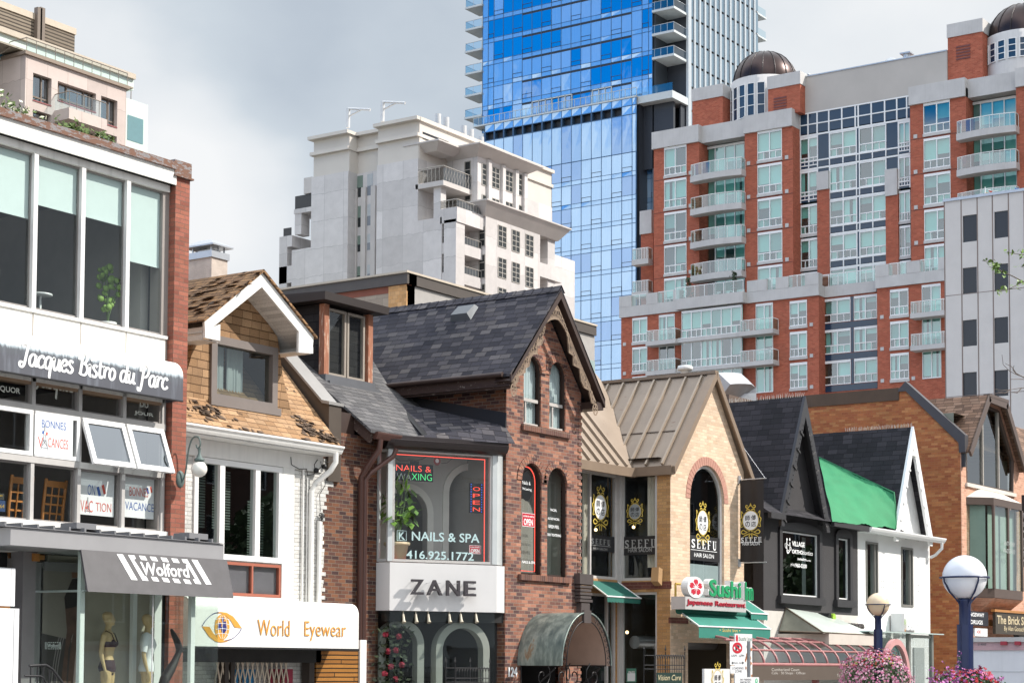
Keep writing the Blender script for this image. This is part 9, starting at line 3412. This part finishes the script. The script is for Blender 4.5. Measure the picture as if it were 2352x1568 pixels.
for i in range(nf):
 u=uN0+(uN1-uN0)*i/nf
 c=u+(uN1-uN0)/nf
 b.fb(FTN,u,u+.42,40,115,-.1,.18)
 for k in range(13):
  z=72+PIT*k
  g.face([FTN.pt(u+.42,z,.0),FTN.pt(c,z,.01),FTN.pt(c,z+PIT-.3,.005),FTN.pt(u+.42,z+PIT-.3,0)],.3+.5*tr_.random())
b.fb(FTN,uN0-.3,uN0+.55,40,115,-.1,.25)
b.build('white_fins',mat('pale_fin_metal',(0.47,0.51,0.54),0.4,.1),GT)
g.build('fin_glazing',mat('pale_blue_fin_glass',(0.16,0.23,0.29),0.12,0),GT)
MB().fb(FTN,uN0,uN1,40,115,-12,-.2).build('fin_wall',TDK,GT)
for k in range(8):
 z=92.5+PIT*k-1.2
 b=MB()
 b.box(uN1-.2,uN1+2.6,yC-.1,yC+3,z-.25,z)
 o=b.build('far_balcony',TSL,GT)
 MB().face([(uN1,yC,z),(uN1+2.5,yC,z),(uN1+2.5,yC,z+1.1),(uN1,yC,z+1.1)]).build('rail_glass',RGT,o)
yl=-cols[0]
for k in range(9):
 z=81.75+PIT*k
 b=MB()
 b.hexa([(219.7,yl,z-.28),(223.4,yl,z-.28),(223.4,yl+3.0,z-.28),(219.7,yl+3.0,z-.28),(219.7,yl,z),(223.4,yl,z),(223.4,yl+3.0,z),(219.7,yl+3.0,z)])
 o=b.build('side_balcony',TSL,GT)
 g=MB()
 g.face([(219.8,yl,z),(219.8,yl+2.9,z),(219.8,yl+2.9,z+1.1),(219.8,yl,z+1.1)])
 g.face([(219.8,yl+2.9,z),(223.3,yl+2.9,z),(223.3,yl+2.9,z+1.1),(219.8,yl+2.9,z+1.1)])
 g.build('rail_glass',RGT,o)
 rr=MB()
 rr.tube([(219.8,yl,z+1.1),(219.8,yl+2.9,z+1.1),(223.3,yl+2.9,z+1.1)],.04,4)
 for i in range(3):
  rr.tube([(219.8,yl+.1+i*1.4,z),(219.8,yl+.1+i*1.4,z+1.1)],.03,4)
 rr.build('railing',SILV,o)
b=MB()
b.box(221.6,222.0,yl,yl+.9,75,112)
b.build('side_column',mat('blue_grey_column',(0.10,0.22,0.34),0.3),GT)
WT=thing('stone_tower','pale stone mid-rise tower with stepped terraces, cornices and roof davit arms','building',(165,122,0))
ST2=brick('stone_panels',2.6,2.9,[(0.63,0.60,0.585),(0.615,0.585,0.57),(0.645,0.615,0.60)],(0.44,0.42,0.41),0.05,.12,bump=.1,offset=0.0)
ST3=mat('beige_attic',(0.60,0.555,0.50),0.85,var=.08,scale=.4)
CORN=mat('cornice_stone',(0.54,0.505,0.48),0.85,var=.12,scale=.5)
WX=152.0
FWL=FX(WX)
zW=lambda x,y:((1080+x/1.1016)/1.7415,(440+y/1.1016)/1.7415)
uW=lambda x,y=400,F=FWL:F.uv(zW(x,y))[0]
z_=lambda x,y,F=FWL:F.uv(zW(x,y))[1]
uA0,uA1,uA2,uA3=uW(183,300),uW(345,300),uW(471,300),uW(652,300)
zTop,zMid=58.3,z_(500,240)
b=MB()
b.fb(FWL,uA0,uA1,0,zMid,-25,0)
b.fb(FWL,uA1,uA2,0,zMid,-25,-1.5)
b.fb(FWL,uA2,uA3,0,zMid,-25,0)
uB=uW(756,600)
zB=z_(700,480)
b.fb(FWL,uA3,uB,0,zB,-25,0)
u4=uW(95,650)
zC=z_(140,570)
b.fb(FWL,u4,uA0,0,zC-1.0,-25,-.02)
b.build('stone_wall',ST2,WT)
b=MB()
b.fb(FWL,uA0+.15,uA1,zMid,zTop-.2,-25,-.15)
b.fb(FWL,uA1,uA2,zMid,zTop-.2,-25,-1.6)
b.fb(FWL,uA2,uA3-.1,zMid,zTop-.2,-25,-.15)
b.build('attic',ST3,WT)
b=MB()
for a,c,d in((uA0,uA1,.25),(uA1,uA2,-1.25),(uA2,uA3,.25)):
 b.fb(FWL,a-.2,c+(.2 if d>0 else 0),zTop-.25,zTop+.1,-25.2,d+.25)
 b.fb(FWL,a-.1,c+(.1 if d>0 else 0),zTop-1.9,zTop-1.55,-25.1,d)
b.build('attic_moulding',ST3,WT)
b=MB()
b.fb(FWL,uA0-1.1,uA0,zMid-1.6,zMid+.1,-24,-.05)
b.build('side_cornice',CORN,WT)
yN=-uA3
FWN=FY(yN)
r0=FWN.rect((zW(665,95),),(zW(797,175),))
b=MB()
for i in range(8):
 z=r0[2]+(r0[3]-r0[2])*i/8
 b.fb(FWN,r0[0]+.3,r0[1]-.5,z,z+.12,0,.06)
b.build('attic_louvre',TDK,WT)
XPp=157.0
yP=111.25
FPN=FY(yP)
FPL=FX(XPp)
zc1,zc0=FPN.uv(zW(917,165))[1],FPN.uv(zW(917,205))[1]
xPe=FPN.uv(zW(1128,400))[0]
b=MB()
b.box(XPp,xPe,yP,118,30,zc0)
b.box(xPe-4,xPe-.2,yP+1,122,30,zc0)
b.build('bay_wall',ST2,WT)
def flare(b,x0,x1,y0,y1,za,zb,e):
 b.hexa([(x0,y0,za),(x1,y0,za),(x1,y1,za),(x0,y1,za),(x0-e,y0-e,zb),(x1+e,y0-e,zb),(x1+e,y1,zb),(x0-e,y1,zb)])
 b.box(x0-e-.05,x1+e+.05,y0-e-.05,y1,zb,zb+.15)
b=MB()
flare(b,XPp-.1,xPe,yP,118,zc0,zc1-.1,1.3)
flare(b,WX+1.0,XPp-1.2,yN-1.6,yN+2,zc0,zc1-.2,.9)
b.build('cornice',CORN,WT)
yQ=110.0
FQN=FY(yQ)
xQ0=FQN.uv(zW(950,600))[0]
xQ1=FQN.uv(zW(1190,640))[0]
zq1=FQN.uv(zW(1000,485))[1]
b=MB()
b.box(xQ0,xQ1,yQ,119,20,zq1)
b.build('lower_bay_wall',ST2,WT)
b=MB()
xQe=FQN.uv(zW(1270,590))[0]
flare(b,xQ0-.2,xQe,yQ,118,zq1,zq1+1.3,1.0)
b.build('lower_cornice',CORN,WT)
STG=mat('stone_tower_pane',(0.035,0.04,0.042),0.15,var=.4,scale=.6)
STF=mat('stone_tower_frame',(0.36,0.34,0.31),0.6)
def swin(F,x0,y0,x1,y1,nx=2,ny=4,m_=None,pan=0):
 r=F.rect((zW(x0,y0),),(zW(x1,y1),))
 o=MB().fb(F,*r,-.3,.015).build('window',m_ or STG,WT)
 b=MB()
 for i in range(nx+1):
  u=r[0]+(r[1]-r[0])*i/nx
  b.fb(F,u-.05,u+.05,r[2],r[3],0,.06)
 for i in range(ny+1):
  z=r[2]+(r[3]-r[2])*i/ny
  b.fb(F,r[0],r[1],z-.04,z+.04,0,.055)
 b.build('frame',STF,o)
FRC=FX(WX+1.5)
for y0,y1 in((292,382),(425,514),(555,622),(690,760)):
 for x0,x1,dy in((385,409,0),(429,453,-8)):
  r=FRC.rect((zW(x0,y0+dy),),(zW(x1,y1+dy),))
  o=MB().fb(FRC,*r,-.3,.012).build('window',STG if x0<400 else mat('grey_blue_pane',(0.20,0.22,0.25),.2),WT)
  MB().fb(FRC,r[0],r[1],r[2]+(r[3]-r[2])*.45,r[3],0,.02).build('blind',mat('dull_green_blind',(0.18,0.24,0.20),.8)if x0<400 else mat('grey_white_blind',(0.45,0.47,0.48),.8),o)
b=MB()
for x in(378,417,460):
 u=uW(x,400,FRC)
 b.fb(FRC,u-.3,u+.3,20,zMid-1.6,0,.25)
b.build('recess_pilaster',CORN,WT)
for y in(240,375):
 for i,(x0,x1)in enumerate(((934,951),(977,1009),(1036,1068),(1092,1109))):
  dy=i*15
  if y==240:
   swin(FPN,x0,235+dy,x1,335+dy,1 if i in(0,3)else 2)
  else:
   swin(FPN,x0,372+dy,x1,445+dy,1 if i in(0,3)else 2,3)
for i,(x0,x1)in enumerate(((1005,1040),(1066,1099),(1126,1159))):
 dy=i*20
 for y0,y1 in((506,610),(648,745),(780,860)):
  swin(FQN,x0,y0+dy,x1,y1+dy,2,4)
FQL=FX(xQ0)
for y0,y1 in((515,598),(640,738),(770,850)):
 swin(FQL,922,y0,948,y1,1,3)
swin(FPL,859,230,884,335,1,3)
swin(FPL,859,368,884,430,1,2)
b=MB()
for i,x in enumerate((960,1022,1080,1118)):
 u=FPN.uv(zW(x,400))[0]
 b.fb(FPN,u-.28,u+.28,zq1,zc0,0,.3)
b.build('bay_pilaster',ST2,WT)
BRZR=mat('bronze_rail',(0.06,0.055,0.05),.5,.2)
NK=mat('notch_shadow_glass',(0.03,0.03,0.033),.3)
FNN=FY(yN+1.5)
b=MB()
b.box(WX+.3,XPp,yN+.3,yN+.5,20,zc0)
b.build('notch_wall',ST2,WT)
for x0,y0,x1,y1 in((678,232,728,295),(778,240,826,310),(678,370,728,425)):
 r=FY(yN+.25).rect((zW(x0,y0),),(zW(x1,y1),))
 MB().fb(FY(yN+.25),*r,0,.02).build('notch_window',NK,WT)
def box_balcony(x0,x1,y0,y1,z,h,rh,name='terrace',rm=BRZR):
 o=MB().box(x0,x1,y0,y1,z-h,z).build(name,ST2 if h>.8 else CORN,WT)
 b=MB()
 P_=[(x0+.08,y1),(x0+.08,y0+.08),(x1-.08,y0+.08)]
 for(a,c)in zip(P_,P_[1:]):
  A_,C_=V((a[0],a[1],z)),V((c[0],c[1],z))
  b.tube([A_+V((0,0,rh)),C_+V((0,0,rh))],.05,4)
  n=max(2,int((C_-A_).length/.45))
  for i in range(n+1):
   p=A_.lerp(C_,i/n)
   b.tube([p,p+V((0,0,rh))],.035,4)
   if i<n and rh>.9:
    p2=A_.lerp(C_,(i+1)/n)
    b.tube([p+V((0,0,.1)),p2+V((0,0,rh*.8))],.02,3)
 b.build('railing',STF,o)
 g=MB()
 for(a,c)in zip(P_,P_[1:]):
  g.face([(a[0],a[1],z+.05),(c[0],c[1],z+.05),(c[0],c[1],z+rh*.9),(a[0],a[1],z+rh*.9)])
 g.build('rail_panel',glass('smoke_rail_glass',(.35,.36,.36),.1,.3),o)
 return o
zb1=FWL.uv(zW(655,340))[1]
box_balcony(WX+.0,WX+5.0,yN-3.2,yN+.3,zb1+.3,.5,1.5,'balcony')
MB().box(WX+.4,WX+1.3,yN-2.6,yN-1.7,20,zb1-.2).build('balcony_column',ST2,WT)
xa=WX
yq0=-uB
zb2=FWL.uv(zW(756,445))[1]
box_balcony(WX,xQ0+.2,yQ+.2,yq0+.2,zb2+.2,1.5,.8)
zs=[FWL.uv(zW(756,y))[1]for y in(590,720,860)]
for z in zs:
 box_balcony(WX+.1,xQ0,yQ+.4,yq0+.2,z+.1,1.1,.75)
MB().box(WX,WX+1.5,yQ+.3,yQ+1.8,15,zb2-1).build('corner_column',ST2,WT)
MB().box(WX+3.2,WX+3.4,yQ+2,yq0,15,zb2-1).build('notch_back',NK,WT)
b=MB()
for z0,z1 in((zq1-2.9,zq1-4.4),(zq1-7.2,zq1-8.7)):
 b.box(xQ1,xQe+.8,yQ+.05,yQ+5,z1,z0)
b.box(xQe-1.6,xQe-.2,yQ+.3,yQ+2,15,zq1)
b.box(xQ1,xQe,yQ+4.6,yQ+5,15,zq1)
b.build('loggia',ST2,WT)
b=MB()
b.box(xQ1+.6,xQ1+1.6,yQ+4.5,yQ+4.58,20,zq1-.3)
b.build('loggia_glass',NK,WT)
uL0,uL1=uW(40,640),uW(102,500)
zl1=z_(70,555)
zl2=z_(100,438)
b=MB()
b.fb(FWL,uL0,u4,zl1-1.2,zl1,-6,-.02)
b.fb(FWL,uL0,uL0+1.1,0,zl1-1.2,-1.5,-.02)
b.fb(FWL,uL0,u4,z_(60,715)-1.2,z_(60,690),-6,-.02)
b.fb(FWL,uL1,uA0,zl2-.5,zl2,-5,-.1)
b.fb(FWL,uL1+.1,uL1+1.0,zl1,zl2-.5,-1.5,-.15)
b.fb(FWL,uL1+.6,uA0,zl1,z_(100,330),-8,-3)
b.fb(FWL,uL1-.3,uA0,z_(100,330),z_(100,330)+.9,-8,-2.4)
b.build('side_terraces',ST2,WT)
b=MB()
b.fb(FWL,uL1+.1,uA0,zl2,zl2+1.4,-.3,-.15)
b.fb(FWL,uL0+.4,u4-.3,zl1+.05,zl1+.9,-.3,-.2)
b.build('side_rails',BRZR,WT)
DV=mat('white_davit',(0.62,0.62,0.62),.4,.2)
for k,(x0,y0,y1,x1)in enumerate((('A2',845,1170,1005),('A2',1160,1115,940))):
 pass
for(bx,by,tx,ty,ax)in((845,1175,848,1000,1050),(1162,1118,1165,938,1370)):
 F=FX(WX+1.0)
 g=lambda x,y:F.pt(*F.uv('A2',x,y))
 t=thing('roof_davit','white roof davit arm on the stone tower, '+('nearer its left end' if bx<1000 else 'nearer its middle'),'davit',g(bx,by),'window-cleaning davits on the stone tower')
 MB().tube([g(bx,by),g(tx,ty)],.22,8).build('post',DV,t)
 MB().tube([g(tx,ty),g(ax,ty+8)],.13,6).build('arm',DV,t)
 MB().tube([g(tx,ty+70),g((tx+ax)/2+15,ty+8)],.10,6).build('brace',DV,t)
 MB().tube([g(ax-8,ty+6),g(ax-8,ty+22)],.12,6).build('hook',DV,t)
for x,y0,y1 in((1672,1145,1050),(1748,1180,1082),(1908,1245,1158),(1975,1275,1192),(2067,1310,1262)):
 F=FY(yN+2)
 a,c=F.pt(*F.uv('A2',x,y0)),F.pt(*F.uv('A2',x,y1))
 MB().tube([a-V((0,0,1)),c],.33,10).build('roof_stack',DV,WT)
b=MB()
b.box(WX+.1,xPe+1.5,yN-.25,yN+4,zTop-.3,zTop+.1)
b.box(WX+.2,xPe+1.4,yN,yN+4,zMid,zTop-.3)
b.build('attic_street_side',ST3,WT)
YH=129.0
FH=FY(YH)
HT=thing('beige_tower','beige residential tower with green glass penthouse and louvred roof box at the upper left','building',(118,138,0))
PNK=brick('pinkish_stone',2.4,3.2,[(0.58,0.49,0.45),(0.565,0.475,0.435),(0.595,0.505,0.46)],(0.38,0.31,0.28),.05,.08,bump=.05,offset=0)
h=lambda x,y,F=FH:F.uv('A1',x,y)
x0,x1=h(235,600)[0],h(1160,900)[0]
zt=h(235,500)[1]
wr=[FH.rect(('A1',305,668),('A1',470,968)),FH.rect(('A1',532,745),('A1',880,1030)),FH.rect(('A1',930,880),('A1',1075,1168)),FH.rect(('A1',303,1005),('A1',465,1300)),FH.rect(('A1',530,1080),('A1',875,1400)),FH.rect(('A1',925,1210),('A1',1070,1500))]
b=MB()
b.wall(FH,[(x0,0),(x1,0),(x1,zt),(x0,zt)],[rectp(r)for r in wr],th=14,reveal=.9)
b.build('stone_wall',PNK,HT)
b=MB()
b.fb(FH,x0-.25,x1+.2,zt-.02,zt+.28,-14,.25)
b.build('terrace_coping',mat('brown_coping',(0.26,0.20,0.155),.7),HT)
HG=mat('hotel_teal_glass',(0.06,0.16,0.19),.06,0,var=.3,scale=.3)
for i,r in enumerate(wr):
 o=MB().fq(FH,*r,-.5).build('window',glass('hotel_glass',(0.35,0.55,0.58),.30,.5),HT)
 b=MB()
 for f in((0,.62,1)if i%3!=1 else(0,.1,.3,.75,.9,1)):
  u=r[0]+(r[1]-r[0])*f
  b.fb(FH,u-.07,u+.07,r[2],r[3],-.55,-.4)
 for f in(0,.18,1):
  z=r[2]+(r[3]-r[2])*f
  b.fb(FH,r[0],r[1],z-.07,z+.07,-.55,-.41)
 b.build('frame',mat('hotel_frame',(0.16,0.125,0.10),.5),o)
 MB().fb(FH,r[0],r[1],r[2]-.14,r[2]-.02,-.4,.05).build('sill',mat('maroon_sill',(0.25,0.07,0.07),.6),o)
 MB().fq(FH,r[0],r[0]+(r[1]-r[0])*.5,r[2],r[3],-.9).build('curtain',mat('teal_curtain',(0.30,0.46,0.48),.8),o)
MB().fb(FH,x0+.3,x1-.3,5,zt-.3,-8,-2).build('interior',DARK,HT)
r=FH.rect(('A1',530,1010),('A1',960,1060))
bz=FY(YH-2.0).uv('A1',640,985)[1]
F2=FY(YH-1.9)
xa,xb=F2.uv('A1',635,1000)[0],F2.uv('A1',985,1090)[0]
o=MB().box(xa,xb,YH-1.9,YH+.2,bz-1.0,bz).build('balcony',PNK,HT)
b=MB()
b.tube([(xa+.05,YH,bz+1.5),(xa+.05,YH-1.85,bz+1.5),(xb-.05,YH-1.85,bz+1.5)],.05,4)
for i in range(6):
 x=xa+.05+(xb-xa-.1)*i/5
 b.tube([(x,YH-1.85,bz),(x,YH-1.85,bz+1.5)],.04,4)
b.build('railing',mat('hotel_rail',(0.22,0.18,0.15),.5),o)
g=MB()
g.face([(xa+.05,YH-1.85,bz),(xb-.05,YH-1.85,bz),(xb-.05,YH-1.85,bz+1.5),(xa+.05,YH-1.85,bz+1.5)])
g.face([(xa+.05,YH,bz),(xa+.05,YH-1.85,bz),(xa+.05,YH-1.85,bz+1.5),(xa+.05,YH,bz+1.5)])
g.build('rail_glass',RGT,o)
FH2=FY(YH+3.0)
pw=lambda x,y:FH2.uv('A1',x,y)
xr=FH2.off(1.0).uv('A1',1215,700)[0]
xl=x0-14
zp1=FH2.off(1.2).uv('A1',1215,672)[1]-.25
MB().fb(FH2,xl,xr,zt,zp1-1.2,-9,0).build('penthouse',mat('pale_green_panel',(0.60,0.68,0.63),.35,var=.08,scale=.3),HT)
b=MB()
b.fb(FH2,xl-.2,xr+.3,zp1-.25,zp1+.25,-9.2,1.2)
b.build('penthouse_roof',mat('cream_roof_edge',(0.50,0.43,0.345),.7),HT)
b=MB()
b.fb(FH2,xl-.2,xr+.3,zp1-1.25,zp1-.25,-9,.9)
b.build('penthouse_fascia',MC['pale_green_panel'],HT)
b=MB()
b.fb(FH2,xl,xr-1.2,zp1-1.75,zp1-1.6,.0,2.4)
for i in range(28):
 x=xr-1.5-i*1.45
 b.tube([FH2.pt(x,zp1-3.0,0),FH2.pt(x,zp1-2.2,.6),FH2.pt(x,zp1-1.8,2.2)],.09,4)
b.build('canopy',mat('bronze_canopy',(0.30,0.255,0.20),.6),HT)
b=MB()
for i in range(16):
 x=xr-1.0-i*2.6
 b.fb(FH2,x-1.7,x,zt+.2,zp1-1.8,0,.03)
b.build('penthouse_window',mat('penthouse_blue_glass',(0.06,0.22,0.34),.06,var=.4,scale=.4),HT)
b=MB()
b.tube([(x0,YH-.1,zt+1.5),(x1,YH-.1,zt+1.5)],.05,4)
for i in range(12):
 x=x0+(x1-x0)*i/11
 b.tube([(x,YH-.1,zt),(x,YH-.1,zt+1.5)],.04,4)
b.tube([(x0,YH-.1,zt+1.5),(x0,YH+4,zt+1.5)],.05,4)
o=b.build('terrace_railing',MC['hotel_rail'],HT)
g=MB()
g.face([(x0,YH-.1,zt+.2),(x1,YH-.1,zt+.2),(x1,YH-.1,zt+1.45),(x0,YH-.1,zt+1.45)])
g.build('rail_glass',glass('hotel_rail_glass',(.86,.93,.93),.05,.15),o)
FH3=FY(YH+7)
a=FH3.uv('A1',688,270)
c=FH3.uv('A1',685,455)
xm=a[0]
LVR=brick('brown_louvre',40,.33,[(0.24,0.20,0.155),(0.22,0.18,0.14)],(0.06,0.05,0.04),.14,.1,bump=.3,offset=0)
MB().fb(FH3,xl,xm,c[1]-2,a[1]-.55,-9,0).build('mechanical_box',LVR,HT)
MB().fb(FH3,xl,xm+.1,a[1]-.55,a[1]+.05,-9.1,.12).build('box_parapet',MC['cream_roof_edge'],HT)
for x in(335,362):
 p=FH3.uv('A1',x,110)
 MB().fb(FH3,p[0]-.28,p[0]+.28,c[1]-2,p[1]+.3,0,.5).build('flue',mat('brown_flue',(0.16,0.125,0.10),.6),HT)
xw0,xw1=x1,FH2.uv('A1',1325,1100)[0]
zw=FH2.uv('A1',1325,975)[1]
b=MB()
b.fb(FH2,x1-1,xw1,0,zw,-8,.5)
b.build('glass_wing',MC['pale_green_panel'],HT)
r=FH2.off(.5).rect(('A1',1158,1050),('A1',1318,1330))
MB().fb(FH2.off(.5),r[0]+.2,r[1]-.1,r[2],r[3],0,.04).build('wing_window',glass('wing_glass',(0.45,0.75,0.74),.35,.4),HT)
MB().fb(FH2.off(.5),r[0]+.2,r[1]-.1,r[2],r[3],0.005,.012).build('wing_blind',mat('aqua_wing_blind',(0.36,0.58,0.58),.8),HT)
b=MB()
b.tube([FH2.pt(xw1-2.2,zw,.4),FH2.pt(xw1-2.2,zw+1.3,.4),FH2.pt(xw1-5,zw+1.9,.4)],.06,4)
b.build('wing_rail',MC['hotel_rail'],HT)
for k,(x,y,s_,col)in enumerate((('A1',(110,1010),1.0,1),('A1',(650,1180),.55,0),('A1',(900,1260),.5,0))):
 F=FY(YH-3)
 c=F.pt(*F.uv(x,*y))
 t=thing('balcony_shrub',('white-flowering round shrub on a balcony','yellow-green shrub on a lower balcony','thin green shrub on the right-hand lower balcony')[k]+' of the beige tower','shrub',c-V((0,0,1.5)))
 b=MB()
 w=MB()
 r_=random.Random(k)
 for _ in range(240):
  p=c+V((r_.gauss(0,1.35*s_),r_.gauss(0,.6),r_.gauss(-.2,.55*s_)))
  e1=V((r_.uniform(-1,1),r_.uniform(-1,1),r_.uniform(-1,1))).normalized()*.26
  e2=e1.orthogonal().normalized()*.2
  (w if k==0 and r_.random()<.35 else b).face([p-e1,p-e2,p+e1,p+e2])
 b.build('leaves',mat('shrub_green',(0.10,0.16,0.03),.7,var=.4,scale=1),t)
 if w.f:
  w.build('blossoms',mat('cream_blossom',(0.66,0.65,0.48),.7),t)
YB2=45.0
FB2=FY(YB2)
cx_=FB2.uv((935,660))[0]
FBL2=FX(cx_)
LB=thing('low_block','low beige stone-block building with dark metal coping behind the dormer roofs','building',(cx_+4,48,0))
BLKB=brick('beige_block',.60,.40,[(0.40,0.325,0.255),(0.37,0.30,0.235),(0.43,0.35,0.28)],(0.27,0.22,0.175),.02,.15,bump=.3)
zb_=FBL2.uv((900,655))[1]
u0=FBL2.uv((640,690))[0]
MB().fb(FBL2,u0-4,-YB2-.9,0,17.63,-.4,0).build('side_wall',BLKB,LB)
MB().fb(FBL2,-YB2-.9,-YB2,0,17.63,-.5,.03).build('corner_pier',brick('buff_corner_brick',.225,.15,[(0.60,0.33,0.14),(0.64,0.37,0.17)],(0.45,0.27,0.14),.012,.1),LB)
MB().fb(FB2,cx_+.03,cx_+14,14,17.63,-.4,0).build('front_band',mat('grey_metal_band',(0.36,0.34,0.32),.6),LB)
MB().fb(FB2,cx_+.9,cx_+14,0,16.5,-.4,.02).build('front_window',mat('pale_green_strip',(0.30,0.38,0.36),.2),LB)
MB().fb(FBL2,u0-4,-YB2,17.38,17.65,-.3,.015).build('brick_course',mat('red_course',(0.24,0.08,0.05),.85),LB)
b=MB()
b.fb(FBL2,u0-4,-YB2+.1,17.65,18.07,-.5,.12)
b.fb(FB2,cx_,cx_+14,17.65,18.07,-.5,.1)
b.build('coping',mat('dark_bronze_coping',(0.085,0.07,0.06),.5,.2),LB)
MB().box(cx_-.2,cx_+14,YB2-.15,-u0+4,18.07,18.15).build('roof_edge',MC['cream_roof_edge'],LB)
